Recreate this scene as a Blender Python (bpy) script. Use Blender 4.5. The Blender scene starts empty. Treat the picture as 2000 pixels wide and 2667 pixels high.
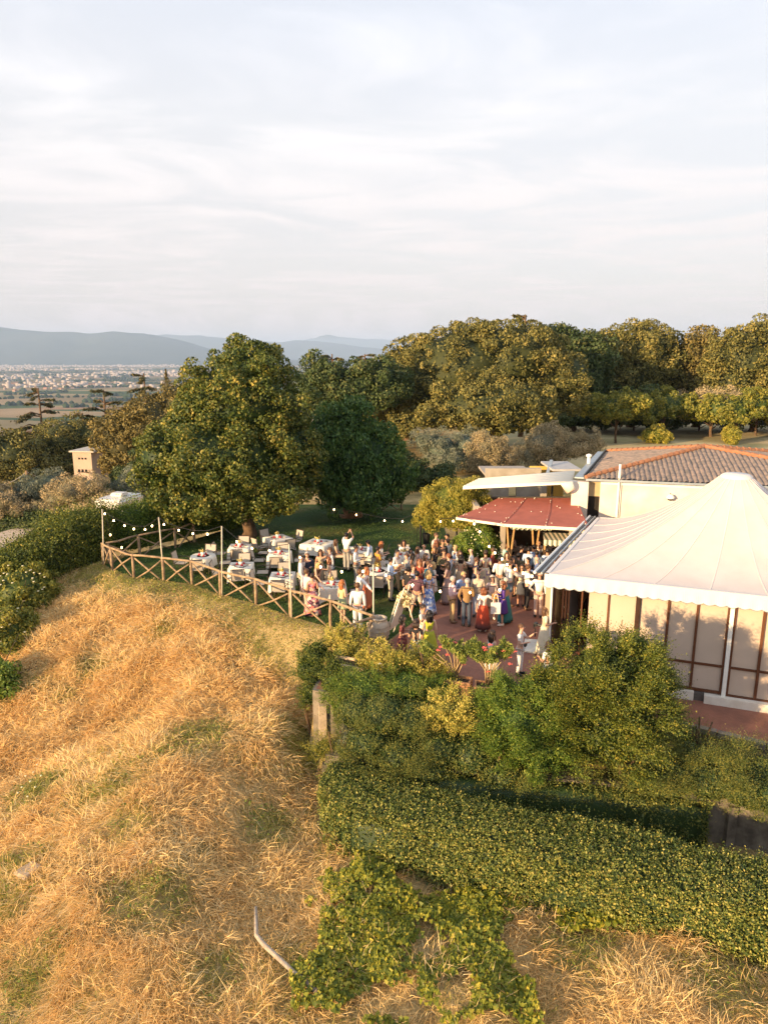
import bpy, bmesh, math, random
import numpy as np
from mathutils import Vector, Matrix, noise as mnoise
R = math.radians
rng = np.random.default_rng(7)
random.seed(7)
SC = bpy.context.scene
COL = SC.collection

# ------------------------------------------------------------------ camera
CAM_H, PITCH, FPX, PW, PH = 9.6, R(12.4), 1850.0, 2000.0, 2667.0
cam_d = bpy.data.cameras.new('camera')
cam = bpy.data.objects.new('camera', cam_d); COL.objects.link(cam)
cam.location = (0, 0, CAM_H); cam.rotation_euler = (R(90) - PITCH, 0, 0)
cam_d.sensor_fit = 'VERTICAL'; cam_d.sensor_height = 24.0; cam_d.lens = 24.0 * FPX / PH
cam_d.clip_start = 0.1; cam_d.clip_end = 120000
SC.camera = cam

# ------------------------------------------------------------------ light
SUN_EL, SUN_AZ = R(9.5), R(40.0)       # shadows travel towards the right and away: 40 degrees from +X
sun_dir = Vector((math.cos(SUN_AZ) * math.cos(SUN_EL), math.sin(SUN_AZ) * math.cos(SUN_EL), -math.sin(SUN_EL)))
sl = bpy.data.lights.new('sun', 'SUN'); so = bpy.data.objects.new('sun', sl); COL.objects.link(so)
sl.energy = 5.0; sl.angle = R(0.8); sl.color = (1.0, 0.70, 0.38)
so.rotation_euler = sun_dir.to_track_quat('-Z', 'Y').to_euler()
SC.view_settings.view_transform = 'Standard'; SC.view_settings.look = 'None'
SC.view_settings.gamma = 1; SC.view_settings.use_curve_mapping = False
SC.view_settings.exposure = 1.30

world = bpy.data.worlds.new('World'); SC.world = world; world.use_nodes = True
wn, wl = world.node_tree.nodes, world.node_tree.links
wn.clear()
def wnode(t, **k):
    n = wn.new(t)
    for a, b in k.items(): setattr(n, a, b)
    return n
wout = wnode('ShaderNodeOutputWorld'); wbg = wnode('ShaderNodeBackground')
sky = wnode('ShaderNodeTexSky', sky_type='NISHITA', sun_disc=False)
sky.sun_elevation = SUN_EL
# the sun stands in the direction opposite to the travel of its light
sky.sun_rotation = math.atan2(-sun_dir.x, -sun_dir.y) % (2 * math.pi)
sky.altitude = 200; sky.air_density = 1.0; sky.dust_density = 2.0; sky.ozone_density = 1.5
wbg.inputs['Strength'].default_value = 0.105
tc = wnode('ShaderNodeTexCoord'); sep = wnode('ShaderNodeSeparateXYZ')
wl.new(tc.outputs['Generated'], sep.inputs[0])
# thin high cloud: pale, pinkish towards the horizon
elev = wnode('ShaderNodeMapRange'); elev.inputs['From Min'].default_value = 0.0; elev.inputs['From Max'].default_value = 0.55
wl.new(sep.outputs['Z'], elev.inputs['Value'])
veil = wnode('ShaderNodeValToRGB'); e = veil.color_ramp.elements
VEIL = 4.7
e[0].position = 0.0; e[0].color = (0.80, 0.675, 0.645, 1)
e[1].position = 1.0; e[1].color = (0.765, 0.825, 0.955, 1)
m_ = e.new(0.22); m_.color = (0.85, 0.77, 0.745, 1)
m_ = e.new(0.5); m_.color = (0.885, 0.855, 0.855, 1)
wl.new(elev.outputs[0], veil.inputs['Fac'])
div = wnode('ShaderNodeMath', operation='MAXIMUM'); div.inputs[1].default_value = 0.06
wl.new(sep.outputs['Z'], div.inputs[0])
dv = wnode('ShaderNodeVectorMath', operation='DIVIDE'); cmb = wnode('ShaderNodeCombineXYZ')
for i in range(3): wl.new(div.outputs[0], cmb.inputs[i])
wl.new(tc.outputs['Generated'], dv.inputs[0]); wl.new(cmb.outputs[0], dv.inputs[1])
mp = wnode('ShaderNodeMapping'); mp.inputs['Rotation'].default_value = (0, 0, R(-38)); mp.inputs['Scale'].default_value = (0.62, 0.85, 1)
wl.new(dv.outputs[0], mp.inputs[0])
nz = wnode('ShaderNodeTexNoise'); nz.inputs['Scale'].default_value = 1.1; nz.inputs['Detail'].default_value = 9; nz.inputs['Roughness'].default_value = 0.58
nz.inputs['Distortion'].default_value = 0.9
wl.new(mp.outputs[0], nz.inputs['Vector'])
nr = wnode('ShaderNodeMapRange'); nr.inputs['From Min'].default_value = 0.40; nr.inputs['From Max'].default_value = 0.66
nr.interpolation_type = 'SMOOTHSTEP'
wl.new(nz.outputs['Fac'], nr.inputs['Value'])
vs = wnode('ShaderNodeVectorMath', operation='SCALE'); vs.inputs['Scale'].default_value = VEIL
wl.new(veil.outputs[0], vs.inputs[0])
thin = wnode('ShaderNodeMapRange'); thin.inputs['To Min'].default_value = 0.82; thin.inputs['To Max'].default_value = 0.97
wl.new(nr.outputs[0], thin.inputs['Value'])
gain = wnode('ShaderNodeMapRange'); gain.inputs['To Min'].default_value = 0.965; gain.inputs['To Max'].default_value = 1.04
wl.new(nr.outputs[0], gain.inputs['Value'])
vs2 = wnode('ShaderNodeVectorMath', operation='SCALE')
wl.new(vs.outputs[0], vs2.inputs[0]); wl.new(gain.outputs[0], vs2.inputs['Scale'])
wmix = wnode('ShaderNodeMix', data_type='RGBA')
wl.new(thin.outputs[0], wmix.inputs['Factor'])
wl.new(sky.outputs[0], wmix.inputs['A']); wl.new(vs2.outputs[0], wmix.inputs['B'])
wl.new(wmix.outputs['Result'], wbg.inputs['Color']); wl.new(wbg.outputs[0], wout.inputs['Surface'])

SC.cycles.max_bounces = 6; SC.cycles.diffuse_bounces = 3; SC.cycles.glossy_bounces = 2
SC.cycles.transmission_bounces = 3; SC.cycles.volume_bounces = 0; SC.cycles.transparent_max_bounces = 6
SC.cycles.use_denoising = True

# ------------------------------------------------------------------ pixel -> place helpers (source pixels of the 2000 x 2667 photograph)
def ray(px, py):
    a = (px - PW / 2) / FPX; b = (py - PH / 2) / FPX
    f = Vector((0, math.cos(PITCH), -math.sin(PITCH))); u = Vector((0, math.sin(PITCH), math.cos(PITCH)))
    return Vector((1, 0, 0)) * a + f - u * b
CAM = Vector((0, 0, CAM_H))
def P(px, py, z=0.0):
    d = ray(px, py); t = (z - CAM_H) / d.z
    return CAM + d * t
def PY(px, py, Y):
    d = ray(px, py); return CAM + d * (Y / d.y)
def PV(px, py, o, n):
    """hit of a pixel ray with the vertical plane through o with normal n"""
    d = ray(px, py); n = Vector((n[0], n[1], 0)); t = (Vector((o[0], o[1], 0)) - Vector((0, 0, 0))).dot(n) / Vector((d.x, d.y, 0)).dot(n)
    return CAM + d * t

# ------------------------------------------------------------------ materials
MATS = {}
def nodes_of(name):
    m = bpy.data.materials.new(name); m.use_nodes = True
    nt = m.node_tree; b = nt.nodes['Principled BSDF']
    return m, nt, b
def mat(name, col, rough=0.75, var=0.12, scale=6.0, bump=0.0, bscale=40.0, metal=0.0, spec=0.35, col2=None, coat=0, detail=5):
    if name in MATS: return MATS[name]
    m, nt, b = nodes_of(name)
    b.inputs['Roughness'].default_value = rough; b.inputs['Metallic'].default_value = metal
    b.inputs['Specular IOR Level'].default_value = spec
    t = nt.nodes.new('ShaderNodeTexCoord')
    n = nt.nodes.new('ShaderNodeTexNoise'); n.inputs['Scale'].default_value = scale; n.inputs['Detail'].default_value = detail; n.inputs['Roughness'].default_value = 0.6
    nt.links.new(t.outputs['Object'], n.inputs['Vector'])
    r = nt.nodes.new('ShaderNodeValToRGB')
    c2 = col2 or [c * (1 - var) for c in col[:3]]
    c1 = col if col2 else [min(1, c * (1 + var)) for c in col[:3]]
    r.color_ramp.elements[0].color = (*c2[:3], 1); r.color_ramp.elements[0].position = 0.32
    r.color_ramp.elements[1].color = (*c1[:3], 1); r.color_ramp.elements[1].position = 0.68
    nt.links.new(n.outputs['Fac'], r.inputs['Fac']); nt.links.new(r.outputs['Color'], b.inputs['Base Color'])
    if bump:
        n2 = nt.nodes.new('ShaderNodeTexNoise'); n2.inputs['Scale'].default_value = bscale; n2.inputs['Detail'].default_value = 6
        nt.links.new(t.outputs['Object'], n2.inputs['Vector'])
        bm_ = nt.nodes.new('ShaderNodeBump'); bm_.inputs['Strength'].default_value = bump; bm_.inputs['Distance'].default_value = 0.02
        nt.links.new(n2.outputs['Fac'], bm_.inputs['Height']); nt.links.new(bm_.outputs[0], b.inputs['Normal'])
    MATS[name] = m
    return m
LEAFK = 1.85
def leafmat(name, stops, rough=0.55, trans=0.25, spec=0.35, big=0.0):
    """foliage: every leaf has its own tone (mesh attribute), translucent a little"""
    if name in MATS: return MATS[name]
    m, nt, b = nodes_of(name)
    a = nt.nodes.new('ShaderNodeAttribute'); a.attribute_name = 'tone'
    r = nt.nodes.new('ShaderNodeValToRGB'); el = r.color_ramp.elements
    while len(el) < len(stops): el.new(0.5)
    for i, (p, c) in enumerate(stops): el[i].position = p; k_ = 1.0 if name == 'straw' else LEAFK; el[i].color = (min(.9, c[0] * k_ * 1.17), min(.9, c[1] * k_), c[2] * k_ * .95, 1)
    nt.links.new(a.outputs['Fac'], r.inputs['Fac'])
    nt.links.new(r.outputs['Color'], b.inputs['Base Color'])
    b.inputs['Roughness'].default_value = rough; b.inputs['Specular IOR Level'].default_value = spec
    tr = nt.nodes.new('ShaderNodeBsdfTranslucent'); mx = nt.nodes.new('ShaderNodeMixShader'); mx.inputs[0].default_value = trans
    nt.links.new(r.outputs['Color'], tr.inputs['Color'])
    nt.links.new(b.outputs[0], mx.inputs[1]); nt.links.new(tr.outputs[0], mx.inputs[2])
    nt.links.new(mx.outputs[0], nt.nodes['Material Output'].inputs['Surface'])
    MATS[name] = m
    return m
def emis(name, col, s):
    if name in MATS: return MATS[name]
    m, nt, b = nodes_of(name)
    b.inputs['Base Color'].default_value = (*col, 1); b.inputs['Emission Color'].default_value = (*col, 1); b.inputs['Emission Strength'].default_value = s
    MATS[name] = m; return m

# ------------------------------------------------------------------ object helpers
def tag(o, label=None, cat=None, group=None, kind=None):
    if label: o['label'] = label
    if cat: o['category'] = cat
    if group: o['group'] = group
    if kind: o['kind'] = kind
    return o
def empty(name, loc, rz=0.0, label=None, cat=None, group=None):
    o = bpy.data.objects.new(name, None); o.location = loc; o.rotation_euler = (0, 0, rz); o.empty_display_size = 0.2
    COL.objects.link(o); return tag(o, label, cat, group)
def link(name, me, m=None, parent=None):
    o = bpy.data.objects.new(name, me); COL.objects.link(o)
    if m is not None and not me.materials: me.materials.append(m)
    if parent is not None: o.parent = parent
    return o
def np_mesh(name, V, F, m=None, tone=None, smooth=False):
    """V (n,3), F (m,k) equal-sized faces"""
    me = bpy.data.meshes.new(name); V = np.asarray(V, np.float32); F = np.asarray(F, np.int32); k = F.shape[1]
    me.vertices.add(len(V)); me.vertices.foreach_set('co', V.ravel())
    me.loops.add(F.size); me.loops.foreach_set('vertex_index', F.ravel())
    me.polygons.add(len(F)); me.polygons.foreach_set('loop_start', np.arange(0, F.size, k, dtype=np.int32))
    me.polygons.foreach_set('loop_total', np.full(len(F), k, np.int32))
    if smooth: me.polygons.foreach_set('use_smooth', np.ones(len(F), bool))
    me.update(calc_edges=True)
    if tone is not None:
        at = me.attributes.new('tone', 'FLOAT', 'POINT'); at.data.foreach_set('value', np.asarray(tone, np.float32))
    if m is not None: me.materials.append(m)
    return me
class MB:
    """collects boxes, bars and tubes into one mesh"""
    def __init__(s): s.v = []; s.f = []
    def add(s, vs, fs):
        o = len(s.v); s.v += [tuple(v) for v in vs]; s.f += [tuple(i + o for i in f) for f in fs]; return s
    def box(s, c, d, rz=0.0, M=None):
        x, y, z = d[0] / 2, d[1] / 2, d[2] / 2
        vs = [Vector((a * x, b * y, e * z)) for a in (-1, 1) for b in (-1, 1) for e in (-1, 1)]
        rot = M or Matrix.Rotation(rz, 3, 'Z')
        vs = [rot @ v + Vector(c) for v in vs]
        return s.add(vs, [(0, 1, 3, 2), (4, 6, 7, 5), (0, 4, 5, 1), (2, 3, 7, 6), (0, 2, 6, 4), (1, 5, 7, 3)])
    def bar(s, a, b, w, h, up=(0, 0, 1)):
        a, b = Vector(a), Vector(b); d = (b - a).normalized(); upv = Vector(up)
        sx = d.cross(upv)
        if sx.length < 1e-4: sx = Vector((1, 0, 0))
        sx.normalize(); u = sx.cross(d)
        vs = [p + sx * (i * w / 2) + u * (j * h / 2) for p in (a, b) for i, j in ((-1, -1), (1, -1), (1, 1), (-1, 1))]
        return s.add(vs, [(3, 2, 1, 0), (4, 5, 6, 7), (0, 1, 5, 4), (1, 2, 6, 5), (2, 3, 7, 6), (3, 0, 4, 7)])
    def tube(s, pts, rad, n=8, cap=True):
        pts = [Vector(p) for p in pts]; rad = rad if isinstance(rad, (list, tuple)) else [rad] * len(pts)
        vs = []; prev = None
        for i, p in enumerate(pts):
            d = (pts[min(i + 1, len(pts) - 1)] - pts[max(i - 1, 0)]).normalized()
            if prev is None:
                q = Vector((0, 0, 1)) if abs(d.z) < 0.9 else Vector((1, 0, 0)); sx = d.cross(q).normalized()
            else: sx = (prev - d * prev.dot(d)).normalized()
            prev = sx; sy = d.cross(sx)
            vs += [p + (sx * math.cos(2 * math.pi * k / n) + sy * math.sin(2 * math.pi * k / n)) * rad[i] for k in range(n)]
        fs = [(i * n + k, i * n + (k + 1) % n, (i + 1) * n + (k + 1) % n, (i + 1) * n + k) for i in range(len(pts) - 1) for k in range(n)]
        if cap: fs += [tuple(range(n))[::-1], tuple((len(pts) - 1) * n + k for k in range(n))]
        return s.add(vs, fs)
    def lathe(s, prof, n=16, c=(0, 0, 0), wob=None, sy=1.0):
        vs = []
        for j, (r, z) in enumerate(prof):
            for k in range(n):
                a = 2 * math.pi * k / n; rr = r * (1 + (wob(a, j / max(1, len(prof) - 1)) if wob else 0))
                vs.append((c[0] + rr * math.cos(a), c[1] + rr * math.sin(a) * sy, c[2] + z))
        fs = [(i * n + k, i * n + (k + 1) % n, (i + 1) * n + (k + 1) % n, (i + 1) * n + k) for i in range(len(prof) - 1) for k in range(n)]
        return s.add(vs, fs)
    def ell(s, c, r, nu=10, nv=7, M=None):
        vs = []; 
        for j in range(nv + 1):
            t = math.pi * j / nv
            for k in range(nu):
                a = 2 * math.pi * k / nu
                v = Vector((r[0] * math.sin(t) * math.cos(a), r[1] * math.sin(t) * math.sin(a), r[2] * math.cos(t)))
                if M: v = M @ v
                vs.append(v + Vector(c))
        fs = [(j * nu + k, (j + 1) * nu + k, (j + 1) * nu + (k + 1) % nu, j * nu + (k + 1) % nu) for j in range(nv) for k in range(nu)]
        return s.add(vs, fs)
    def mesh(s, name, m=None, smooth=False):
        me = bpy.data.meshes.new(name); me.from_pydata(s.v, [], s.f)
        if smooth: me.polygons.foreach_set('use_smooth', [True] * len(me.polygons))
        if m is not None: me.materials.append(m)
        me.update(); return me
    def build(s, name, m=None, parent=None, smooth=False):
        return link(name, s.mesh(name, m, smooth), None, parent)
def copy_tree(o, parent=None):
    c = o.copy(); COL.objects.link(c); c.parent = parent
    for ch in [x for x in bpy.data.objects if x.parent == o]: copy_tree(ch, c)
    return c

# value noise for arrays
def vnoise(x, y, s=1.0, seed=0):
    x = np.asarray(x, float) / s + seed * 17.3; y = np.asarray(y, float) / s + seed * 9.7
    xi, yi = np.floor(x), np.floor(y); xf, yf = x - xi, y - yi
    def h(a, b):
        t = np.sin(a * 127.1 + b * 311.7 + seed * 74.7) * 43758.5453; return t - np.floor(t)
    u, v = xf * xf * (3 - 2 * xf), yf * yf * (3 - 2 * yf)
    return (h(xi, yi) * (1 - u) + h(xi + 1, yi) * u) * (1 - v) + (h(xi, yi + 1) * (1 - u) + h(xi + 1, yi + 1) * u) * v
def fbm(x, y, s, seed=0, o=4):
    t = 0; a = 0.5
    for i in range(o): t = t + a * vnoise(x, y, s / 2 ** i, seed + i); a *= 0.5
    return t / (1 - 0.5 ** o)
def sstep(a, b, x):
    t = np.clip((x - a) / (b - a), 0, 1); return t * t * (3 - 2 * t)
# ================================================================== TERRAIN
FENCE = [(-13.16, 32.13), (-12.5, 31.39), (-11.07, 30.14), (-9.63, 29.73), (-8.25, 29.22), (-6.68, 27.76), (-5.06, 26.74), (-3.5, 25.32), (-1.91, 24.2), (-0.45, 22.75)]
TERR_EDGE = [(-0.45, 22.4), (-1.9, 20.9), (-2.1, 19.3), (2.2, 18.3), (4.4, 18.0), (6.6, 17.9), (6.9, 19.4), (8.34, 18.78), (10.41, 17.6), (22, 12.2)]
WALL2 = [(-1.6, 17.9), (0.5, 17.3), (5.0, 16.65), (8.75, 16.0), (10.3, 15.3), (22, 9.9)]
LOWT = [(5.2, 19.0), (8.34, 18.4), (10.41, 17.3), (22, 12.2), (24, 16), (16, 20.0), (8, 22.0), (5.6, 21.6)]
BED = [(-2.1, 19.3), (-1.6, 17.9)] + WALL2[1:] + TERR_EDGE[::-1][:-2]
PLAT = np.array(FENCE + TERR_EDGE + [(120, 20), (120, 135), (10, 135), (-6, 95), (-9, 60), (-8.5, 46), (-9.0, 39), (-10.65, 35.9), (-12.3, 34.2)])
def seg_dist(x, y, pts, closed=True):
    best = np.full(x.shape, 1e9); n = len(pts)
    for i in range(n if closed else n - 1):
        ax, ay = pts[i]; bx, by = pts[(i + 1) % n]
        dx, dy = bx - ax, by - ay; L = dx * dx + dy * dy
        t = np.clip(((x - ax) * dx + (y - ay) * dy) / L, 0, 1)
        best = np.minimum(best, np.hypot(x - ax - t * dx, y - ay - t * dy))
    return best
def inside(x, y, pts):
    r = np.zeros(x.shape, bool); n = len(pts)
    for i in range(n):
        ax, ay = pts[i]; bx, by = pts[(i + 1) % n]
        c = ((ay > y) != (by > y)) & (x < (bx - ax) * (y - ay) / (by - ay + 1e-12) + ax); r ^= c
    return r
def height(x, y, rough=True):
    x = np.asarray(x, float); y = np.asarray(y, float)
    w = sstep(-4.6, -1.75, x) * sstep(24.5, 21, y)
    y = y - 0.4 * w                      # the ground stays just clear of the walls
    ins = inside(x, y, PLAT); d = seg_dist(x, y, PLAT); d = np.where(ins, 0, d)
    slope = -(0.36 * np.maximum(d - 0.5, 0) + 0.05 * np.minimum(d, 0.5))
    slope = np.where(d > 17, -6.0 - 0.22 * (d - 17), slope)
    slope = slope - 0.9 * sstep(-7, -2.8, x) * sstep(0.3, 2.6, d) * sstep(9, 4, d)
    wall = np.where(inside(x, y, BED), -1.35, -(2.4 + 0.06 * d))
    mg = sstep(4.0, 8.5, d); wall = wall * (1 - mg) + slope * mg
    z = slope * (1 - w) + wall * w
    z = np.where(ins, 0.0, z)
    z = np.where(inside(x, y, LOWT), -1.4, z)
    # behind the left hedge the ground lies about 4 m lower, then falls to the plain
    back = sstep(33, 38, y) * (~ins)
    z = np.where(back > 0, z * (1 - back) + (-np.minimum(4.0, d * 0.9) - 0.03 * d) * back, z)
    far = np.maximum(0, d - 30)
    z = np.where(~ins, z - 0.17 * far * sstep(30, 80, y), z)
    z = np.maximum(z, -153)
    if rough:
        amp = sstep(0.4, 3, d)
        w2 = 1 - w * sstep(5, 2, d)
        z = z + amp * w2 * ((fbm(x, y, 3.2, 3, 3) - 0.5) * 0.75 + (fbm(x, y, 0.8, 8, 2) - 0.5) * 0.16) * np.where(y > 60, 3, 1)
    return z
def H1(x, y): return float(height(np.array([x]), np.array([y]))[0])
def G(px, py):
    d = ray(px, py); t = 5.0
    for _ in range(4000):
        p = CAM + d * t
        if p.z < H1(p.x, p.y): break
        t += 0.04
    return CAM + d * t

def grid_mesh(name, xs, ys, fz, m):
    X, Y = np.meshgrid(xs, ys); Z = fz(X, Y); V = np.stack([X.ravel(), Y.ravel(), Z.ravel()], 1)
    nx, ny = len(xs), len(ys); i = np.arange(nx * ny).reshape(ny, nx)
    F = np.stack([i[:-1, :-1].ravel(), i[:-1, 1:].ravel(), i[1:, 1:].ravel(), i[1:, :-1].ravel()], 1)
    return np_mesh(name, V, F, m, smooth=True)

# ground material: straw earth on the slope, woodland floor beyond
def ground_mat():
    m, nt, b = nodes_of('hillside_earth'); b.inputs['Roughness'].default_value = 0.95; b.inputs['Specular IOR Level'].default_value = 0.1
    t = nt.nodes.new('ShaderNodeTexCoord')
    def noise(s, d=6):
        n = nt.nodes.new('ShaderNodeTexNoise'); n.inputs['Scale'].default_value = s; n.inputs['Detail'].default_value = d; n.inputs['Roughness'].default_value = .65
        nt.links.new(t.outputs['Object'], n.inputs['Vector']); return n
    def ramp(n, st):
        r = nt.nodes.new('ShaderNodeValToRGB')
        while len(r.color_ramp.elements) < len(st): r.color_ramp.elements.new(.5)
        for i, (p, c) in enumerate(st): r.color_ramp.elements[i].position = p; r.color_ramp.elements[i].color = (*c, 1)
        nt.links.new(n, r.inputs[0]); return r
    r1 = ramp(noise(0.5).outputs['Fac'], [(.34, (.22, .18, .07)), (.5, (.46, .34, .15)), (.62, (.58, .44, .21))])
    r2 = ramp(noise(9).outputs['Fac'], [(.3, (.55, .50, .45)), (.7, (1, 1, 1))])
    mx = nt.nodes.new('ShaderNodeMix'); mx.data_type = 'RGBA'; mx.blend_type = 'MULTIPLY'; mx.inputs[0].default_value = 1
    nt.links.new(r1.outputs[0], mx.inputs['A']); nt.links.new(r2.outputs[0], mx.inputs['B'])
    nt.links.new(mx.outputs['Result'], b.inputs['Base Color'])
    bp = nt.nodes.new('ShaderNodeBump'); bp.inputs['Strength'].default_value = .7; bp.inputs['Distance'].default_value = .08
    nt.links.new(noise(14).outputs['Fac'], bp.inputs['Height']); nt.links.new(bp.outputs[0], b.inputs['Normal'])
    return m
xs = np.unique(np.concatenate([np.linspace(-1500, -60, 40), np.linspace(-60, -26, 24), np.arange(-26, 22, 0.30), np.linspace(22, 60, 20), np.linspace(60, 1200, 30)]))
ys = np.unique(np.concatenate([np.linspace(-60, 4, 12), np.arange(6, 36, 0.26), np.linspace(36, 70, 28), np.linspace(70, 300, 34), np.linspace(300, 1500, 16)]))
g = link('hillside', grid_mesh('hillside', xs, ys, lambda X, Y: height(X, Y) - 0.012, ground_mat())); tag(g, kind='structure')

def poly_sheet(name, pts, z, m, sub=None):
    me = bpy.data.meshes.new(name); me.from_pydata([(x, y, z) for x, y in pts], [], [tuple(range(len(pts)))])
    me.materials.append(m); o = link(name, me); return tag(o, kind='structure')
# lawn
def lawn_mat():
    m, nt, b = nodes_of('mown_grass'); b.inputs['Roughness'].default_value = .9; b.inputs['Specular IOR Level'].default_value = .15
    t = nt.nodes.new('ShaderNodeTexCoord')
    def N(s, d=5, sc=(1, 1, 1), rz=0):
        mp = nt.nodes.new('ShaderNodeMapping'); mp.inputs['Scale'].default_value = sc; mp.inputs['Rotation'].default_value = (0, 0, rz); nt.links.new(t.outputs['Object'], mp.inputs[0])
        n = nt.nodes.new('ShaderNodeTexNoise'); n.inputs['Scale'].default_value = s; n.inputs['Detail'].default_value = d; nt.links.new(mp.outputs[0], n.inputs[0]); return n.outputs['Fac']
    def Rm(f, st):
        r = nt.nodes.new('ShaderNodeValToRGB')
        while len(r.color_ramp.elements) < len(st): r.color_ramp.elements.new(.5)
        for i, (p, c) in enumerate(st): r.color_ramp.elements[i].position = p; r.color_ramp.elements[i].color = (*c, 1)
        nt.links.new(f, r.inputs[0]); return r.outputs[0]
    a = Rm(N(.35), [(.38, (.032, .068, .018)), (.52, (.05, .085, .022)), (.66, (.12, .115, .035))])
    c = Rm(N(22, 7), [(.3, (.5, .55, .45)), (.7, (1.25, 1.2, 1.1))])
    mx = nt.nodes.new('ShaderNodeMix'); mx.data_type = 'RGBA'; mx.blend_type = 'MULTIPLY'; mx.inputs[0].default_value = 1
    nt.links.new(a, mx.inputs['A']); nt.links.new(c, mx.inputs['B']); nt.links.new(mx.outputs['Result'], b.inputs['Base Color'])
    bp = nt.nodes.new('ShaderNodeBump'); bp.inputs['Strength'].default_value = .8; bp.inputs['Distance'].default_value = .05
    nt.links.new(N(40, 6), bp.inputs['Height']); nt.links.new(bp.outputs[0], b.inputs['Normal'])
    return m
poly_sheet('lawn', FENCE + [(-0.13, 22.5), (1.2, 25), (2.35, 27.5), (3.3, 29.2), (3.5, 46), (-8.5, 46), (-9, 39), (-10.65, 35.9), (-12.3, 34.2)], 0.0, lawn_mat())
# terrace paving: worn red-brown pavers
def paving_mat():
    m, nt, b = nodes_of('terrace_pavers'); b.inputs['Roughness'].default_value = .8
    t = nt.nodes.new('ShaderNodeTexCoord'); mp = nt.nodes.new('ShaderNodeMapping'); mp.inputs['Rotation'].default_value = (0, 0, R(38)); nt.links.new(t.outputs['Object'], mp.inputs[0])
    br = nt.nodes.new('ShaderNodeTexBrick'); br.inputs['Scale'].default_value = 4.2
    br.inputs['Color1'].default_value = (.255, .105, .066, 1); br.inputs['Color2'].default_value = (.29, .125, .080, 1); br.inputs['Mortar'].default_value = (.21, .09, .06, 1)
    br.inputs['Mortar Size'].default_value = .012; br.inputs['Brick Width'].default_value = .5; br.inputs['Row Height'].default_value = .25
    nt.links.new(mp.outputs[0], br.inputs['Vector'])
    n = nt.nodes.new('ShaderNodeTexNoise'); n.inputs['Scale'].default_value = 1.2; n.inputs['Detail'].default_value = 8; nt.links.new(t.outputs['Object'], n.inputs[0])
    r = nt.nodes.new('ShaderNodeValToRGB'); r.color_ramp.elements[0].color = (.72, .72, .74, 1); r.color_ramp.elements[0].position = .3; r.color_ramp.elements[1].color = (1.15, 1.12, 1.08, 1); r.color_ramp.elements[1].position = .7
    nt.links.new(n.outputs['Fac'], r.inputs[0])
    mx = nt.nodes.new('ShaderNodeMix'); mx.data_type = 'RGBA'; mx.blend_type = 'MULTIPLY'; mx.inputs[0].default_value = 1
    nt.links.new(br.outputs['Color'], mx.inputs['A']); nt.links.new(r.outputs[0], mx.inputs['B']); nt.links.new(mx.outputs['Result'], b.inputs['Base Color'])
    bp = nt.nodes.new('ShaderNodeBump'); bp.inputs['Strength'].default_value = .35; bp.inputs['Distance'].default_value = .01
    nt.links.new(br.outputs['Fac'], bp.inputs['Height']); bp.invert = True; nt.links.new(bp.outputs[0], b.inputs['Normal'])
    return m
PAV = paving_mat()
poly_sheet('terrace', [(-0.13, 22.2), (-1.8, 20.8), (-2.0, 19.35), (2.2, 18.32), (4.4, 18.02), (7.0, 17.95), (9.5, 21.0), (9.5, 31.5), (4.6, 34.5), (3.3, 29.2), (2.35, 27.5), (1.2, 25)], 0.004, PAV)
# tent plan
TFL, TFR, TBL, TBR = Vector((5.12, 21.72, 0)), Vector((15.6, 17.75, 0)), Vector((9.2, 29.9, 0)), Vector((19.6, 25.9, 0))
TD = (TFR - TFL).normalized(); TN = Vector((TD.y, -TD.x, 0))        # along the front wall / outward towards the camera
WA = TFL - TN * 0.22 + TD * 0.08                                     # wall line start
LOWZ = -0.75
# lower terrace in front of the tent's right half, and the raised slab of the main one
LOWZ = -0.75
CONC = mat('weathered_concrete', (.25, .21, .16), .9, .3, 2.2, .6, 12, col2=(.08, .065, .05))
def slab(name, pts, zt, zb, m, side=None):
    n = len(pts); me = bpy.data.meshes.new(name)
    V = [(x, y, zt) for x, y in pts] + [(x, y, zb) for x, y in pts]
    me.from_pydata(V, [], [tuple(range(n))] + [(i, i + n, (i + 1) % n + n, (i + 1) % n) for i in range(n)])
    me.materials.append(m); me.materials.append(side or m)
    for p in me.polygons: p.material_index = 0 if p.index == 0 else 1
    bm = bmesh.new(); bm.from_mesh(me); bmesh.ops.recalc_face_normals(bm, faces=bm.faces); bm.to_mesh(me); bm.free()
    o = link(name, me); return tag(o, kind='structure')
slab('lower_terrace', [(6.6, 19.6), (8.34, 18.78), (10.41, 17.6), (22, 12.2), (24, 16), (16, 20.5), (8, 22.5), (6.6, 21.5)], LOWZ, -2.6, PAV, CONC)
slab('terrace_base', [(-0.43, 22.4), (-1.9, 20.88), (-2.1, 19.28), (2.2, 18.28), (4.4, 17.98), (6.62, 17.88), (6.92, 19.35), (7.6, 22.2), (2.5, 24.5)], -0.002, -2.7, CONC)

# kerb along the edge of the lower terrace (dark crumbling stone)
STONE = mat('old_kerb_stone', (.24, .20, .16), .95, .3, 5, .8, 20, col2=(.10, .08, .065))
kerb = empty('kerb', (8.34, 18.78, LOWZ)); tag(kerb, kind='structure')
kp = [Vector((8.3, 18.74, 0)), Vector((10.4, 17.5, 0)), Vector((22, 12.1, 0))]
for i in range(2):
    L = (kp[i + 1] - kp[i]).length; k = int(L / 0.5)
    for j in range(k):
        a = kp[i].lerp(kp[i + 1], j / k); b = kp[i].lerp(kp[i + 1], (j + .95) / k)
        mb = MB(); w = random.uniform(.2, .26)
        mb.bar((0, 0, 0), (b.x - a.x, b.y - a.y, random.uniform(-.015, .015)), w, .16)
        o = mb.build('kerb_stone', STONE, kerb); o.location = (a.x - 8.34, a.y - 18.78, random.uniform(-.005, .02))

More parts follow.
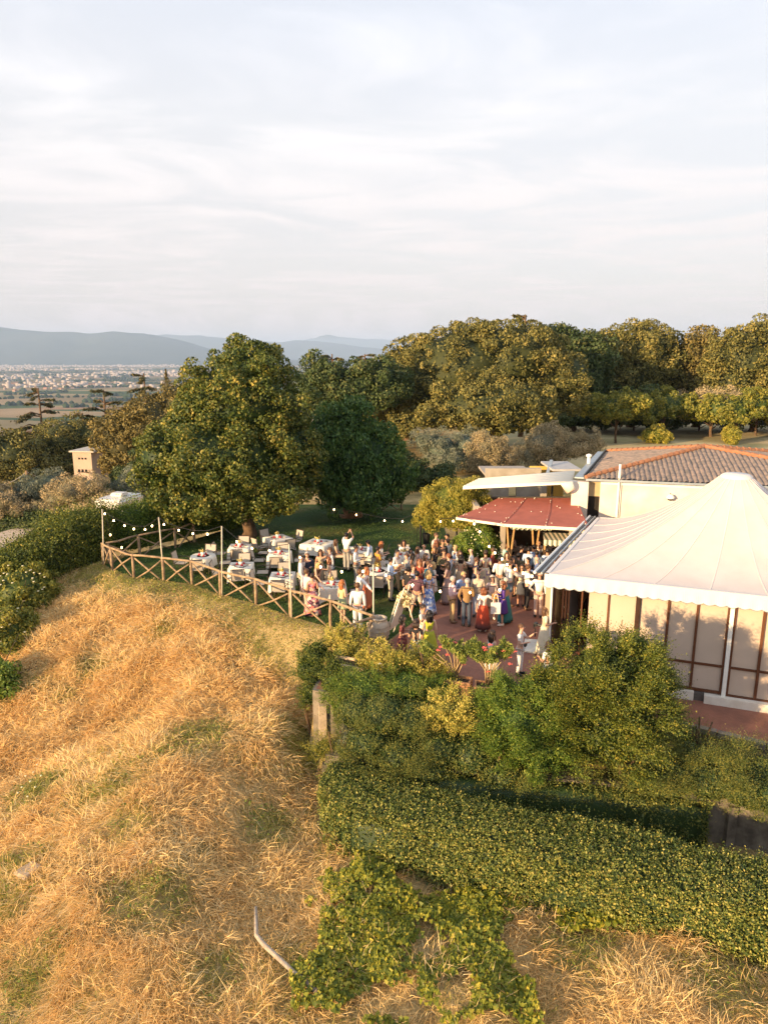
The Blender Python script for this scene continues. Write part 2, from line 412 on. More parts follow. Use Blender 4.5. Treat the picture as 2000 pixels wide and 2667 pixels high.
# garden retaining wall behind the hedge (streaked concrete panels with buttresses)
rw = empty('retaining_wall', (0.5, 17.3, -2.6)); tag(rw, 'long low streaked concrete retaining wall under the rosemary, behind the clipped hedge', 'retaining wall')
for i in range(len(WALL2) - 1):
    a, b = Vector((*WALL2[i], 0)), Vector((*WALL2[i + 1], 0)); L = (b - a).length; k = max(1, round(L / 2.0))
    for j in range(k):
        p, q = a.lerp(b, j / k), a.lerp(b, (j + .985) / k)
        MB().bar((p.x - .5, p.y - 17.3, .45), (q.x - .5, q.y - 17.3, .45), .2 + .004 * (j % 2), 1.9).build('panel', CONC, rw)
        MB().bar((p.x - .5, p.y - .13 - 17.3, -.4), (p.x - .5, p.y - .13 - 17.3, 1.15), .22, .22).build('buttress', CONC, rw)

# ================================================================== BUILDING BEHIND THE TENT
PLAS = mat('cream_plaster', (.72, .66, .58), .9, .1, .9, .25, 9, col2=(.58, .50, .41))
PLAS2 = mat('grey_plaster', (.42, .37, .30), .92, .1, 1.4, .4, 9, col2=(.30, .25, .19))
ROOFT = mat('lichened_roof_tile', (.34, .25, .20), .95, .3, 4, .8, 26, col2=(.15, .13, .115))
RIDGE = mat('orange_ridge_tile', (.40, .18, .09), .9, .3, 6, .4, 18, col2=(.25, .12, .07))
METG = mat('grey_flashing', (.36, .40, .42), .5, .1, 5, metal=.6)
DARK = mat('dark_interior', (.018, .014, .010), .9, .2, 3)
WHITE = mat('white_paint', (.80, .77, .70), .6, .05, 3)
FL, BL, AP, FR = Vector((9.0, 31.3, 4.28)), Vector((12.6, 40.0, 4.28)), Vector((15.5, 34.3, 5.25)), Vector((22.6, 27.7, 4.28))
BR = Vector((25.5, 36.5, 4.28))
bd = (FR - FL).normalized(); bd.z = 0; bn = Vector((bd.y, -bd.x, 0))
hs = empty('villa', (FL.x, FL.y, 0)); tag(hs, 'long cream plastered villa with a hipped corrugated tile roof behind the white tent', 'building')
def hsb(mb, name, m): o = mb.build(name, m, hs); o.matrix_parent_inverse = Matrix.Translation((-FL.x, -FL.y, 0)); return o
inn = -bn * 0.18
w0 = FL + inn + bd * .15; w1 = FR + inn - bd * .4
def wallseg(a, b, z0, z1, name, m, t=.25): return hsb(MB().bar((a.x, a.y, (z0 + z1) / 2), (b.x, b.y, (z0 + z1) / 2), t, z1 - z0), name, m)
def onw(px, py): p = PV(px, py, w0, bn); return p
# piers and recess at the corner
pa, pb, pc_ = onw(1487, 1290), onw(1530, 1290), onw(1561, 1290)
wallseg(pa + bn * .25, pb + bn * .25, 0, 4.14, 'corner_pier', PLAS, .5)
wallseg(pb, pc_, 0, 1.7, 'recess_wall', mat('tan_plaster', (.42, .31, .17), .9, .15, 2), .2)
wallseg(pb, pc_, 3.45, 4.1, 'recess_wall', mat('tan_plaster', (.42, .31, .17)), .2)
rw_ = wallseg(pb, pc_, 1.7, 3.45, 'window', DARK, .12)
wallseg(pc_, w1, 0, 4.12, 'front_wall', PLAS, .3)
wallseg(pc_ + bn * .155, w1 + bn * .155, 4.02, 4.12, 'cornice', WHITE, .05)
sidea, sideb = FL + Vector((.25, .3, 0)), BL + Vector((.3, -.3, 0))
wallseg(sidea, sideb, 0, 4.10, 'side_wall', PLAS, .25)
wallseg(BL + Vector((.2, -.2, 0)), BR - Vector((.3, .3, 0)), 0, 4.10, 'rear_wall', PLAS, .25)
wallseg(FR + Vector((-.5, .4, 0)), BR - Vector((.5, .3, 0)), 0, 4.10, 'side_wall', PLAS, .25)
# blind downpipe, vent pipe and cable
dp = onw(1608, 1290) + bn * .24
hsb(MB().tube([(dp.x, dp.y, 1.2), (dp.x, dp.y, 4.95)], .055, 8), 'vent_pipe', WHITE)
dp2 = onw(1614, 1290) + bn * .2
hsb(MB().tube([(dp2.x, dp2.y, 1.2), (dp2.x, dp2.y, 4.2)], .02, 6), 'downpipe', WHITE)
lp = onw(1743, 1291) + bn * .3
wl_ = empty('wall_lamp', lp, 0, 'round black and white lamp fixed to the cream wall above the tent roof', 'wall lamp')
MB().lathe([(.02, .12), (.10, .1), (.17, 0), (.175, -.06), (.15, -.07)], 14).build('lamp_shade', WHITE, wl_, True)
MB().ell((0, 0, -.09), (.13, .13, .08), 12, 6).build('bulb', mat('dark_glass', (.02, .02, .02), .2), wl_, True)
MB().bar((0, 0, .05), (bn.x * -.25, bn.y * -.25, .16), .035, .035).build('arm', mat('black_metal', (.02, .02, .02), .5), wl_)
# corrugated roof faces: rows of cover tiles, each course a ridge of real relief
def roof_face(a, b, top_a, top_b, name, pitch=.21):
    """a-b eave, top_a-top_b upper edge; ribs run up the slope"""
    n = max(4, int((b - a).length / pitch)); vs = []; fs = []; rows = 8
    nrm = (b - a).cross(top_a - a).normalized(); nrm = nrm if nrm.z > 0 else -nrm
    per = 4
    up = (top_a.lerp(top_b, .5) - a.lerp(b, .5)); 
    e = (b - a).normalized(); upd = (up - e * up.dot(e)).normalized()
    # clip each rib against the upper edges analytically by marching
    poly = [a, b, top_b, top_a] if (top_a - top_b).length > .01 else [a, b, top_a]
    L = (b - a).length; loc = [((p - a).dot(e), (p - a).dot(upd)) for p in poly]
    def top_at(s):
        best = 0
        for i in range(1, len(loc)):
            (s0, t0), (s1, t1) = loc[i], loc[(i + 1) % len(loc)]
            if abs(s1 - s0) < 1e-6: continue
            u = (s - s0) / (s1 - s0)
            if -1e-6 <= u <= 1 + 1e-6: best = max(best, t0 + (t1 - t0) * u)
        return best
    nv = n * per + 1
    for i in range(nv):
        s = L * i / (nv - 1); T = top_at(min(max(s, 0.0005), L - .0005)); ph = (i % per) / per
        for j in range(rows + 1):
            t = T * j / rows; c = .055 * abs(math.sin(math.pi * ph)) + .012 * math.sin(j * 2.1 + i // per * 1.7)
            vs.append(a + e * s + upd * t + nrm * c)
    fs = [(i * (rows + 1) + j, (i + 1) * (rows + 1) + j, (i + 1) * (rows + 1) + j + 1, i * (rows + 1) + j + 1) for i in range(nv - 1) for j in range(rows)]
    mb = MB(); mb.v = [tuple(v) for v in vs]; mb.f = fs
    o = hsb(mb, name, ROOFT); return o
ov = 0.15
roof_face(FL + bn * ov, FR + bn * ov, AP, AP, 'roof')
roof_face(BL, FL, AP, AP, 'roof')
roof_face(FR, BR, AP, AP, 'roof')
roof_face(BR, BL, AP, AP, 'roof')
hsb(MB().bar(FL + bn * (ov + .03) - Vector((0, 0, .05)), FR + bn * (ov + .03) - Vector((0, 0, .05)), .10, .10), 'gutter', METG)
def ridge(a, b, name='ridge_tile'):
    L = (b - a).length; k = int(L / .36); d = (b - a).normalized()
    for j in range(k):
        p = a + d * (j * L / k); q = a + d * ((j + 1.12) * L / k); mb = MB()
        mb.tube([p + Vector((0, 0, .05)), q + Vector((0, 0, .085))], [.10, .12], 8); hsb(mb, name, RIDGE)
ridge(FL + bn * ov, AP); ridge(FR + bn * ov, AP); ridge(BL, AP); ridge(BR, AP)
# flashing along the left verge
hsb(MB().bar(FL + Vector((-.30, .0, .0)), BL + Vector((-.30, 0, .0)), .42, .06), 'flashing', METG)
hsb(MB().bar(FL + Vector((-.09, .0, .06)), BL + Vector((-.09, 0, .06)), .05, .16), 'verge_board', mat('dark_board', (.05, .055, .06), .6))

# lower annex to the left (grey walls, open service doors), partly under the cream awning
ax = empty('annex', (5.0, 36.6, 0)); tag(ax, 'low grey service annex with open kitchen doors between the olive trees and the red awning', 'building')
def axb(mb, name, m): o = mb.build(name, m, ax); o.matrix_parent_inverse = Matrix.Translation((-5.0, -36.6, 0)); return o
yA = 36.6
def X(px, Y): return PY(px, 1300, Y).x
def Zp(py, Y): return PY(1000, py, Y).z
z_top = Zp(1219, yA)
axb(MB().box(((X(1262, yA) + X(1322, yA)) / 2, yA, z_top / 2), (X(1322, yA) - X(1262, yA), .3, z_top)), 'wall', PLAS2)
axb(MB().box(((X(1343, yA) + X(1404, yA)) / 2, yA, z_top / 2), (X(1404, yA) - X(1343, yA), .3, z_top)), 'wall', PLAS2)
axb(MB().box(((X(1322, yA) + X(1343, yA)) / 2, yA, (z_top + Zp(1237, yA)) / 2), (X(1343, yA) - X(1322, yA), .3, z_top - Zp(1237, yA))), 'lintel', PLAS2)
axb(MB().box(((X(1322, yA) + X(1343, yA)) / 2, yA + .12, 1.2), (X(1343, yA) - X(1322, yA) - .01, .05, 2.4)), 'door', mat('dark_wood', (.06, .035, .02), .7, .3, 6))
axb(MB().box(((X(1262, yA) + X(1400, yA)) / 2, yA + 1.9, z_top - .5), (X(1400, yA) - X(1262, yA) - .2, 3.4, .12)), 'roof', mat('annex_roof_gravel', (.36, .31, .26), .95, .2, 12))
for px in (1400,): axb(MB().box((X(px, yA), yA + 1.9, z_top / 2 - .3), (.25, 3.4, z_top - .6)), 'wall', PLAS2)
# second bay, roof with metal edge, kitchen beyond with its yellow light put into the wall colour
yB = 35.2
zb = Zp(1212, yB)
axb(MB().box(((X(1440, yB) + X(1505, yB)) / 2, yB + 1.4, zb - .25), (X(1505, yB) - X(1430, yB), 2.8, .10)), 'roof', mat('annex_roof_sheet', (.42, .40, .38), .7, .15, 4))
axb(MB().bar((X(1418, yB), yB - .1, zb - .62), (X(1450, yB), yB + 1.6, zb + .02), .16, .08), 'flashing', METG)
axb(MB().box(((X(1404, yB) + X(1500, yB)) / 2, yB + 2.7, 1.9), (X(1500, yB) - X(1404, yB), .15, 3.8)), 'wall', mat('yellow_lit_kitchen_wall', (.62, .40, .09), .8, .1, 3))
for px in (1414, 1436): axb(MB().box((X(px, yB), yB, 1.6), (.28 if px == 1414 else .06, .2, 3.2)), 'post', PLAS2 if px == 1414 else DARK)
axb(MB().box(((X(1440, yB) + X(1486, yB)) / 2, yB + 2.0, 1.5), (X(1486, yB) - X(1440, yB), .5, 1.0)), 'counter', mat('kitchen_steel', (.12, .12, .11), .4, .2, 4, metal=.5))
MB().box((0, 0, .0), (.5, .5, .6)).add([(-.35, -.35, .3), (.35, -.35, .3), (.35, .35, .3), (-.35, .35, .3), (0, 0, .62)], [(0, 1, 4), (1, 2, 4), (2, 3, 4), (3, 0, 4), (3, 2, 1, 0)])
gb = empty('gas_heater', (X(1374, 35.9), 35.9, 0), 0, 'dark pointed patio heater standing before the grey annex wall', 'heater')
MB().box((0, 0, 1.0), (.35, .35, 2.0)).build('body', mat('black_metal', (.02, .02, .02)), gb)
MB().lathe([(.46, 2.0), (.44, 2.08), (.05, 2.42), (0, 2.44)], 6).build('hood', mat('black_metal', (.02, .02, .02)), gb)
ch = PY(1532, 1207, 35.5)
cp = empty('flue_pipe', (ch.x, ch.y, ch.z - 1.2), 0, 'white metal flue pipe with a small cap behind the roof flashing', 'chimney pipe')
MB().tube([(0, 0, 0), (0, 0, 1.55)], .09, 10).build('pipe', WHITE, cp, True)
MB().lathe([(0, 1.70), (.15, 1.64), (.15, 1.56), (.0, 1.56)], 12).build('cap', WHITE, cp)

# cream folding awning over the service yard
CREAM = mat('cream_canvas', (.80, .72, .58), .85, .05, 3, .1, 30)
ca = [P(1205, 1268, 3.75), P(1490, 1254, 4.12), P(1497, 1226, 4.2), P(1248, 1247, 3.9)]
aw = empty('service_awning', ca[1], 0, 'long cream ribbed canvas awning sloping down to the left above the red awning', 'awning')
nb = 6
for i in range(nb):
    a0, a1 = ca[0].lerp(ca[3], i / nb), ca[0].lerp(ca[3], (i + 1) / nb); b0, b1 = ca[1].lerp(ca[2], i / nb), ca[1].lerp(ca[2], (i + 1) / nb)
    mb = MB(); vs = []
    for (p, q) in ((a0, a1), (b0, b1)):
        for k in range(7):
            t = k / 6; vs.append(p.lerp(q, t) + Vector((0, 0, .05 * math.sin(math.pi * t))))
    for (p, q) in ((a0, a1), (b0, b1)):
        for k in range(7):
            t = k / 6; vs.append(p.lerp(q, t) + Vector((0, 0, .05 * math.sin(math.pi * t) - .04)))
    fs = [(k, k + 1, 8 + k, 7 + k) for k in range(6)] + [(14 + k, 21 + k, 22 + k, 15 + k) for k in range(6)] + [(0, 7, 21, 14), (6, 20, 27, 13)] + [(k, 14 + k, 15 + k, k + 1) for k in range(6)] + [(7 + k, 8 + k, 22 + k, 21 + k) for k in range(6)]
    mb.add([v - ca[1] for v in vs], fs); mb.build('fabric_panel', CREAM, aw, True)
    if i: MB().bar(a0 - ca[1] + Vector((0, 0, .0)), b0 - ca[1] + Vector((0, 0, .0)), .035, .03).build('fold_shade_strip', mat('shaded_fold', (.42, .36, .27), .9), aw)  # strip coloured as the shade in the groove between two panels
MB().bar(ca[0] - ca[1] - Vector((0, 0, .07)), (0, 0, -.07), .08, .08).build('front_rail', WHITE, aw)
fl = PY(1482, 1268, 31.0)
spk = empty('awning_cone', fl, 0, 'small cream pointed lamp housing at the villa corner under the cream awning', 'lamp')
MB().lathe([(0, -.3), (.32, .0), (.02, .42)], 14).build('shade', CREAM, spk, True); spk.rotation_euler = (0, R(-70), 0)

# red awning over the bar
RED = mat('red_canvas', (.36, .105, .070), .85, .12, 2.0, .1, 30)
r0, r1, r2, r3, r4 = P(1188, 1347, 2.72), P(1297, 1297, 3.15), P(1500, 1297, 3.2), P(1535, 1376, 2.78), P(1310, 1364, 2.72)
ra = empty('bar_awning', r1, 0, 'brick red canvas awning over the outdoor bar, sloping towards the crowd', 'awning')
def strip_quad(a, b, c, d, th=.03, n=6, sag=.04):
    mb = MB(); vs = []
    for i in range(n + 1):
        t = i / n; p, q = a.lerp(b, t), d.lerp(c, t)
        for k in range(5): vs.append(p.lerp(q, k / 4) - Vector((0, 0, sag * math.sin(math.pi * k / 4))))
    m_ = len(vs); vs += [v - Vector((0, 0, th)) for v in vs]
    fs = [(i * 5 + k, (i + 1) * 5 + k, (i + 1) * 5 + k + 1, i * 5 + k + 1) for i in range(n) for k in range(4)]
    fs += [tuple(x + m_ for x in f[::-1]) for f in fs]
    rim = [i * 5 for i in range(n + 1)] + [n * 5 + k for k in range(1, 5)] + [i * 5 + 4 for i in range(n - 1, -1, -1)] + [k for k in range(3, 0, -1)]
    fs += [(rim[i], rim[(i + 1) % len(rim)], rim[(i + 1) % len(rim)] + m_, rim[i] + m_) for i in range(len(rim))]
    return mb.add(vs, fs)
cuts = [0, .36, .68, 1.0]
fe = lambda t: (r0.lerp(r4, t / .36) if t < .36 else r4.lerp(r3, (t - .36) / .64))
for i in range(3):
    a, b = fe(cuts[i]), fe(cuts[i + 1] - .0001); c, d = r1.lerp(r2, cuts[i + 1]), r1.lerp(r2, cuts[i])
    o = strip_quad(a, b, c, d).build('canvas_panel', RED, ra); o.matrix_parent_inverse = Matrix.Translation(-r1)
    if i:
        o = MB().bar(a + Vector((0, 0, .006)), d + Vector((0, 0, .006)), .03, .012).build('seam', mat('pale_red_seam', (.42, .14, .10), .8), ra); o.matrix_parent_inverse = Matrix.Translation(-r1)
def rab(mb, name, m): o = mb.build(name, m, ra); o.matrix_parent_inverse = Matrix.Translation(-r1); return o
rab(MB().bar(r0 - Vector((0, 0, .05)), r4 - Vector((0, 0, .05)), .08, .10), 'front_rail', CREAM); rab(MB().bar(r4 - Vector((0, 0, .06)), r3 - Vector((0, 0, .06)), .08, .12), 'front_rail', CREAM)
# tiny studs on the canvas
for i in range(46):
    t = random.random(); u = random.choice([0.02, .36, .68, .98]) if random.random() < .6 else random.random(); u = min(max(u, 0.01), .99)
    f_, bk = fe(u), r1.lerp(r2, u); p = f_.lerp(bk, t)
    rab(MB().box((p.x, p.y, p.z + .03 - .04 * math.sin(math.pi * t)), (.03, .03, .03)), 'stud', CREAM)
# bar structure below
bar = empty('outdoor_bar', (5.6, 31.4, 0)); tag(bar, 'shaded outdoor bar front with posts, counter and dark recess below the red awning', 'bar')
def brb(mb, name, m): o = mb.build(name, m, bar); o.matrix_parent_inverse = Matrix.Translation((-5.6, -31.4, 0)); return o
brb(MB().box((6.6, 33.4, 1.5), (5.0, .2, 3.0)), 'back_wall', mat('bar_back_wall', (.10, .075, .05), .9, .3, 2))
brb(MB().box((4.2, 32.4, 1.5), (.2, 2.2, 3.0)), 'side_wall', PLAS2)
for k, (px, w) in enumerate([(1316, .28), (1500, .30)]):
    p = P(px, 1372, 2.6) if k == 0 else P(px, 1385, 2.55)
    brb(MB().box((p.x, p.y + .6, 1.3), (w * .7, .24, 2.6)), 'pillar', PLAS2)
for px in (1333, 1399):
    p = P(px, 1372, 2.62)
    for s in (-1, 1): brb(MB().bar((p.x, p.y + .3, .9), (p.x + s * .16, p.y + .3, 2.6), .06, .06), 'brace', mat('varnished_pine', (.52, .30, .12), .6, .2, 5))
    brb(MB().box((p.x, p.y + .3, .45), (.10, .10, .9)), 'post', mat('varnished_pine', (.52, .30, .12)))
brb(MB().box((6.0, 31.2, .5), (4.4, .6, 1.0)), 'counter', mat('bar_front', (.30, .19, .11), .8, .25, 3))
brb(MB().box((6.0, 31.2, 1.03), (4.6, .75, .06)), 'counter_top', mat('bar_top', (.36, .28, .20), .5, .2, 5))
for i in range(9): brb(MB().lathe([(0, 0), (.035, 0), (.035, .2), (.012, .26), (.012, .32), (0, .32)], 8, (4.4 + i * .42 + random.uniform(-.1, .1), 31.25, 1.06)), 'bottle', mat('bottle_glass', (.03, .05, .02), .15, .3, 3))
# striped scalloped valances
STR = None
def stripe_mat():
    m, nt, b = nodes_of('striped_canvas'); b.inputs['Roughness'].default_value = .85
    t = nt.nodes.new('ShaderNodeTexCoord'); s = nt.nodes.new('ShaderNodeSeparateXYZ'); nt.links.new(t.outputs['Object'], s.inputs[0])
    f = nt.nodes.new('ShaderNodeMath'); f.operation = 'MULTIPLY'; f.inputs[1].default_value = 5.2; nt.links.new(s.outputs['X'], f.inputs[0])
    g_ = nt.nodes.new('ShaderNodeMath'); g_.operation = 'FRACT'; nt.links.new(f.outputs[0], g_.inputs[0])
    h = nt.nodes.new('ShaderNodeMath'); h.operation = 'GREATER_THAN'; h.inputs[1].default_value = .5; nt.links.new(g_.outputs[0], h.inputs[0])
    mx = nt.nodes.new('ShaderNodeMix'); mx.data_type = 'RGBA'; nt.links.new(h.outputs[0], mx.inputs[0]); mx.inputs['A'].default_value = (.78, .68, .50, 1); mx.inputs['B'].default_value = (.14, .17, .12, 1)
    nt.links.new(mx.outputs['Result'], b.inputs['Base Color']); return m
STR = stripe_mat()
def scallop(a, b, h, m, sc=.2, dip=.08, th=.015, waves=None):
    a, b = Vector(a), Vector(b); L = (b - a).length; n = max(1, round(L / sc)); d = (b - a) / L; nrm = Vector((d.y, -d.x, 0)).normalized()
    vs = []; k = n * 6
    for i in range(k + 1):
        s = L * i / k; ph = (i % 6) / 6; z = -h - dip * math.sin(math.pi * ph) if dip > 0 else -h - dip * 0
        w = .012 * math.sin(i * .9)
        p = a + d * s
        vs += [p, p + Vector((0, 0, z)) + nrm * w, p - nrm * th, p + Vector((0, 0, z)) + nrm * (w - th)]
    fs = []
    for i in range(k):
        o, q = i * 4, i * 4 + 4; fs += [(o, q, q + 1, o + 1), (o + 2, o + 3, q + 3, q + 2), (o + 1, q + 1, q + 3, o + 3), (o, o + 2, q + 2, q)]
    return MB().add(vs, fs)
va, vb = P(1330, 1370, 2.68), P(1440, 1374, 2.68)
rab(scallop(va + Vector((0, .15, 0)), vb + Vector((0, .15, 0)), .12, STR), 'valance', STR)
c0, c1 = P(1416, 1406, 2.12), P(1505, 1410, 2.12)
bc = empty('buffet_canopy', c0, 0, 'small striped cream and green canopy on wooden posts over the buffet beside the tent roof', 'canopy')
def bcb(mb, name, m): return mb.build(name, m, bc)
cv = (c1 - c0); cb = Vector((.15, .9, .10))
bcb(MB().add([(0, 0, 0), cv, cv + cb, cb, (0, 0, -.02), cv - Vector((0, 0, .02)), cv + cb - Vector((0, 0, .02)), cb - Vector((0, 0, .02))], [(0, 1, 2, 3), (7, 6, 5, 4), (0, 4, 5, 1), (1, 5, 6, 2), (2, 6, 7, 3), (3, 7, 4, 0)]), 'canopy_top', STR)
bcb(scallop((0, -.01, 0), cv + Vector((0, -.01, 0)), .2, STR, .19, .06), 'valance', STR)
for t in (.04, .96):
    for q in (Vector((0, .06, 0)), cb * .9): bcb(MB().bar(cv * t + q - Vector((0, 0, 2.1 + (q.z))), cv * t + q - Vector((0, 0, .02)), .06, .06), 'post', mat('varnished_pine', (.52, .30, .12)))
bcb(MB().box((cv.x / 2, .5, -1.25), (cv.x - .2, .8, .9)), 'buffet_counter', mat('bar_front', (.30, .19, .11)))

# ================================================================== MARQUEE TENT
tent = empty('marquee', (TFL.x, TFL.y, 0)); tag(tent, 'large white peaked fabric marquee with scalloped valance and blinds behind brown window frames', 'marquee')
def tb(mb, name, m, smooth=False, par=None):
    o = mb.build(name, m, par or tent, smooth)
    if par is None: o.matrix_parent_inverse = Matrix.Translation((-TFL.x, -TFL.y, 0))
    return o
PVC = mat('white_pvc_membrane', (.56, .50, .465), .55, .06, 1.2, spec=.4)
PVCV = mat('white_pvc_valance', (.72, .66, .60), .6, .03, 2)
SEAM = mat('membrane_seam', (.66, .58, .53), .6, .05, 3)
EZ = 2.78
ctr = Vector((12.3, 24.5, 0)); PKZ = 5.45
corners = [TFL, TFR, TBR, TBL]
def roofpt(side, s, t):
    """t: 0 at the ring, 1 at the eave"""
    a, b = corners[side], corners[(side + 1) % 4]; e_ = a.lerp(b, s); ring = .55
    ang = math.atan2(e_.y - ctr.y, e_.x - ctr.x); rp = ctr + Vector((math.cos(ang) * ring, math.sin(ang) * ring, 0))
    p = rp.lerp(e_, t); sagz = (1 - t) ** 1.9
    z = EZ + (PKZ - EZ) * (sagz * .82 + (1 - t) * .18) - .05 * math.sin(math.pi * t) * math.sin(math.pi * s)
    return Vector((p.x, p.y, z))
for side in range(4):
    ng = 7 if side % 2 == 0 else 6
    for g_ in range(ng):
        s0, s1 = g_ / ng, (g_ + 1) / ng; vs = []; nt_, ns = 14, 3
        for i in range(nt_ + 1):
            for k in range(ns + 1):
                s = s0 + (s1 - s0) * k / ns; t = i / nt_
                p = roofpt(side, s, t); p.z -= .035 * math.sin(math.pi * k / ns) * math.sin(math.pi * t)
                vs.append(p)
        fs = [(i * (ns + 1) + k, i * (ns + 1) + k + 1, (i + 1) * (ns + 1) + k + 1, (i + 1) * (ns + 1) + k) for i in range(nt_) for k in range(ns)]
        tb(MB().add(vs, fs), 'roof_panel', PVC, True)
        mb = MB(); pts = [roofpt(side, s0, i / nt_) + Vector((0, 0, .006)) for i in range(nt_ + 1)]
        for i in range(nt_): mb.bar(pts[i], pts[i + 1], .035, .010)
        tb(mb, 'roof_seam', SEAM)
tb(MB().lathe([(0, PKZ + .14), (.40, PKZ + .13), (.50, PKZ + .07), (.56, PKZ - .03), (.57, PKZ - .10)], 24, (ctr.x, ctr.y, 0)), 'peak_cap', PVCV, True)
for side in range(4):
    a, b = corners[side].copy(), corners[(side + 1) % 4].copy(); a.z = b.z = EZ
    tb(scallop(a, b, .38, PVCV, .31, .05), 'valance', PVCV)
    n_ = Vector(((b - a).y, -(b - a).x, 0)).normalized()
    tb(MB().bar(a + Vector((0, 0, .0)) - n_ * .06, b - n_ * .06, .12, .07), 'eave_beam', PVCV)
    # piping sewn along the scallops
    L = (b - a).length; n = round(L / .31); pts = []
    for i in range(n * 6 + 1):
        ph = (i % 6) / 6; pts.append(a.lerp(b, i / (n * 6)) + n_ * .02 + Vector((0, 0, -.375 - .05 * math.sin(math.pi * ph))))
    tb(MB().tube(pts, .011, 4), 'valance_piping', mat('grey_blue_piping', (.25, .27, .29), .7))
# gutter rail along the left eave
a, b = TFL.copy(), TBL.copy(); a.z = b.z = EZ + .03; lft = Vector((-.91, .42, 0))
tb(MB().bar(a + lft * .1, b + lft * .1, .05, .07), 'gutter_rail', METG); tb(MB().bar(a + lft * .22, b + lft * .22, .10, .03), 'gutter_rail', mat('dark_board', (.05, .055, .06))); tb(MB().tube([a + lft * .32, b + lft * .32], .05, 8), 'gutter_pipe', WHITE)
# front wall, laid out along the wall line
BRN = mat('brown_aluminium_frame', (.115, .042, .018), .45, .15, 4); BRN2 = mat('dark_brown_frame', (.045, .02, .012), .45, .15, 4)
BLIND = mat('beige_blind', (.52, .41, .32), .8, .05, 1.2); TANP = mat('tan_panel', (.42, .30, .19), .8, .06, 1.5)
def W(px, py=1600):
    p = PV(px, py, WA, TN); return (p - WA).dot(TD), p.z
def wbox(s0, s1, z0, z1, name, m, depth=.06, out=0.0, par=None):
    c = WA + TD * ((s0 + s1) / 2) + TN * out
    mb = MB().box((c.x, c.y, (z0 + z1) / 2), (s1 - s0, depth, z1 - z0), math.atan2(TD.y, TD.x))
    return tb(mb, name, m)
HT = 2.42; ZB = -.47
sw = lambda px: W(px)[0]
wbox(-.02, sw(1433), 0.0, 2.5, 'corner_post', TANP, .34, .02)
wbox(sw(1433), sw(1437.5), 0.0, 2.45, 'post_edge', WHITE, .3, .06)
# doorway, dark interior behind
wbox(sw(1439), sw(1444), 0, HT, 'door_frame', BRN, .10, .02); wbox(sw(1444), sw(1530), HT - .07, HT, 'door_frame', BRN, .10, .02)
wbox(sw(1511), sw(1515), 0, HT - .07, 'door_frame', BRN, .08, .02)
# panels
wbox(sw(1531), sw(1580), 0.0, HT, 'blind', BLIND, .05)
wbox(sw(1580), sw(1585), 0.0, HT, 'mullion', BRN, .09, .02)
wbox(sw(1585), sw(1653), 0.0, HT, 'blind', BLIND, .05)
wbox(sw(1653), sw(1665), -.3, HT, 'mullion', BRN2, .14, .03)
SB = [(1665, 1736), (1742, 1812), (1818, 1893)]
edges = [W(1665)[0], W(1738)[0], W(1739 + 0)[0]]
def blind_bay(p0, p1, zt, zr, zb):
    s0, s1 = sw(p0), sw(p1)
    wbox(s0, s1, zr + .035, zt, 'blind', BLIND, .04); wbox(s0, s1, zb, zr - .035, 'blind', BLIND, .04)
    wbox(s0, s1, zr - .035, zr + .035, 'transom', BRN, .09, .02)
zr = .42
for (p0, p1) in SB: blind_bay(p0 + 1, p1, HT, zr, ZB + .08)
for px in (1739, 1815): wbox(sw(px) - .035, sw(px) + .035, ZB + .08, HT, 'mullion', BRN, .10, .025)
wbox(sw(1893), sw(1898), ZB, HT, 'mullion', BRN, .12, .03)
wbox(sw(1665), sw(1898), ZB, ZB + .08, 'sill', BRN, .11, .025)
wbox(sw(1444), sw(1898), HT, HT + .06, 'head_rail', BRN, .12, .03)
wbox(sw(1899), sw(1910), ZB - .3, 2.5, 'white_post', WHITE, .16, .06)
for k, (p0, p1) in enumerate([(1917, 1986), (1994, 2070), (2078, 2150), (2158, 2230)]): blind_bay(p0, p1, HT, zr, ZB + .02)
for px in (1913, 1990, 2074, 2154, 2233): wbox(sw(px) - .04, sw(px) + .04, ZB - .05, HT, 'mullion', BRN, .11, .03)
wbox(sw(1911), sw(2235), ZB - .06, ZB + .02, 'sill', BRN, .12, .03); wbox(sw(1911), sw(2235), HT, HT + .06, 'head_rail', BRN, .12, .03)
PL = mat('white_plinth', (.80, .74, .64), .8, .08, 2, .2, 15, col2=(.66, .58, .47))
wbox(sw(1600), sw(1825), LOWZ, ZB, 'plinth', PL, .30, .06); wbox(sw(1853), sw(2240), LOWZ, ZB - .03, 'plinth', PL, .38, .10)
wbox(sw(1825), sw(1853), LOWZ, ZB - .02, 'vent_block', mat('grey_vent', (.12, .10, .085), .9, .2, 12), .22, .04)
# side and back walls
def twall(a, b, name, m, t=.06, z0=0, z1=2.5):
    return tb(MB().bar((a.x, a.y, (z0 + z1) / 2), (b.x, b.y, (z0 + z1) / 2), t, z1 - z0), name, m)
iL = Vector((.28, .15, 0))
twall(TFL + iL + Vector((.15, .3, 0)), TBL + iL, 'side_wall', TANP, .08)
twall(TBL + Vector((.3, -.3, 0)), TBR + Vector((-.3, -.3, 0)), 'rear_wall', TANP, .08)
twall(TFR + Vector((-.3, .35, 0)), TBR + Vector((-.35, -.35, 0)), 'side_wall', TANP, .08)
tb(MB().box((11.5, 25.2, -.03), (9.5, 8.2, .05), math.atan2(TD.y, TD.x) + .05), 'floor', mat('marquee_floor', (.16, .09, .05), .6, .2, 2))
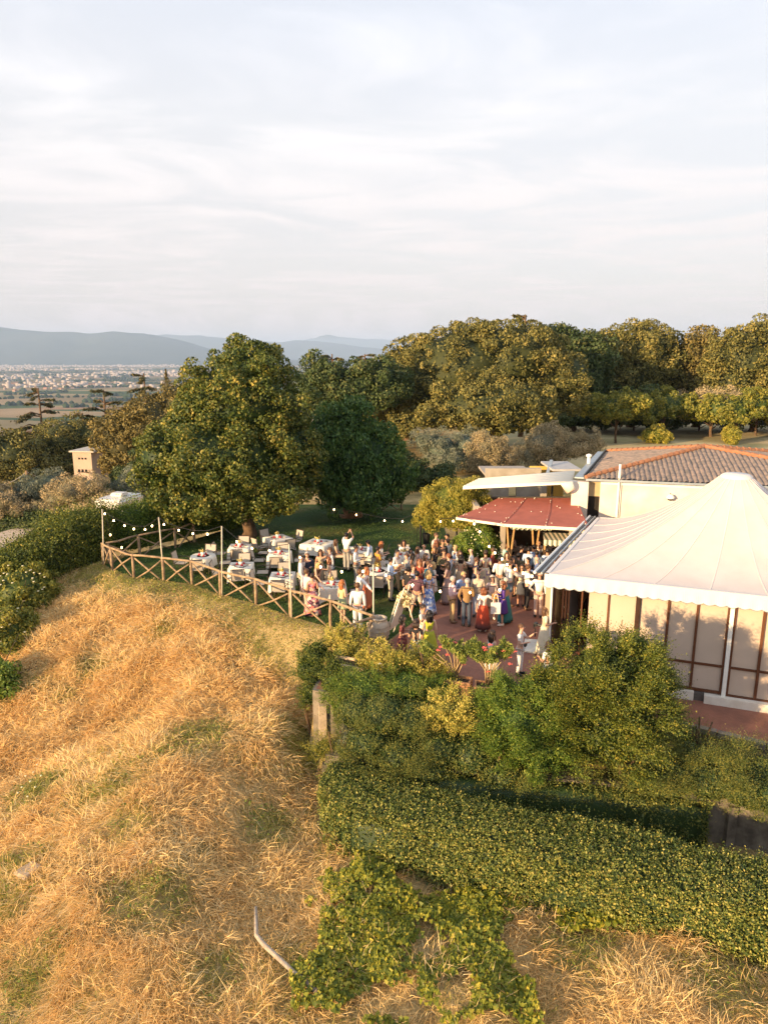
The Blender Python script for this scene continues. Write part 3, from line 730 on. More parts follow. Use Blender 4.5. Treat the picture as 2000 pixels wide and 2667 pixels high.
# folded glass door leaves in the opening
GL = bpy.data.materials.new('door_glass'); GL.use_nodes = True
_b = GL.node_tree.nodes['Principled BSDF']; _b.inputs['Transmission Weight'].default_value = .85; _b.inputs['Roughness'].default_value = .05; _b.inputs['Base Color'].default_value = (.8, .85, .85, 1)
for k in range(3):
    s_ = sw(1463) + k * .09; c = WA + TD * s_ - TN * (.02 + .02 * k); e_ = c - TN * .75 + TD * (.12 + .05 * k)
    d_ = tb(MB().bar((c.x, c.y, .04), (e_.x, e_.y, .04), .045, .08), 'door_leaf', BRN2)
    for p, q in (((c.x, c.y, 0.05), (c.x, c.y, 2.3)), ((e_.x, e_.y, .05), (e_.x, e_.y, 2.3))): MBx = MB().bar(p, q, .045, .05, (1, 0, 0)); tb(MBx, 'door_stile', BRN2)
    tb(MB().bar((c.x, c.y, 2.3), (e_.x, e_.y, 2.3), .045, .05), 'door_rail', BRN2); tb(MB().bar((c.x, c.y, 1.17), (e_.x, e_.y, 1.17), .012, 2.2), 'door_pane', GL)
# doorstep ramp, pale blue grey mat by the tent corner
st0, st1, st2, st3 = P(1361, 1694, .05), P(1409, 1702, .05), P(1409, 1666, .05), P(1366, 1663, .05)
me_ = MB(); q4 = [st0, st1, st2, st3]; me_.add([v for v in q4] + [Vector((v.x, v.y, .005)) for v in q4], [(0, 1, 2, 3), (0, 4, 5, 1), (1, 5, 6, 2), (2, 6, 7, 3), (3, 7, 4, 0)])
tag(me_.build('doorstep', mat('pale_step_stone', (.52, .53, .50), .7, .08, 3)), 'pale grey slab step on the terrace against the tent corner post', 'step')

# ================================================================== DISTANT PLAIN, TOWN, MOUNTAINS
def plain_mat():
    m, nt, b = nodes_of('plain_fields'); b.inputs['Roughness'].default_value = 1; b.inputs['Specular IOR Level'].default_value = 0
    t = nt.nodes.new('ShaderNodeTexCoord'); mp = nt.nodes.new('ShaderNodeMapping'); mp.inputs['Rotation'].default_value = (0, 0, .5); mp.inputs['Scale'].default_value = (1 / 420, 1 / 190, 0); nt.links.new(t.outputs['Object'], mp.inputs[0])
    v = nt.nodes.new('ShaderNodeTexVoronoi'); v.inputs['Scale'].default_value = 1; v.distance = 'CHEBYCHEV'; nt.links.new(mp.outputs[0], v.inputs['Vector'])
    s = nt.nodes.new('ShaderNodeSeparateColor'); nt.links.new(v.outputs['Color'], s.inputs[0])
    r = nt.nodes.new('ShaderNodeValToRGB'); st = [(0, (.06, .09, .035)), (.28, (.10, .13, .05)), (.45, (.30, .22, .11)), (.7, (.40, .29, .16)), (.9, (.33, .20, .11))]
    while len(r.color_ramp.elements) < len(st): r.color_ramp.elements.new(.5)
    for i, (p, c) in enumerate(st): r.color_ramp.elements[i].position = p; r.color_ramp.elements[i].color = (*c, 1)
    nt.links.new(s.outputs[0], r.inputs[0])
    n = nt.nodes.new('ShaderNodeTexNoise'); n.inputs['Scale'].default_value = 1 / 900; n.inputs['Detail'].default_value = 8; nt.links.new(t.outputs['Object'], n.inputs[0])
    r2 = nt.nodes.new('ShaderNodeValToRGB'); r2.color_ramp.elements[0].position = .42; r2.color_ramp.elements[0].color = (.55, .6, .55, 1); r2.color_ramp.elements[1].position = .6
    nt.links.new(n.outputs['Fac'], r2.inputs[0]); mx = nt.nodes.new('ShaderNodeMix'); mx.data_type = 'RGBA'; mx.blend_type = 'MULTIPLY'; mx.inputs[0].default_value = 1
    nt.links.new(r.outputs[0], mx.inputs['A']); nt.links.new(r2.outputs[0], mx.inputs['B']); nt.links.new(mx.outputs['Result'], b.inputs['Base Color']); return m
pl = MB().add([(-26000, -3000, -150), (26000, -3000, -150), (26000, 38000, -150), (-26000, 38000, -150)], [(0, 1, 2, 3)]).build('plain', plain_mat()); tag(pl, kind='structure')
MTN = mat('wooded_mountain', (.075, .085, .05), 1, .3, .0016, spec=0, col2=(.035, .05, .03), detail=8)
def mountains(name, x0, x1, yb, depth, prof, seed, amp):
    xs_ = np.linspace(x0, x1, 150); ys_ = np.linspace(0, 1, 40)
    def fz(X, T):
        top = np.interp(X, [p[0] for p in prof], [p[1] for p in prof])
        s = sstep(0, .5, T) * (1 - .6 * sstep(.55, 1, T))
        rid = 1 - np.abs(fbm(X, T * depth, 1500, seed, 4) * 2 - 1)
        return -151 + (top + 151) * s * (0.80 + .22 * rid * sstep(.05, .3, T)) + (fbm(X, T * depth, 500, seed + 5, 4) - .5) * amp * np.minimum(1, s * 2)
    X_, T = np.meshgrid(xs_, ys_); Z = fz(X_, T); Yv = yb + T * depth
    V = np.stack([X_.ravel(), Yv.ravel(), Z.ravel()], 1); i = np.arange(Z.size).reshape(Z.shape)
    F = np.stack([i[:-1, :-1].ravel(), i[:-1, 1:].ravel(), i[1:, 1:].ravel(), i[1:, :-1].ravel()], 1)
    return tag(link(name, np_mesh(name, V, F, MTN, smooth=True)), kind='structure')
def zz(py, Y): return PY(1000, py, Y).z
Y1 = 15000
def pr(l, Y): return [(PY(px, py, Y).x, PY(px, py, Y).z) for px, py in l]
mountains('mountain_range', -16000, 3500, 12000, 6000, pr([(-800, 800), (-200, 835), (0, 840), (60, 856), (130, 862), (230, 868), (300, 862), (380, 864), (450, 885), (520, 905), (600, 925), (700, 935), (900, 945)], Y1), 4, 70)
mountains('far_mountain_range', -9000, 9000, 19000, 7000, pr([(-500, 850), (300, 878), (430, 872), (520, 876), (620, 882), (720, 890), (770, 886), (860, 893), (950, 903), (1060, 915), (1500, 925)], 22500), 9, 60)
mountains('remote_mountain_range', -6000, 20000, 28000, 7000, pr([(-400, 870), (600, 900), (760, 888), (850, 872), (950, 884), (1050, 885), (1300, 880), (2000, 880)], 31500), 14, 50)

# town on the plain: the nearer farms are buildings of their own, the far town reads as one mass
WL = [mat('farm_wall_%s' % n_, c, .9, .06, .05) for n_, c in (('white', (.40, .34, .30)), ('cream', (.40, .31, .23)), ('pink', (.36, .24, .19)))]
FR_ = mat('farm_roof', (.36, .16, .09), .9, .1, .05)
def town_mass():
    V = []; F = []; k = 0; r_ = np.random.default_rng(3)
    while k < 1900:
        Y = r_.uniform(6200, 12200) if r_.random() < .85 else r_.uniform(3600, 6500)
        px = r_.uniform(-80, 640); x = PY(px, 1000, Y).x
        if fbm(np.array([x]), np.array([Y]), 1500, 2, 3)[0] < (.46 if Y > 7200 else .56): continue
        w, d, h = r_.uniform(10, 34), r_.uniform(10, 26), r_.uniform(6, 15) * (2.2 if r_.random() < .06 else 1); a = r_.uniform(0, 3.14)
        c, s_ = math.cos(a), math.sin(a)
        o = len(V)
        for z in (-150, -150 + h):
            for u, v in ((-1, -1), (1, -1), (1, 1), (-1, 1)): V.append((x + (u * w * c - v * d * s_) / 2, Y + (u * w * s_ + v * d * c) / 2, z))
        F += [(o, o + 1, o + 5, o + 4), (o + 1, o + 2, o + 6, o + 5), (o + 2, o + 3, o + 7, o + 6), (o + 3, o, o + 4, o + 7), (o + 4, o + 5, o + 6, o + 7)]; k += 1
    return V, F
V_, F_ = town_mass()
twn = link('distant_town', np_mesh('distant_town', V_, F_, WL[0])); tag(twn, 'pale hazy town spread along the foot of the mountains', kind='stuff')
def tree_mass():
    V = []; F = []; r_ = np.random.default_rng(5)
    for _ in range(120):
        Y = r_.uniform(2200, 9500); px = r_.uniform(-100, 640); x = PY(px, 1000, Y).x; a = r_.choice([.5, 2.07]) + r_.normal(0, .1); L = r_.uniform(60, 420)
        n = int(L / 16); 
        for i in range(n):
            cx, cy = x + math.cos(a) * i * 16 + r_.normal(0, 4), Y + math.sin(a) * i * 16 + r_.normal(0, 4); rr = r_.uniform(6, 13); o = len(V)
            for z, q in ((-151, .8), (-150 + rr * .6, 1.0), (-150 + rr * 1.2, .35)):
                for k in range(5): V.append((cx + math.cos(k * 1.257) * rr * q, cy + math.sin(k * 1.257) * rr * q, z))
            F += [(o + j * 5 + k, o + j * 5 + (k + 1) % 5, o + j * 5 + 5 + (k + 1) % 5, o + j * 5 + 5 + k) for j in range(2) for k in range(5)] 
            V.append((cx, cy, -150 + rr * 1.3)); t_ = len(V) - 1; F += [(o + 10 + k, o + 10 + (k + 1) % 5, t_, t_) for k in range(5)]
    return V, F
V_, F_ = tree_mass()
me_ = bpy.data.meshes.new('far_woods'); me_.from_pydata(V_, [], [f if f[2] != f[3] else f[:3] for f in F_]); me_.materials.append(mat('far_tree', (.035, .055, .025), 1, .2, .01, spec=0))
tag(link('far_woods', me_), 'dark lines and patches of trees between the fields of the plain', kind='stuff')
r_ = np.random.default_rng(11)
farms = [(30, 1003), (42, 1001), (60, 1006), (72, 1008), (95, 1012), (120, 1014), (140, 1013), (160, 1016), (175, 1007), (190, 1012), (210, 1010), (235, 1006), (250, 1004), (262, 1008), (285, 1004), (300, 1000), (15, 1015), (40, 1020), (20, 985), (75, 990), (110, 985), (135, 993), (180, 990), (230, 985)]
for k, (px, py) in enumerate(farms):
    p = P(px, py, -150); a = r_.uniform(0, 3.1); w, d, h = r_.uniform(16, 26), r_.uniform(11, 15), r_.uniform(6, 9)
    f = empty('farmhouse', p, a, 'pale farmhouse with a tiled roof far off on the hazy plain', 'farmhouse', 'farmhouses scattered over the plain')
    MB().box((0, 0, h / 2), (w, d, h)).build('wall', WL[k % 3], f)
    MB().add([(-w / 2 - 1, -d / 2 - 1, h), (w / 2 + 1, -d / 2 - 1, h), (w / 2 + 1, d / 2 + 1, h), (-w / 2 - 1, d / 2 + 1, h), (-w / 2, 0, h + 3.5), (w / 2, 0, h + 3.5)], [(0, 1, 5, 4), (2, 3, 4, 5), (0, 4, 3), (1, 2, 5), (3, 2, 1, 0)]).build('roof', FR_, f)
# ================================================================== VEGETATION
def unit(n, r): v = r.normal(size=(n, 3)); return v / np.linalg.norm(v, axis=1, keepdims=True)
def leaves(pos, nrm, size, r, aspect=.55, droop=.5, fold=.18, jit=.7, tone=None, up=None):
    """one folded two-triangle leaf per position; nrm = facing, size = length (scalar or array)"""
    n = len(pos); nn = nrm + r.normal(size=(n, 3)) * jit; nn /= np.linalg.norm(nn, axis=1, keepdims=True)
    t = r.normal(size=(n, 3)) * .6; t[:, 2] -= droop
    if up is not None: t = up + r.normal(size=(n, 3)) * .35
    t -= nn * np.sum(t * nn, 1, keepdims=True); t /= np.linalg.norm(t, axis=1, keepdims=True) + 1e-9
    s = np.cross(nn, t); L = (np.ones(n) * size * r.uniform(.7, 1.25, n))[:, None]; w = L * aspect * .5
    base = pos - t * L * .5; tip = pos + t * L * .5 - nn * L * .12; lf = pos + s * w + nn * L * fold * .4; rt = pos - s * w + nn * L * fold * .4
    V = np.stack([base, lf, tip, rt], 1).reshape(-1, 3); i = np.arange(n)[:, None] * 4
    F = np.concatenate([i + [[0, 2, 1]], i + [[0, 3, 2]]], 1).reshape(-1, 3)
    tn = r.random(n) if tone is None else tone
    return V, F, np.repeat(tn, 4)
def merge(parts):
    V = []; F = []; T = []; o = 0
    for v, f, t in parts: V.append(v); F.append(f + o); T.append(t); o += len(v)
    return np.concatenate(V), np.concatenate(F), np.concatenate(T)
def core_mesh(blobs, k, tone=0.0, n=14, m=8):  # closed cores added inside foliage, darkest leaf tone, to block light leaks
    parts = []
    for (c, rd) in blobs:
        u = np.linspace(0, 2 * np.pi, n, endpoint=False); v = np.linspace(0, np.pi, m)
        U, Vv = np.meshgrid(u, v); w = 1 + .10 * np.sin(U * 3 + Vv * 4)
        p = np.stack([c[0] + k * rd[0] * np.cos(U) * np.sin(Vv) * w, c[1] + k * rd[1] * np.sin(U) * np.sin(Vv) * w, c[2] + k * rd[2] * np.cos(Vv) * w], -1).reshape(-1, 3)
        i = np.arange(n * m).reshape(m, n); j = np.roll(i, -1, 1)
        q = np.stack([i[:-1].ravel(), i[1:].ravel(), j[1:].ravel(), j[:-1].ravel()], 1)
        F = np.concatenate([q[:, [0, 1, 2]], q[:, [0, 2, 3]]]); parts.append((p, F, np.full(len(p), tone)))
    return parts
def skin(main, n, leaf, aspect, r, k, droop=.3, zmin=-.9):
    area = np.array([rd[0] * rd[1] + rd[0] * rd[2] for c, rd in main]); area = area / area.sum(); idx = r.choice(len(main), n, p=area)
    u = unit(n, r); C = np.array([c for c, _ in main]); Rd = np.array([rd for _, rd in main])
    pos = C[idx] + Rd[idx] * u * (k + r.uniform(-.07, .05, n))[:, None]; keep = u[:, 2] > zmin
    for j, (c, rd) in enumerate(main): keep &= ~((idx != j) & ((((pos - c) / np.array(rd)) ** 2).sum(1) < .5))
    return leaves(pos[keep], u[keep], leaf * 1.1, r, aspect, droop, jit=.6, tone=r.random(keep.sum()) * .75)
def sub_blobs(main, k, rs, r, zmin=-.75, out=.86, jitter=.12):
    """smaller clumps over the surface of the main ellipsoids"""
    res = []
    area = np.array([rd[0] * rd[1] + rd[0] * rd[2] + rd[1] * rd[2] for c, rd in main]); area = area / area.sum()
    for (c, rd), a in zip(main, area):
        n = int(k * a * 1.4) + 3; u = unit(n, r); u = u[u[:, 2] > zmin]
        for w in u:
            p = np.array(c) + np.array(rd) * w * (out + r.normal() * jitter)
            ok = True
            for (c2, r2) in main:
                if c2 is c: continue
                if (((p - np.array(c2)) / np.array(r2)) ** 2).sum() < .62: ok = False; break
            if ok: s = rs * r.uniform(.65, 1.3); res.append((p, (s, s, s * r.uniform(.75, 1.0))))
    return res
def crown(name, main, m, r, k=60, rs=1.0, n=20000, leaf=.2, aspect=.55, droop=.5, zmin=-.7, core=.80, jit=.6, hang=0, thick=.3, tonefn=None, parent=None, out=.86):
    sb = sub_blobs(main, k, rs, r, zmin, out)
    C = np.array([b[0] for b in sb]); Rr = np.array([b[1] for b in sb]); wt = (Rr[:, 0] ** 2); wt = wt / wt.sum()
    tone_b = r.random(len(sb))
    idx = r.choice(len(sb), n, p=wt); u = unit(n, r)
    mc = np.array([np.array(c) for c, _ in main]).mean(0)
    outw = C[idx] - mc; outw /= np.linalg.norm(outw, axis=1, keepdims=True) + 1e-9
    u = u + outw * .55; u[:, 2] += .15; u /= np.linalg.norm(u, axis=1, keepdims=True)
    rad = 1 - np.abs(r.normal(size=n)) * thick; rad = np.clip(rad, .1, 1.12)
    pos = C[idx] + Rr[idx] * u * rad[:, None]
    tn = np.clip(.30 * tone_b[idx] + .7 * r.random(n), 0, 1)
    kp = (u[:, 1] < .5) | (r.random(n) < .3); pos, u, tn = pos[kp], u[kp], tn[kp]      # the far side of a crown is thinner
    if tonefn is not None: tn = tonefn(pos, tn)
    parts = [leaves(pos, u, leaf, r, aspect, droop, jit=jit, tone=tn)]
    parts += [skin(main, max(1500, n // 7), leaf, aspect, r, core + .05, droop)]
    parts += core_mesh(main, core - .06, .0)
    V, F, T = merge(parts)
    return link(name, np_mesh(name, V, F, m, T), None, parent)
def sprigs(pos, dirs, L, r, nl=9, leaf=.05, aspect=.4, spread=.35, tone=None, curve=.25):
    """twigs carrying leaves along their length"""
    n = len(pos); t = np.linspace(.12, 1, nl); d = dirs + r.normal(size=(n, 3)) * .18; d /= np.linalg.norm(d, axis=1, keepdims=True)
    Ls = (np.ones(n) * L * r.uniform(.6, 1.3, n))[:, None, None]
    bend = r.normal(size=(n, 1, 3)) * curve; bend[:, :, 2] -= .05
    pts = pos[:, None] + d[:, None] * Ls * t[None, :, None] + bend * Ls * (t ** 2)[None, :, None]
    rnd = r.normal(size=(n, nl, 3)); side = rnd - d[:, None] * np.sum(rnd * d[:, None], 2, keepdims=True); side /= np.linalg.norm(side, axis=2, keepdims=True) + 1e-9
    lp = pts + side * leaf * .45; upv = (d[:, None] * .8 + side * spread * 2)
    tn = (r.random(n) if tone is None else tone)[:, None] * .55 + .45 * r.random((n, nl))
    nr = np.cross(side, d[:, None].repeat(nl, 1)) + side * .4 + np.array([0, 0, .3])
    return leaves(lp.reshape(-1, 3), nr.reshape(-1, 3), leaf * np.repeat(1 - .35 * t[None], n, 0).ravel(), r, aspect, 0, jit=.35, tone=tn.ravel(), up=upv.reshape(-1, 3))
BARK = mat('brown_bark', (.17, .105, .06), .95, .3, 4, 1.0, 14, col2=(.07, .045, .028))
GBARK = mat('grey_bark', (.22, .18, .13), .95, .3, 4, 1.0, 14, col2=(.10, .08, .06))
def trunk(parent, base, h, r0, r1, m=None, limbs=5, spread=1.6, r=None, lean=(0, 0)):
    mb = MB(); k = 6
    pts = [Vector((lean[0] * (i / k) ** 1.3 + math.sin(i * 1.7) * r0 * .25, lean[1] * (i / k), -.25 + (h + .25) * i / k)) for i in range(k + 1)]
    rad = [r0 * 1.45 if i == 0 else r0 + (r1 - r0) * i / k for i in range(k + 1)]
    mb.tube(pts, rad, 9)
    for i in range(limbs):
        a = i * 2.399 + .5; s = pts[3 + i % 3]; e = s + Vector((math.cos(a) * spread, math.sin(a) * spread, h * .45 + .3 * i)); mid = s.lerp(e, .5) + Vector((0, 0, -h * .06))
        mb.tube([s, mid, e], [r1 * .8, r1 * .55, r1 * .22], 6)
    o = mb.build('trunk', m or BARK, parent, True); return o
def tree(label, base, main, m, seed, cat='tree', name='tree', h=2.5, r0=.22, bark=None, limbs=5, spread=1.6, group=None, **kw):
    """main: blobs relative to base"""
    r = np.random.default_rng(seed)
    t = empty(name, base, 0, label, cat, group)
    crown('crown', [(np.array(c, float), rd) for c, rd in main], m, r, parent=t, **kw)
    trunk(t, base, h, r0, r0 * .6, bark, limbs, spread)
    return t
M_LIN = leafmat('linden_leaf', [(0, (.012, .028, .006)), (.4, (.038, .062, .011)), (.7, (.085, .102, .018)), (.88, (.15, .145, .028)), (1, (.27, .235, .055))], trans=.22)
M_MUL = leafmat('mulberry_leaf', [(0, (.012, .036, .009)), (.6, (.038, .085, .018)), (1, (.11, .15, .03))], trans=.3)
M_OAK = leafmat('holm_oak_leaf', [(0, (.020, .028, .008)), (.5, (.074, .082, .022)), (.85, (.135, .128, .036)), (1, (.20, .175, .052))], trans=.12, rough=.7)
M_OAKD = leafmat('dark_oak_leaf', [(0, (.012, .026, .008)), (.6, (.035, .06, .018)), (1, (.08, .09, .03))], trans=.15, rough=.65)
M_OAKB = leafmat('brown_oak_leaf', [(0, (.026, .028, .009)), (.5, (.080, .076, .024)), (1, (.145, .125, .040))], trans=.12, rough=.7)
M_OLV = leafmat('olive_leaf', [(0, (.07, .075, .045)), (.5, (.19, .18, .10)), (1, (.34, .29, .17))], trans=.1, rough=.6)
M_OLVG = leafmat('grey_olive_leaf', [(0, (.035, .055, .042)), (.5, (.085, .115, .085)), (1, (.17, .19, .14))], trans=.1, rough=.6)
M_CED = leafmat('cedar_needle', [(0, (.018, .026, .014)), (.6, (.05, .062, .03)), (1, (.12, .11, .05))], trans=.05, rough=.7)
M_YG = leafmat('bright_green_leaf', [(0, (.035, .060, .012)), (.5, (.105, .125, .022)), (1, (.24, .23, .045))], trans=.35)
M_WIL = leafmat('yellow_green_leaf', [(0, (.06, .085, .012)), (.5, (.17, .18, .03)), (1, (.32, .29, .06))], trans=.3)
M_HED = leafmat('hedge_leaf', [(0, (.008, .022, .007)), (.35, (.044, .074, .016)), (.65, (.115, .14, .03)), (1, (.30, .28, .08))], trans=.2)
M_PIT = leafmat('variegated_leaf', [(0, (.07, .09, .02)), (.4, (.17, .19, .035)), (1, (.42, .37, .10))], trans=.3)
M_ROS = leafmat('rosemary_needle', [(0, (.014, .032, .009)), (.5, (.052, .078, .018)), (1, (.18, .175, .035))], trans=.15)
M_CYP = leafmat('shrub_spray_leaf', [(0, (.010, .024, .005)), (.45, (.045, .070, .011)), (.8, (.105, .125, .018)), (1, (.23, .20, .035))], trans=.2)
M_LAU = leafmat('laurel_leaf', [(0, (.020, .05, .008)), (.5, (.06, .11, .014)), (1, (.15, .19, .03))], trans=.25)
M_IVY = leafmat('vine_leaf', [(0, (.012, .028, .006)), (.5, (.036, .062, .010)), (1, (.13, .15, .025))], trans=.25, rough=.5)

# ---- the big linden on the lawn
b0 = P(648, 1397)
def rel(px, py, Y, b): p = PY(px, py, Y); return (p.x - b.x, p.y - b.y, p.z - b.z)
def blob(px, py, Y, rx, rz, b, ry=None):
    """crown lobe at a pixel, radii given in source pixels at that distance"""
    c = rel(px, py, Y, b); s = Y / FPX / 1.0; return (c, (rx * s, (ry or rx) * s, rz * s))
lin = [blob(590, 1190, 37.0, 205, 150, b0, 180), blob(625, 1060, 37.3, 168, 120, b0, 145), blob(645, 965, 37.6, 98, 70, b0, 90), blob(430, 1200, 36.6, 75, 95, b0, 90), blob(755, 1190, 37.4, 75, 110, b0, 95), blob(500, 1290, 36.2, 110, 60, b0), blob(700, 1280, 36.6, 105, 58, b0), blob(520, 1070, 37.3, 60, 80, b0)]
tree('huge linden with yellow-tipped dark leaves standing on the lawn behind the set tables', b0, lin, M_LIN, 1, name='linden_tree', h=3.0, r0=.38, k=560, rs=.55, n=82000, leaf=.155, aspect=.7, droop=.8, zmin=-.95, spread=2.2, core=.84, thick=.22)
b1 = P(915, 1345)
tree('dark green mulberry with drooping branches and a thick pale trunk right of the linden', b1, [blob(900, 1200, 42.5, 115, 110, b1), blob(965, 1190, 42.5, 70, 85, b1), blob(905, 1115, 42.5, 62, 68, b1), blob(985, 1245, 42.0, 60, 60, b1), blob(855, 1130, 42.8, 50, 60, b1), blob(940, 1290, 41.5, 100, 50, b1), blob(1010, 1240, 42.5, 55, 80, b1)], M_MUL, 2, name='mulberry_tree', h=1.7, r0=.6, k=260, rs=.7, n=26000, leaf=.22, droop=1.3, spread=2.2, bark=mat('pale_mulberry_bark', (.36, .19, .085), .95, .3, 3, 1, 12, col2=(.16, .08, .04)))

# ---- trees behind, each its own crown (px lobes at a distance)
def far_tree(label, px, py_base, Y, zb, lobes, m, seed, **kw):
    b = PY(px, py_base, Y); b.z = zb
    L = [blob(*l[:2], Y + (l[4] if len(l) > 4 else 0), l[2], l[3], b) for l in lobes]
    return tree(label, b, L, m, seed, **kw)
far_tree('great rounded holm oak of olive-brown clumps behind the olive trees, tallest of the wood', 1290, 1100, 76, 0, [(1200, 960, 150, 110), (1330, 940, 140, 100), (1130, 1010, 110, 90), (1420, 1010, 90, 85), (1260, 1050, 200, 75, -3), (1110, 900, 40, 20), (1480, 990, 55, 70, -2), (1240, 880, 70, 40), (1360, 880, 60, 35)], M_OAK, 3, name='holm_oak', h=4, r0=.6, k=620, rs=.85, n=50000, leaf=.30, spread=4, core=.86, thick=.2)
far_tree('dark brown-green oak partly hidden behind the left side of the great holm oak', 1060, 1110, 80, 0, [(1050, 1010, 95, 95), (1000, 1040, 70, 90), (1090, 960, 50, 40)], M_OAK, 4, name='holm_oak', h=4, r0=.5, k=120, rs=1.2, n=15000, leaf=.36, spread=3, thick=.2)
far_tree('leafy mixed green tree behind the mulberry, below the two flat-topped cedars', 900, 1110, 70, -2, [(940, 1010, 75, 70), (870, 1020, 70, 80), (990, 1000, 60, 70), (830, 1010, 60, 70)], M_OAKD, 5, name='broadleaf_tree', h=4, r0=.4, k=130, rs=1.0, n=15000, leaf=.32, spread=3)
far_tree('dark green round-topped oak between the great holm oak and the next oak', 1490, 1110, 92, 0, [(1490, 960, 85, 95), (1450, 910, 50, 45), (1530, 1000, 60, 90)], M_OAKD, 6, name='oak_tree', h=4, r0=.5, k=150, rs=1.4, n=16000, leaf=.4, spread=3)
far_tree('broad golden oak with a dark left flank behind the orchard rows', 1640, 1100, 98, 0, [(1610, 930, 75, 80), (1680, 920, 90, 80), (1640, 990, 110, 75), (1560, 960, 50, 80, 4), (1740, 960, 60, 80)], M_OAK, 7, name='oak_tree', h=4, r0=.5, k=380, rs=1.05, n=26000, leaf=.37, spread=4, thick=.2)
far_tree('twiggy thin-crowned brown oak between the golden oak and the tall oak at the wood edge', 1810, 1100, 98, 0, [(1810, 940, 70, 70), (1790, 990, 70, 70), (1850, 910, 60, 45), (1840, 980, 60, 80)], M_OAKB, 8, name='oak_tree', h=4, r0=.5, k=160, rs=1.2, n=12000, leaf=.38, spread=4, core=.7, thick=.35)
far_tree('tall golden oak cut by the right edge of the picture behind the orchard', 1960, 1100, 92, 0, [(1940, 940, 95, 90), (2030, 900, 90, 80), (1900, 1000, 80, 70), (2010, 990, 110, 80), (2130, 930, 90, 110)], M_OAK, 9, name='oak_tree', h=4, r0=.5, k=460, rs=1.0, n=27000, leaf=.37, spread=4, thick=.2)
far_tree('low dark undergrowth tree under the golden oak, behind the first orchard tree', 1700, 1115, 88, 0, [(1640, 1060, 60, 40), (1700, 1050, 60, 35), (1590, 1070, 40, 40)], M_OAKD, 10, name='shrub_tree', h=2, r0=.2, k=70, rs=1.0, n=8000, leaf=.35)
far_tree('pale grey-brown olive standing behind the orchard below the twiggy oak', 1850, 1120, 86, 0, [(1850, 1050, 60, 40), (1790, 1060, 40, 35), (1930, 1060, 60, 35)], M_OLV, 11, name='olive_tree', h=2, r0=.2, k=60, rs=.9, n=9000, leaf=.3, aspect=.25)
far_tree('bright shrubby tree at the foot of the great holm oak, above the grey olive', 1130, 1140, 70, 0, [(1130, 1090, 60, 30), (1230, 1100, 70, 30), (1320, 1100, 70, 35), (1050, 1110, 40, 40)], M_OAK, 12, name='shrub_tree', h=1.5, r0=.2, k=80, rs=.8, n=9000, leaf=.3)
# orchard of small bright trees on the pale field to the right
FIELD = mat('dry_orchard_grass', (.62, .48, .27), .95, .3, .12, .5, 2, col2=(.30, .27, .11))
fm = poly_sheet('orchard_field', [(14, 52), (70, 48), (70, 118), (18, 118), (9, 90), (12, 64)], .03, FIELD)
orch = [('first small bright green orchard tree from the left, slim bent trunk', 1601, 1155, [(1590, 1065, 60, 38), (1640, 1055, 55, 35), (1545, 1060, 35, 32)]),
        ('second small bright green orchard tree, right above the orange roof peak', 1725, 1140, [(1740, 1060, 70, 42), (1690, 1075, 50, 32), (1790, 1070, 45, 35)]),
        ('third small bright green orchard tree, leaning trunk right of the roof peak', 1912, 1150, [(1910, 1070, 65, 42), (1960, 1055, 65, 40), (1865, 1065, 40, 32)]),
        ('orchard tree at the right picture edge with a short orange trunk', 1965, 1135, [(1990, 1065, 60, 40), (2050, 1075, 70, 45)])]
for i, (lb, px, py, lo) in enumerate(orch):
    b = P(px, py); tree(lb, b, [blob(x, y, b.y, rx, rz, b) for x, y, rx, rz in lo], M_YG, 20 + i, name='orchard_tree', h=2.6, r0=.14, k=110, rs=.6, n=7500, leaf=.32, limbs=4, spread=1.2, group='orchard trees on the pale field', core=.7, thick=.35)
for i, (lb, px, py) in enumerate([('small yellow-green bush on the field under the orchard trees, above the roof peak', 1700, 1140), ('smaller bush on the field beside the leaning orchard trunk', 1905, 1142)]):
    b = P(px + 70 * (i == 0) * 0, py + 15); tree(lb, b, [((0, 0, .9), (1.6 - i * .8, 1.2, 1.1)), ((.9 - i, .2, .6), (1.2 - i * .6, 1, .8))], M_WIL, 30 + i, cat='bush', name='field_bush', h=.6, r0=.06, k=50, rs=.35, n=4000, leaf=.16, limbs=3, spread=.4)

for i, (px, py, rx, lb) in enumerate([(1480, 1085, 90, 'dark undergrowth at the foot of the wood left of the orchard'), (1650, 1082, 110, 'dark undergrowth behind the first orchard trees'), (1820, 1080, 110, 'dark undergrowth between the orchard and the twiggy oak'), (1970, 1078, 100, 'dark undergrowth behind the orchard at the right picture edge')]):
    far_tree(lb, px, 1112, 93, 0, [(px, py, rx, 30), (px - rx * .6, py + 8, rx * .6, 26), (px + rx * .6, py - 4, rx * .6, 32)], M_OAKD, 160 + i, cat='undergrowth', name='undergrowth_bush', h=1, r0=.15, k=60, rs=.9, n=5500, leaf=.4)
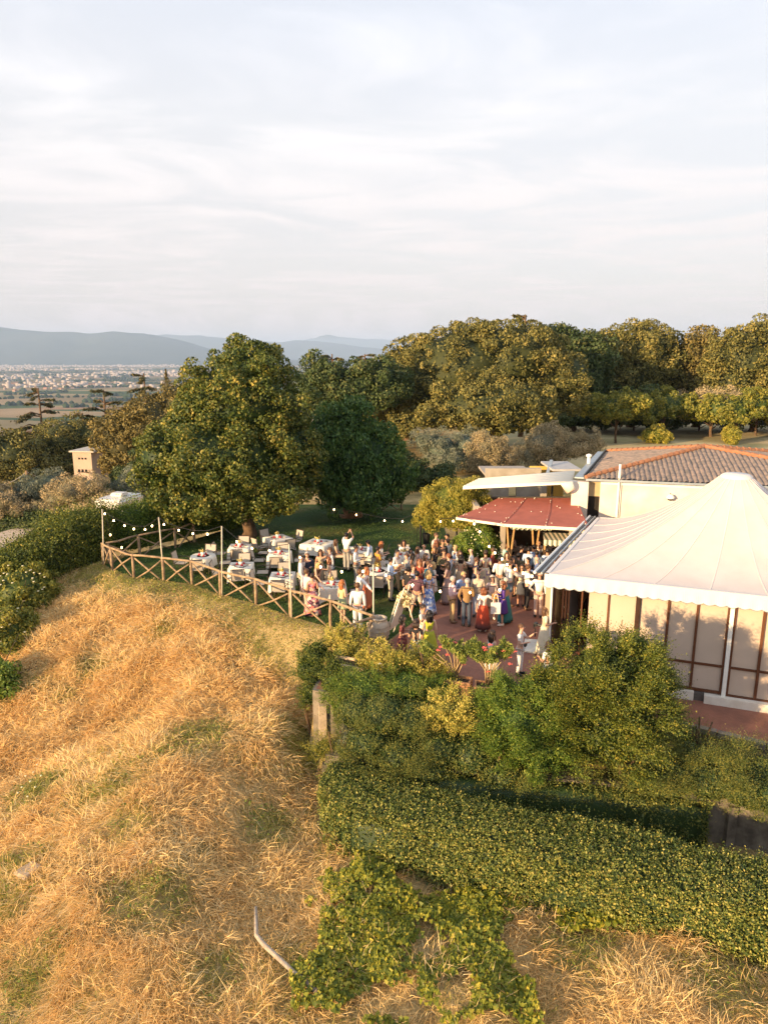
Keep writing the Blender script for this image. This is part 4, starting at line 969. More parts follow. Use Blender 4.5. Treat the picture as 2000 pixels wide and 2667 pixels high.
# olives in the middle distance
far_tree('bushy pale gold olive tree directly behind the annex, left of the flue pipe', 1440, 1215, 56, 0, [(1420, 1160, 62, 48), (1480, 1165, 60, 42), (1530, 1160, 40, 40), (1390, 1190, 45, 35)], M_OLV, 40, name='olive_tree', h=1.8, r0=.22, bark=GBARK, k=150, rs=.55, n=17000, leaf=.21, aspect=.2, droop=-1.0, jit=.9, core=.72, thick=.4)
far_tree('blue-grey olive tree right of the dark mulberry', 1180, 1215, 60, -.5, [(1150, 1170, 60, 45), (1220, 1165, 55, 42), (1190, 1195, 80, 35), (1105, 1150, 35, 25)], M_OLVG, 41, name='olive_tree', h=1.6, r0=.22, bark=GBARK, k=140, rs=.55, n=15000, leaf=.21, aspect=.2, droop=-1.0, jit=.9, core=.72, thick=.4)
far_tree('sunlit golden olive between the blue-grey olive and the annex roof', 1275, 1225, 58, -.3, [(1270, 1170, 45, 45), (1300, 1195, 40, 32), (1250, 1200, 35, 30)], M_OLV, 42, name='olive_tree', h=1.6, r0=.2, bark=GBARK, k=90, rs=.5, n=12000, leaf=.19, aspect=.2, droop=-.9, jit=.9, core=.72, thick=.4)
far_tree('dark shady bush below the blue-grey olive, beside the mulberry', 1080, 1260, 52, 0, [(1080, 1240, 55, 40), (1130, 1250, 50, 35), (1040, 1210, 35, 45)], M_OAKD, 43, cat='bush', name='laurel_bush', h=1, r0=.1, k=70, rs=.6, n=9000, leaf=.2)
# willow-like golden bush left of the bar, and the flowering round bush
bw = P(1175, 1372)
tree('tall feathery yellow-green bush left of the awnings', bw, [blob(1170, 1310, 33.5, 70, 60, bw), blob(1225, 1300, 33.8, 52, 48, bw), blob(1120, 1350, 33.2, 32, 42, bw), blob(1200, 1345, 33.0, 70, 45, bw)], M_WIL, 50, cat='bush', name='feathery_bush', h=1.2, r0=.12, k=200, rs=.38, n=20000, leaf=.14, aspect=.25, droop=-1.0, jit=.9, core=.78, thick=.45)
bj = P(1252, 1462)
tree('round dark jasmine bush dotted with pale flowers behind the crowd', bj, [blob(1250, 1415, 30.2, 62, 46, bj), blob(1215, 1425, 30.2, 30, 36, bj), blob(1290, 1425, 30.2, 32, 35, bj)], M_LAU, 51, cat='bush', name='jasmine_bush', h=.7, r0=.08, k=120, rs=.25, n=15000, leaf=.09, core=.82, thick=.3)
r = np.random.default_rng(5); u = unit(150, r); u = u[(u[:, 1] < .2)]
mb = MB()
for w in u:
    c = rel(1252, 1418, 30.2, bj); mb.ell((c[0] + w[0] * 1.12, c[1] + w[1] * 1.05, c[2] + w[2] * .82), (.035, .035, .03), 5, 3)
o = mb.build('blossom', mat('cream_petal', (.75, .66, .40), .7), [q for q in bpy.data.objects if q.name.startswith('jasmine_bush')][0]); tag(o, kind='stuff')

# ---- left woods
far_tree('large brown rounded oak behind the tower, left of the linden', 370, 1230, 74, -8, [(420, 1120, 110, 90), (340, 1150, 90, 85), (470, 1070, 60, 60), (320, 1190, 55, 60), (420, 1220, 100, 60)], M_OAKB, 60, name='oak_tree', h=4, r0=.5, k=260, rs=.9, n=23000, leaf=.31, spread=3, core=.84, thick=.25)
far_tree('dark oak wood crown left of the small tower', 170, 1240, 92, -9, [(180, 1150, 80, 65), (130, 1180, 80, 65), (230, 1140, 50, 50), (190, 1210, 110, 50)], M_OAK, 61, name='oak_tree', h=4, r0=.5, k=150, rs=1.0, n=12000, leaf=.32, spread=3)
far_tree('dark oak crown at the left picture edge below the lone cedar', 30, 1240, 84, -9, [(40, 1190, 75, 55), (-20, 1180, 70, 60), (60, 1230, 80, 40)], M_OAK, 62, name='oak_tree', h=4, r0=.5, k=120, rs=1.0, n=13000, leaf=.32, spread=3)
far_tree('dark green tree mass behind the tower foot, beside the linden', 330, 1270, 64, -6, [(335, 1255, 45, 30), (385, 1230, 50, 45), (305, 1275, 30, 22)], M_OAKD, 63, name='oak_tree', h=2, r0=.3, k=70, rs=.7, n=9000, leaf=.25)
far_tree('grey olive tree right of the small tower, against the linden', 360, 1300, 58, -5, [(360, 1260, 50, 40), (340, 1285, 45, 30)], M_OLVG, 64, name='olive_tree', h=1.5, r0=.2, bark=GBARK, k=60, rs=.5, n=8000, leaf=.18, aspect=.25, core=.72, thick=.4)
far_tree('pale olive tree in front of the small tower', 200, 1340, 56, -5, [(190, 1285, 60, 40), (240, 1275, 45, 35), (150, 1300, 40, 35), (260, 1300, 45, 32)], M_OLV, 65, name='olive_tree', h=1.5, r0=.2, bark=GBARK, k=110, rs=.5, n=9000, leaf=.2, aspect=.25, core=.74, thick=.4)
far_tree('pale olive tree left of the utility pole, near the dirt road', 20, 1360, 58, -5, [(10, 1310, 60, 45), (50, 1330, 45, 35), (-30, 1290, 50, 50)], M_OLV, 66, name='olive_tree', h=1.5, r0=.2, bark=GBARK, k=80, rs=.5, n=7500, leaf=.2, aspect=.25, core=.74, thick=.4)
far_tree('grey-gold olive tree just right of the utility pole', 100, 1330, 60, -5, [(95, 1275, 50, 38), (135, 1260, 45, 32), (60, 1290, 35, 30)], M_OLVG, 67, name='olive_tree', h=1.5, r0=.2, bark=GBARK, k=80, rs=.5, n=7500, leaf=.2, aspect=.25, core=.74, thick=.4)
# cedars: layered, gaps between the plates
def cedar(label, px, py_top, Y, zb, H, W, m, seed, plates=7, lean=0, top=1.0):
    r = np.random.default_rng(seed); b = PY(px, py_top, Y); ht = b.z; b.z = zb; H_ = ht - zb
    t = empty('cedar_tree', b, 0, label, 'tree'); mb = MB()
    tr = [Vector((lean * (i / 8) ** 2, 0, H_ * i / 8)) for i in range(9)]; mb.tube(tr, [.35 - .033 * i for i in range(9)], 7)
    parts = []; W = W * 1.35
    for k in range(plates):
        f = 1 - k / plates * min(1, H / H_); z = H_ * f - .2
        for j in range(4 + k // 2):
            a = r.uniform(0, 6.28); L = W * (.25 + .75 * (k + .6) / plates) * r.uniform(.6, 1.15) * top
            s = Vector((lean * f * f, 0, z - r.uniform(0, .9))); e = s + Vector((math.cos(a) * L, math.sin(a) * L, r.uniform(-.30, .25) * L)); mid = s.lerp(e, .5) + Vector((0, 0, r.uniform(.02, .2) * L))
            mb.tube([s, mid, e], [.10, .07, .02], 5)
            n = int(100 * L / 2) + 30; tt = np.sqrt(r.uniform(.12, 1, n)); p = np.outer((1 - tt) ** 2, s) + np.outer(2 * tt * (1 - tt), mid) + np.outer(tt ** 2, e)
            p += np.stack([r.normal(0, .22 * L * .45, n), r.normal(0, .22 * L * .45, n), -np.abs(r.normal(0, .14, n))], 1) * tt[:, None]
            parts.append(leaves(p, np.tile([0, 0, 1.0], (n, 1)), .46, r, .36, .9, jit=.6))
    V, F, T = merge(parts); link('crown', np_mesh('crown', V, F, m, T), None, t); mb.build('trunk', BARK, t, True)
cedar('lone layered cedar above the left woods, drooping plates against the plain', 100, 1010, 96, -14, 11, 3.9, M_CED, 70, 8)
cedar('small flat-topped cedar leaning left of the big brown oak', 215, 1075, 92, -12, 7, 3.4, M_CED, 71, 5)
cedar('cedar with dark dense plates rising behind the brown oak', 270, 1015, 94, -12, 9, 3.6, M_CED, 72, 7)
cedar('wide cedar against the far town, nearest the linden', 375, 972, 96, -12, 9, 4.4, M_CED, 73, 7)
cedar('tall thin cedar left of the pair behind the linden, spreading flat top', 865, 922, 100, -6, 8, 3.6, M_CED, 74, 5, top=1.2)
cedar('flat-topped cedar right behind the linden crown', 950, 922, 100, -6, 8, 3.0, M_CED, 75, 5, top=1.2)
cedar('cedar tip poking out above the great holm oak', 1368, 820, 86, 0, 7, 3.2, M_CED, 76, 4)
cedar('distant cedar just left of the great holm oak', 1015, 920, 110, -6, 8, 3.0, M_CED, 77, 4)
ds = empty('dead_spruce', PY(432, 962, 100), 0, 'slender brown dead conifer between the wide cedar and the linden', 'tree'); z0 = 9
mb = MB(); mb.tube([(0, 0, -z0), (0, 0, 0)], [.2, .03], 6); mb.build('trunk', BARK, ds)
r = np.random.default_rng(9); n = 900; tt = r.uniform(0, 1, n); p = np.stack([r.normal(0, 1, n) * tt * .75, r.normal(0, 1, n) * tt * .75, -tt * 6], 1)
V, F, T = leaves(p, np.tile([0, 0, 1.0], (n, 1)), .35, r, .3, .2); link('crown', np_mesh('crown', V, F, M_OAKB, T), None, ds)

# ---- hedges on the left (tall, loose, upright shoots)
def hedge_run(name, label, pts, w, h, m, seed, n, leaf, sp=0, spL=.5, cat='hedge', spm=None, core=.86, zoff=0, hv=.12, aspect=.5, tonef=None, join=True):
    """pts: list of ground points (x,y,z) along the run; a lumpy box of leaves w wide and h high"""
    r = np.random.default_rng(seed); pts = [Vector(p) for p in pts]
    for _ in range(2): pts = [pts[0]] + [q for i in range(len(pts) - 1) for q in (pts[i].lerp(pts[i + 1], .25), pts[i].lerp(pts[i + 1], .75))] + [pts[-1]]
    base = pts[0]
    t = empty(name, base, 0, label, cat)
    segs = [(pts[i + 1] - pts[i]).length for i in range(len(pts) - 1)]; tot = sum(segs); cs = np.concatenate([[0], np.cumsum(segs)])
    A = np.array([list(p - base) for p in pts])
    def at(s):
        k = np.clip(np.searchsorted(cs, s, side='right') - 1, 0, len(segs) - 1); f = (s - cs[k]) / np.array(segs)[k]
        p = A[k] + (A[k + 1] - A[k]) * f[:, None]; d = (A[k + 1] - A[k]) / np.array(segs)[k][:, None]
        return p, np.stack([d[:, 1], -d[:, 0], np.zeros(len(s))], 1)
    def surf(n):
        s = r.uniform(-.0, tot, n); ke = r.random(n) < .05; s = np.where(ke, np.where(s < tot / 2, s / tot * .5, tot - (tot - s) / tot * .5), s); v = r.uniform(0, 1, n); P_, N_ = at(s)
        # profile: rounded box, v 0..1 goes front foot -> top -> back foot
        per = 2 * h + w; q = v * per; off = np.where(q < h, w / 2, np.where(q < h + w, w / 2 - (q - h), -w / 2)); zz_ = np.where(q < h, q, np.where(q < h + w, h, per - q))
        nz = np.where((q > h) & (q < h + w), 1.0, .15); no = np.where(q < h, 1.0, np.where(q < h + w, 0.0, -1.0))
        rr = np.minimum(h - zz_, .25) ; edge = (np.abs(off) > w / 2 - .25) & (zz_ > h - .25)
        lump = (fbm(s + (off + w) * .7, zz_ * 1.3, .9, seed, 3) - .5) * 2 * hv
        sc = 1 + lump / max(.4, w / 2)
        zz2 = zz_ * (1 + lump * .5 / h) - np.where(edge, .10, 0)
        en = np.sqrt(np.clip(np.minimum(s, tot - s) / (w * .5), 0.0, 1)) * .999 + .001
        pos = P_ + N_ * (off * sc * np.where(edge, .93, 1) * en)[:, None]; pos[:, 2] += zz2
        nrm = N_ * no[:, None]; nrm[:, 2] += nz; return pos, nrm, zz_ / h, s
    pos, nrm, hz_, s = surf(n); pos += nrm * (r.normal(0, leaf * .8, n) - leaf * .4)[:, None]
    tn = np.clip(r.random(n) * .75 + .25 * fbm(pos[:, 0], pos[:, 1] + pos[:, 2], .5, seed + 2, 2), 0, 1)
    if tonef: tn = tonef(pos, tn)
    parts = [leaves(pos, nrm, leaf, r, aspect, .2, jit=.75, tone=tn)]
    if sp:
        pos, nrm, hz_, s = surf(sp); dirs = nrm * .6; dirs[:, 2] += .75
        parts.append(sprigs(pos - nrm * .05, dirs, spL, r, 7, leaf, aspect))
    # added inner core in a very dark leaf tone, stops light leaking through
    k = max(2, int(tot / .5)); ss = np.linspace(0.02, tot - .02, k); P_, N_ = at(ss); prof = [(1, 0), (1, .8), (.7, 1), (-.7, 1), (-1, .8), (-1, 0)]
    vs = []
    for o_, z_ in prof:
        ec = np.sqrt(np.clip((np.minimum(ss, tot - ss) - .30) / (w * .6), .01, 1))[:, None]; q = P_ + N_ * (o_ * w / 2 * core * ec); q[:, 2] += z_ * h * (core + .04); vs.append(q)
    vs = np.stack(vs, 1).reshape(-1, 3); i = np.arange(k * 6).reshape(k, 6); q = np.stack([i[:-1, :-1].ravel(), i[1:, :-1].ravel(), i[1:, 1:].ravel(), i[:-1, 1:].ravel()], 1)
    ends = np.array([[0, 1, 5], [1, 2, 4], [2, 3, 4], [1, 4, 5]]); ends = np.concatenate([ends, ends + (k - 1) * 6])
    parts.append((vs, np.concatenate([q[:, [0, 1, 2]], q[:, [0, 2, 3]], ends]), np.full(len(vs), .03)))
    V, F, T = merge(parts); o = link('foliage', np_mesh('foliage', V, F, m, T), None, t)
    mb = MB()
    for j in range(max(2, int(tot / 1.5))):
        q, _ = at(np.array([tot * (j + .5) / max(2, int(tot / 1.5))])); q = q[0]; mb.tube([(q[0], q[1], q[2] - .2), (q[0] + .1, q[1], q[2] + h * .6)], [.06, .03], 5)
    mb.build('stem', BARK, t)
    return t
def gp(x, y, dz=0): return (x, y, H1(x, y) + dz)
hedge_run('tall_hedge', 'tall loose green hedge along the lawn edge behind the rustic fence, under the linden', [(-14.2, 35.6, -.3), (-12.3, 37.4, -.2), (-10.6, 38.8, 0), (-8.3, 40.2, 0)], 1.7, 2.05, M_LAU, 80, 14000, .13, 900, .7, hv=.3)
hedge_run('tall_hedge', 'broad bushy hedge at the hill edge left of the first light pole', [gp(-17.6, 29.6, -.3), gp(-16.3, 31.5, -.2), gp(-15.0, 33.6, .2), (-14.3, 35.4, -.5)], 2.3, 2.5, M_CYP, 81, 22000, .13, 1300, .7, hv=.35)
# elder-like shrubs at the left edge, falling with the slope
for i, (px, py, Y, rx, rz, lb) in enumerate([(60, 1535, 29.6, 90, 72, 'leafy elder shrub with small cream blossoms below the left hedge'), (15, 1645, 27.0, 85, 72, 'lower leafy elder shrub with cream blossoms at the left picture edge'), (90, 1455, 32.5, 60, 46, 'light green shrub between the left hedge and the elder shrubs'), (-15, 1765, 24.0, 50, 45, 'dark green weed shrub cut by the left picture edge above the straw'), (-20, 1495, 32, 70, 60, 'shrub beside the dirt road at the left picture edge')]):
    p = PY(px, py, Y); b = Vector((p.x, p.y, H1(p.x, p.y)))
    tree(lb, b, [blob(px, py, Y, rx, rz, b), blob(px + 30, py + 35, Y - .4, rx * .6, rz * .7, b), blob(px - 30, py + 20, Y, rx * .7, rz * .8, b)], M_YG if i != 3 else M_LAU, 84 + i, cat='shrub', name='elder_shrub', h=.8, r0=.05, k=110, rs=.32, n=8500, leaf=.14, core=.82, thick=.35)
    if i < 2:
        rr = np.random.default_rng(i); u = unit(90, rr); mb = MB(); c = rel(px, py, Y, b)
        for w in u[(u[:, 1] < .3) & (u[:, 2] > -.2)]: mb.ell((c[0] + w[0] * rx * Y / FPX, c[1] + w[1] * rx * Y / FPX, c[2] + w[2] * rz * Y / FPX + .05), (.06, .06, .02), 6, 3)
        tag(mb.build('blossom', mat('cream_petal', (.75, .66, .40)), [q for q in bpy.data.objects if q.name.startswith('elder_shrub')][-1]), kind='stuff')
hedge_run('low_shrub_row', 'dark bushy growth behind the utility pole beside the dirt road', [(-33, 58, -5.2), (-26, 57, -5.0), (-18, 55, -4.6)], 2.4, 1.9, M_OAKD, 90, 9000, .25, 300, .6, cat='shrub row', hv=.4)

# ---- foreground shrubs
def bush(label, name, main, m, seed, n, leaf, spn, spL, nl=9, aspect=.35, core=.84, base=None, cat='bush', updir=.5, swirl=0.0, k=90, rs=.35, spread=.35, thick=.3, rad=.93):
    r = np.random.default_rng(seed); b = base; t = empty(name, b, 0, label, cat); main = [(np.array(c, float), rd) for c, rd in main]
    sb = sub_blobs(main, k, rs, r, -.6, .88); C = np.array([q[0] for q in sb]); Rr = np.array([q[1] for q in sb]); wt = Rr[:, 0] ** 2; wt /= wt.sum()
    parts = []
    if n:
        idx = r.choice(len(sb), n, p=wt); u = unit(n, r); pos = C[idx] + Rr[idx] * u * np.clip(1 - np.abs(r.normal(size=n)) * thick, .1, 1.1)[:, None]; kp = (u[:, 1] < .5) | (r.random(n) < .3); pos, u = pos[kp], u[kp]
        parts.append(leaves(pos, u, leaf, r, aspect, .1, jit=.7))
    if spn:
        area = np.array([rd[0] * rd[2] for c, rd in main]); area = area / area.sum(); idx = r.choice(len(main), spn, p=area); u = unit(spn, r); u[:, 2] = np.abs(u[:, 2] + .35) - .35
        Cm = np.array([c for c, _ in main]); Rm = np.array([rd for _, rd in main]); pos = Cm[idx] + Rm[idx] * u * r.uniform(rad - .13, rad + .05, spn)[:, None]
        tf = r.random(spn) < .86; i2 = r.choice(len(sb), spn, p=wt); ou = C[i2] - Cm.mean(0); ou /= np.linalg.norm(ou, axis=1, keepdims=True) + 1e-9; u2 = u * (.42 if updir < 1.0 else .7) + ou * .9; u2 /= np.linalg.norm(u2, axis=1, keepdims=True)
        pos = np.where(tf[:, None], C[i2] + Rr[i2] * u2 * .75, pos); u = np.where(tf[:, None], u2, u); idx = np.where(tf, -1, idx)
        keep = np.ones(spn, bool)
        for j, (c, rd) in enumerate(main): keep &= ~((idx != j) & ((((pos - c) / np.array(rd)) ** 2).sum(1) < .66))
        keep &= (pos[:, 2] > .0) & ((u[:, 1] < .55) | (r.random(spn) < .35)); pos = pos[keep]; u = u[keep]
        d = u.copy(); d[:, 2] += updir; d[:, 0] += swirl; d /= np.linalg.norm(d, axis=1, keepdims=True)
        parts.append(sprigs(pos, d, spL, r, nl, leaf, aspect, spread, curve=.2))
    sk = max(leaf, .07); parts += [skin(main, int(sum(rd[0] * rd[2] for _, rd in main) * 9.5 / (sk * sk * .30)), sk, max(aspect, .42), r, core - .03, -.4)]
    parts += core_mesh(main, core - .12, .0)
    V, F, T = merge(parts); link('foliage', np_mesh('foliage', V, F, m, T), None, t)
    mb = MB()
    for j in range(5): a = j * 1.3; mb.tube([(0.05 * math.cos(a), .05 * math.sin(a), -.2), (math.cos(a) * .3, math.sin(a) * .3, .8)], [.05, .02], 5)
    mb.build('stem', BARK, t); return t
def fb(px, py, Y, rx, rz, b, ry=None):
    p = PY(px, py, Y); s = (p - CAM).length / FPX; return ((p.x - b.x, p.y - b.y, p.z - b.z), (rx * s, (ry or rx) * s, rz * s))
# big spiky bush in front of the tent
b = Vector((4.2, 17.0, -1.4))
bush('big spiky feathery green bush in front of the marquee doorway', 'feathery_bush', [fb(1575, 1860, 17.0, 135, 150, b, 130), fb(1575, 1760, 17.2, 100, 80, b), fb(1635, 1815, 17.0, 80, 90, b), fb(1500, 1860, 16.9, 80, 110, b)], M_CYP, 100, 9000, .075, 9500, .46, 10, .5, base=b, updir=.55, swirl=.30, k=130, rs=.32, core=.82)
b = Vector((2.9, 17.1, -1.4))
bush('smooth rounded bright green laurel bush left of the big spiky bush', 'laurel_bush', [fb(1370, 1875, 17.2, 112, 98, b), fb(1325, 1862, 17.4, 68, 66, b), fb(1430, 1835, 17.3, 80, 60, b), fb(1420, 1930, 17.0, 95, 75, b)], M_LAU, 101, 20000, .07, 3400, .24, 7, .42, base=b, updir=.4, k=150, rs=.26, core=.86)
# rosemary masses
ros = [(930, 1850, 18.3, 60, 55), (1000, 1860, 18.0, 75, 60), (1070, 1880, 17.9, 60, 70), (960, 1930, 17.6, 70, 45), (1040, 1960, 17.4, 80, 45)]
b = Vector((-.2, 18.0, -1.4)); bush('dull green rosemary shrub with upright golden spikes above the hedge corner', 'rosemary_bush', [fb(*q, b) for q in ros], M_ROS, 102, 2500, .05, 3600, .36, 8, .34, base=b, updir=1.3, core=.80, k=46, rs=.34)
b = Vector((1.4, 17.6, -1.4)); bush('shaded rosemary growth between the yellow shrub and the laurel bush', 'rosemary_bush', [fb(1150, 1950, 17.4, 70, 60, b), fb(1230, 1960, 17.3, 80, 60, b), fb(1310, 2010, 17.0, 80, 50, b), fb(1110, 2000, 17.2, 80, 40, b)], M_ROS, 103, 2000, .05, 2500, .36, 8, .34, base=b, updir=1.2, core=.80, k=46, rs=.34)
for i, (px, py, Y, lb) in enumerate([(1700, 1990, 16.9, 'dark rosemary clump right beside the big spiky bush'), (1800, 1985, 16.8, 'rosemary clump with golden spikes left of the bare concrete wall'), (1890, 2000, 16.5, 'rosemary clump hanging over the bare concrete wall'), (1980, 2025, 16.2, 'rosemary clump at the right picture edge over the wall'), (1620, 2040, 16.9, 'dark rosemary clump in the shadow under the big spiky bush')]):
    p = PY(px, py, Y); b = Vector((p.x, p.y, -1.4)); k_ = .8 if i == 4 else 1
    bush(lb, 'rosemary_bush', [fb(px, py, Y, 62 * k_, 55 * k_, b), fb(px + 30, py + 52, Y - .75, 52 * k_, 42 * k_, b), fb(px - 35, py + 40, Y - .5, 48 * k_, 45 * k_, b)], M_ROS, 110 + i, 800, .05, 1800, .38, 8, .34, base=b, updir=1.5, core=.78, k=40, rs=.30)
b = Vector((8.6, 17.6, -.9)); bush('soft taller green grass clump at the edge of the lower terrace', 'grass_clump', [fb(1780, 1925, 17.9, 40, 35, b), fb(1700, 1930, 17.9, 40, 30, b)], M_LAU, 120, 300, .04, 900, .42, 10, .12, base=b, updir=2.0, core=.6, cat='plant')
# yellow shrubs
yl = [((1170, 1850, 17.6, 60, 48), 'small yellow-leaved shrub below the terracotta planters, beside the laurel bush', .0), ((905, 1688, 21.3, 50, 58), 'tall yellow variegated shrub growing in the end planter beside the fence corner', 1), ((1040, 1722, 20.0, 58, 34), 'yellow variegated shrub in front of the three chatting women', 2), ((1112, 1750, 19.7, 48, 28), 'yellow variegated shrub left of the first oleander', 3), ((980, 1735, 20.0, 38, 50), 'small yellow shrub climbing over the planter corner behind the tap', 4)]
for (q, lb, i) in yl:
    p = PY(q[0], q[1], q[2]); b = Vector((p.x, p.y, -1.35 if i == 0 else .35)); 
    bush(lb, 'variegated_shrub', [fb(*q, b), fb(q[0] + q[3] * .4, q[1] + q[4] * .4, q[2] - .1, q[3] * .7, q[4] * .6, b), fb(q[0] - q[3] * .4, q[1] + q[4] * .35, q[2], q[3] * .6, q[4] * .6, b)], M_PIT, 130 + int(i), 3800, .07, 650, .22, 7, .5, base=b, updir=.5, k=60, rs=.2, core=.62, thick=.6)
b = Vector((-.6, 18.9, -1.35)); bush('fresh green climbing growth hanging from the planters above the rosemary', 'climbing_shrub', [fb(960, 1790, 19.0, 75, 45, b), fb(1060, 1790, 18.9, 75, 42, b), fb(1130, 1800, 18.8, 50, 35, b), fb(900, 1820, 19.0, 50, 40, b)], M_LAU, 140, 9000, .06, 1100, .26, 8, .4, base=b, k=110, rs=.2, core=.8)
b = Vector((-1.9, 19.6, -1.6)); bush('ivy curtain with small dark leaves hanging round the concrete end pillar', 'ivy_curtain', [fb(870, 1760, 19.9, 30, 65, b), fb(830, 1760, 20.3, 25, 60, b), fb(880, 1850, 19.3, 28, 70, b), fb(920, 1870, 19.0, 36, 60, b)], M_IVY, 141, 9000, .06, 0, .2, base=b, k=90, rs=.18, core=.7, thick=.5)
b = PY(850, 1990, 17.9); b.z = H1(b.x, b.y); bush('small bright weed bush at the foot of the concrete pillar', 'weed_bush', [fb(845, 1950, 18.2, 32, 28, b)], M_YG, 142, 1500, .06, 200, .25, 8, .35, base=b, k=30, rs=.15, core=.7)
b = Vector((-1.3, 18.0, -1.5)); bush('silvery grey-green shrub between the pillar and the rosemary', 'silver_shrub', [fb(905, 1950, 18.2, 36, 60, b), fb(930, 1870, 18.6, 34, 45, b)], M_OLVG, 143, 4000, .045, 400, .22, 8, .35, base=b, k=50, rs=.16, core=.74, thick=.5)

b = Vector((-2.2, 19.9, -1.6)); bush('dark green creeper covering the left flank of the terrace corner', 'creeper', [fb(815, 1800, 19.9, 30, 45, b), fb(800, 1745, 20.6, 30, 36, b), fb(825, 1700, 21.2, 30, 34, b), fb(870, 1780, 19.6, 40, 36, b)], M_IVY, 144, 7000, .07, 500, .3, 8, .5, base=b, k=70, rs=.2, core=.78, thick=.5)
# ---- clipped hedge in the foreground
hp = [(-1.35, 17.1), (-.9, 16.35), (.3, 15.75), (2.3, 15.05), (4.4, 14.3), (6.6, 13.5), (9.0, 12.65), (12.0, 11.6)]
hpts = [(x, y, -2.85 - .02 * max(0, x)) for x, y in hp]
def hb(pos, tn): return tn
hedge_run('clipped_hedge', 'long clipped hedge of small yellow-green leaves running across the foreground', hpts, 1.75, 1.75, M_HED, 150, 90000, .066, 8500, .21, hv=.20, aspect=.6, core=.86)

hedge_run('shade_shrub_row', 'dark unlit shrubs filling the ditch between the clipped hedge and the retaining wall', [(-1.2, 17.75, -2.5), (.6, 16.95, -2.5), (3.0, 16.6, -2.5), (5.2, 16.3, -2.5), (7.2, 15.95, -2.55), (8.15, 15.8, -2.75)], .8, 1.38, M_ROS, 151, 7000, .07, 2200, .3, hv=.4, cat='shrub row')

# ================================================================== DRY GRASS
M_STRAW = leafmat('straw', [(0, (.30, .20, .07)), (.3, (.64, .48, .19)), (.7, (.84, .66, .33)), (1, (.90, .80, .50))], trans=.3, rough=.6)
M_GRASS = leafmat('green_grass', [(0, (.05, .075, .018)), (.5, (.15, .17, .04)), (1, (.38, .33, .11))], trans=.3, rough=.6)
def blades(base, d, L, w, droop, r, tone):
    n = len(base); d = d / np.linalg.norm(d, axis=1, keepdims=True); s = np.cross(d, r.normal(size=(n, 3))); s /= np.linalg.norm(s, axis=1, keepdims=True)
    g_ = np.array([0, 0, -1.0]); L = L[:, None]; w = w[:, None] * .55; dr = droop[:, None]
    mid = base + d * L * .5 + g_ * L * dr * .10; tip = base + d * L + g_ * L * dr * .6 + r.normal(size=(n, 3)) * L * .08
    V = np.stack([base, mid - s * w, tip, mid + s * w], 1).reshape(-1, 3); i = np.arange(n)[:, None] * 4
    F = np.concatenate([i + [[0, 1, 3]], i + [[1, 2, 3]]], 1).reshape(-1, 3)
    return V, F, np.repeat(tone, 4)
def blades3(base, d, L, w, droop, r, tone):
    """bent ribbons, 3 triangles each"""
    n = len(base); d = d / np.linalg.norm(d, axis=1, keepdims=True); s = np.cross(d, r.normal(size=(n, 3))); s /= np.linalg.norm(s, axis=1, keepdims=True)
    g_ = np.array([0, 0, -1.0]); L = L[:, None]; w = w[:, None] * .5; dr = droop[:, None]
    mid = base + d * L * .55 + g_ * L * dr * .12; tip = base + d * L + g_ * L * dr * .62 + r.normal(size=(n, 3)) * L * .07
    V = np.stack([base - s * w, base + s * w, mid - s * w * .8, mid + s * w * .8, tip], 1).reshape(-1, 3); i = np.arange(n)[:, None] * 5
    F = np.concatenate([i + [[0, 1, 3]], i + [[0, 3, 2]], i + [[2, 3, 4]]], 1).reshape(-1, 3)
    return V, F, np.repeat(tone, 5)
FEN = np.array(FENCE)
HEDGE_L = np.array(hp)
def field_points(n, r, x0, x1, y0, y1):
    x = r.uniform(x0, x1, n); y = r.uniform(y0, y1, n)
    vis = np.abs(x) < (y * .62 + 4.2); k = vis & ~inside(x, y, PLAT)
    k &= ~((x > -1.9) & (y > np.interp(x, [p[0] for p in hp], [p[1] for p in hp]) - .55) & (x > -2.2))
    return x[k], y[k]
def slope_dir(x, y):
    e = .4; gx = (height(x + e, y, False) - height(x - e, y, False)) / (2 * e); gy = (height(x, y + e, False) - height(x, y - e, False)) / (2 * e); return gx, gy
VINE = [tuple(G(*q))[:2] for q in [(930, 2190), (1050, 2230), (1270, 2330), (1350, 2480), (1300, 2660), (820, 2660), (860, 2480), (910, 2330)]]
SPOTS = [(G(px, py), q) for px, py, q in [(110, 2050, 1.1), (290, 2040, 1.3), (330, 2140, .8), (480, 1930, 1.0), (30, 2350, .7), (700, 2160, .6), (820, 1830, 1.2), (560, 2560, .8), (50, 2610, .9), (240, 1740, .9), (400, 2330, .7), (780, 1700, 1.0), (60, 2250, .7), (1500, 2480, .8), (1850, 2560, .9), (430, 1640, .7)]]
def green_mask(x, y):
    g1 = fbm(x, y, 2.6, 31, 4); dF = seg_dist(x, y, FENCE, False)
    m = sstep(.58, .72, g1) * .5 + sstep(2.2, .6, dF + (g1 - .5) * 2) * .95
    m = m + sstep(-4.8, -2.4, x) * sstep(22, 19.5, y) * sstep(14, 17, y) * .25
    for p, q in SPOTS: m = m + .85 * sstep(q * 1.3, q * .4, np.hypot(x - p.x, y - p.y) + (g1 - .5) * 2.2)
    return np.clip(m, 0, 1), dF
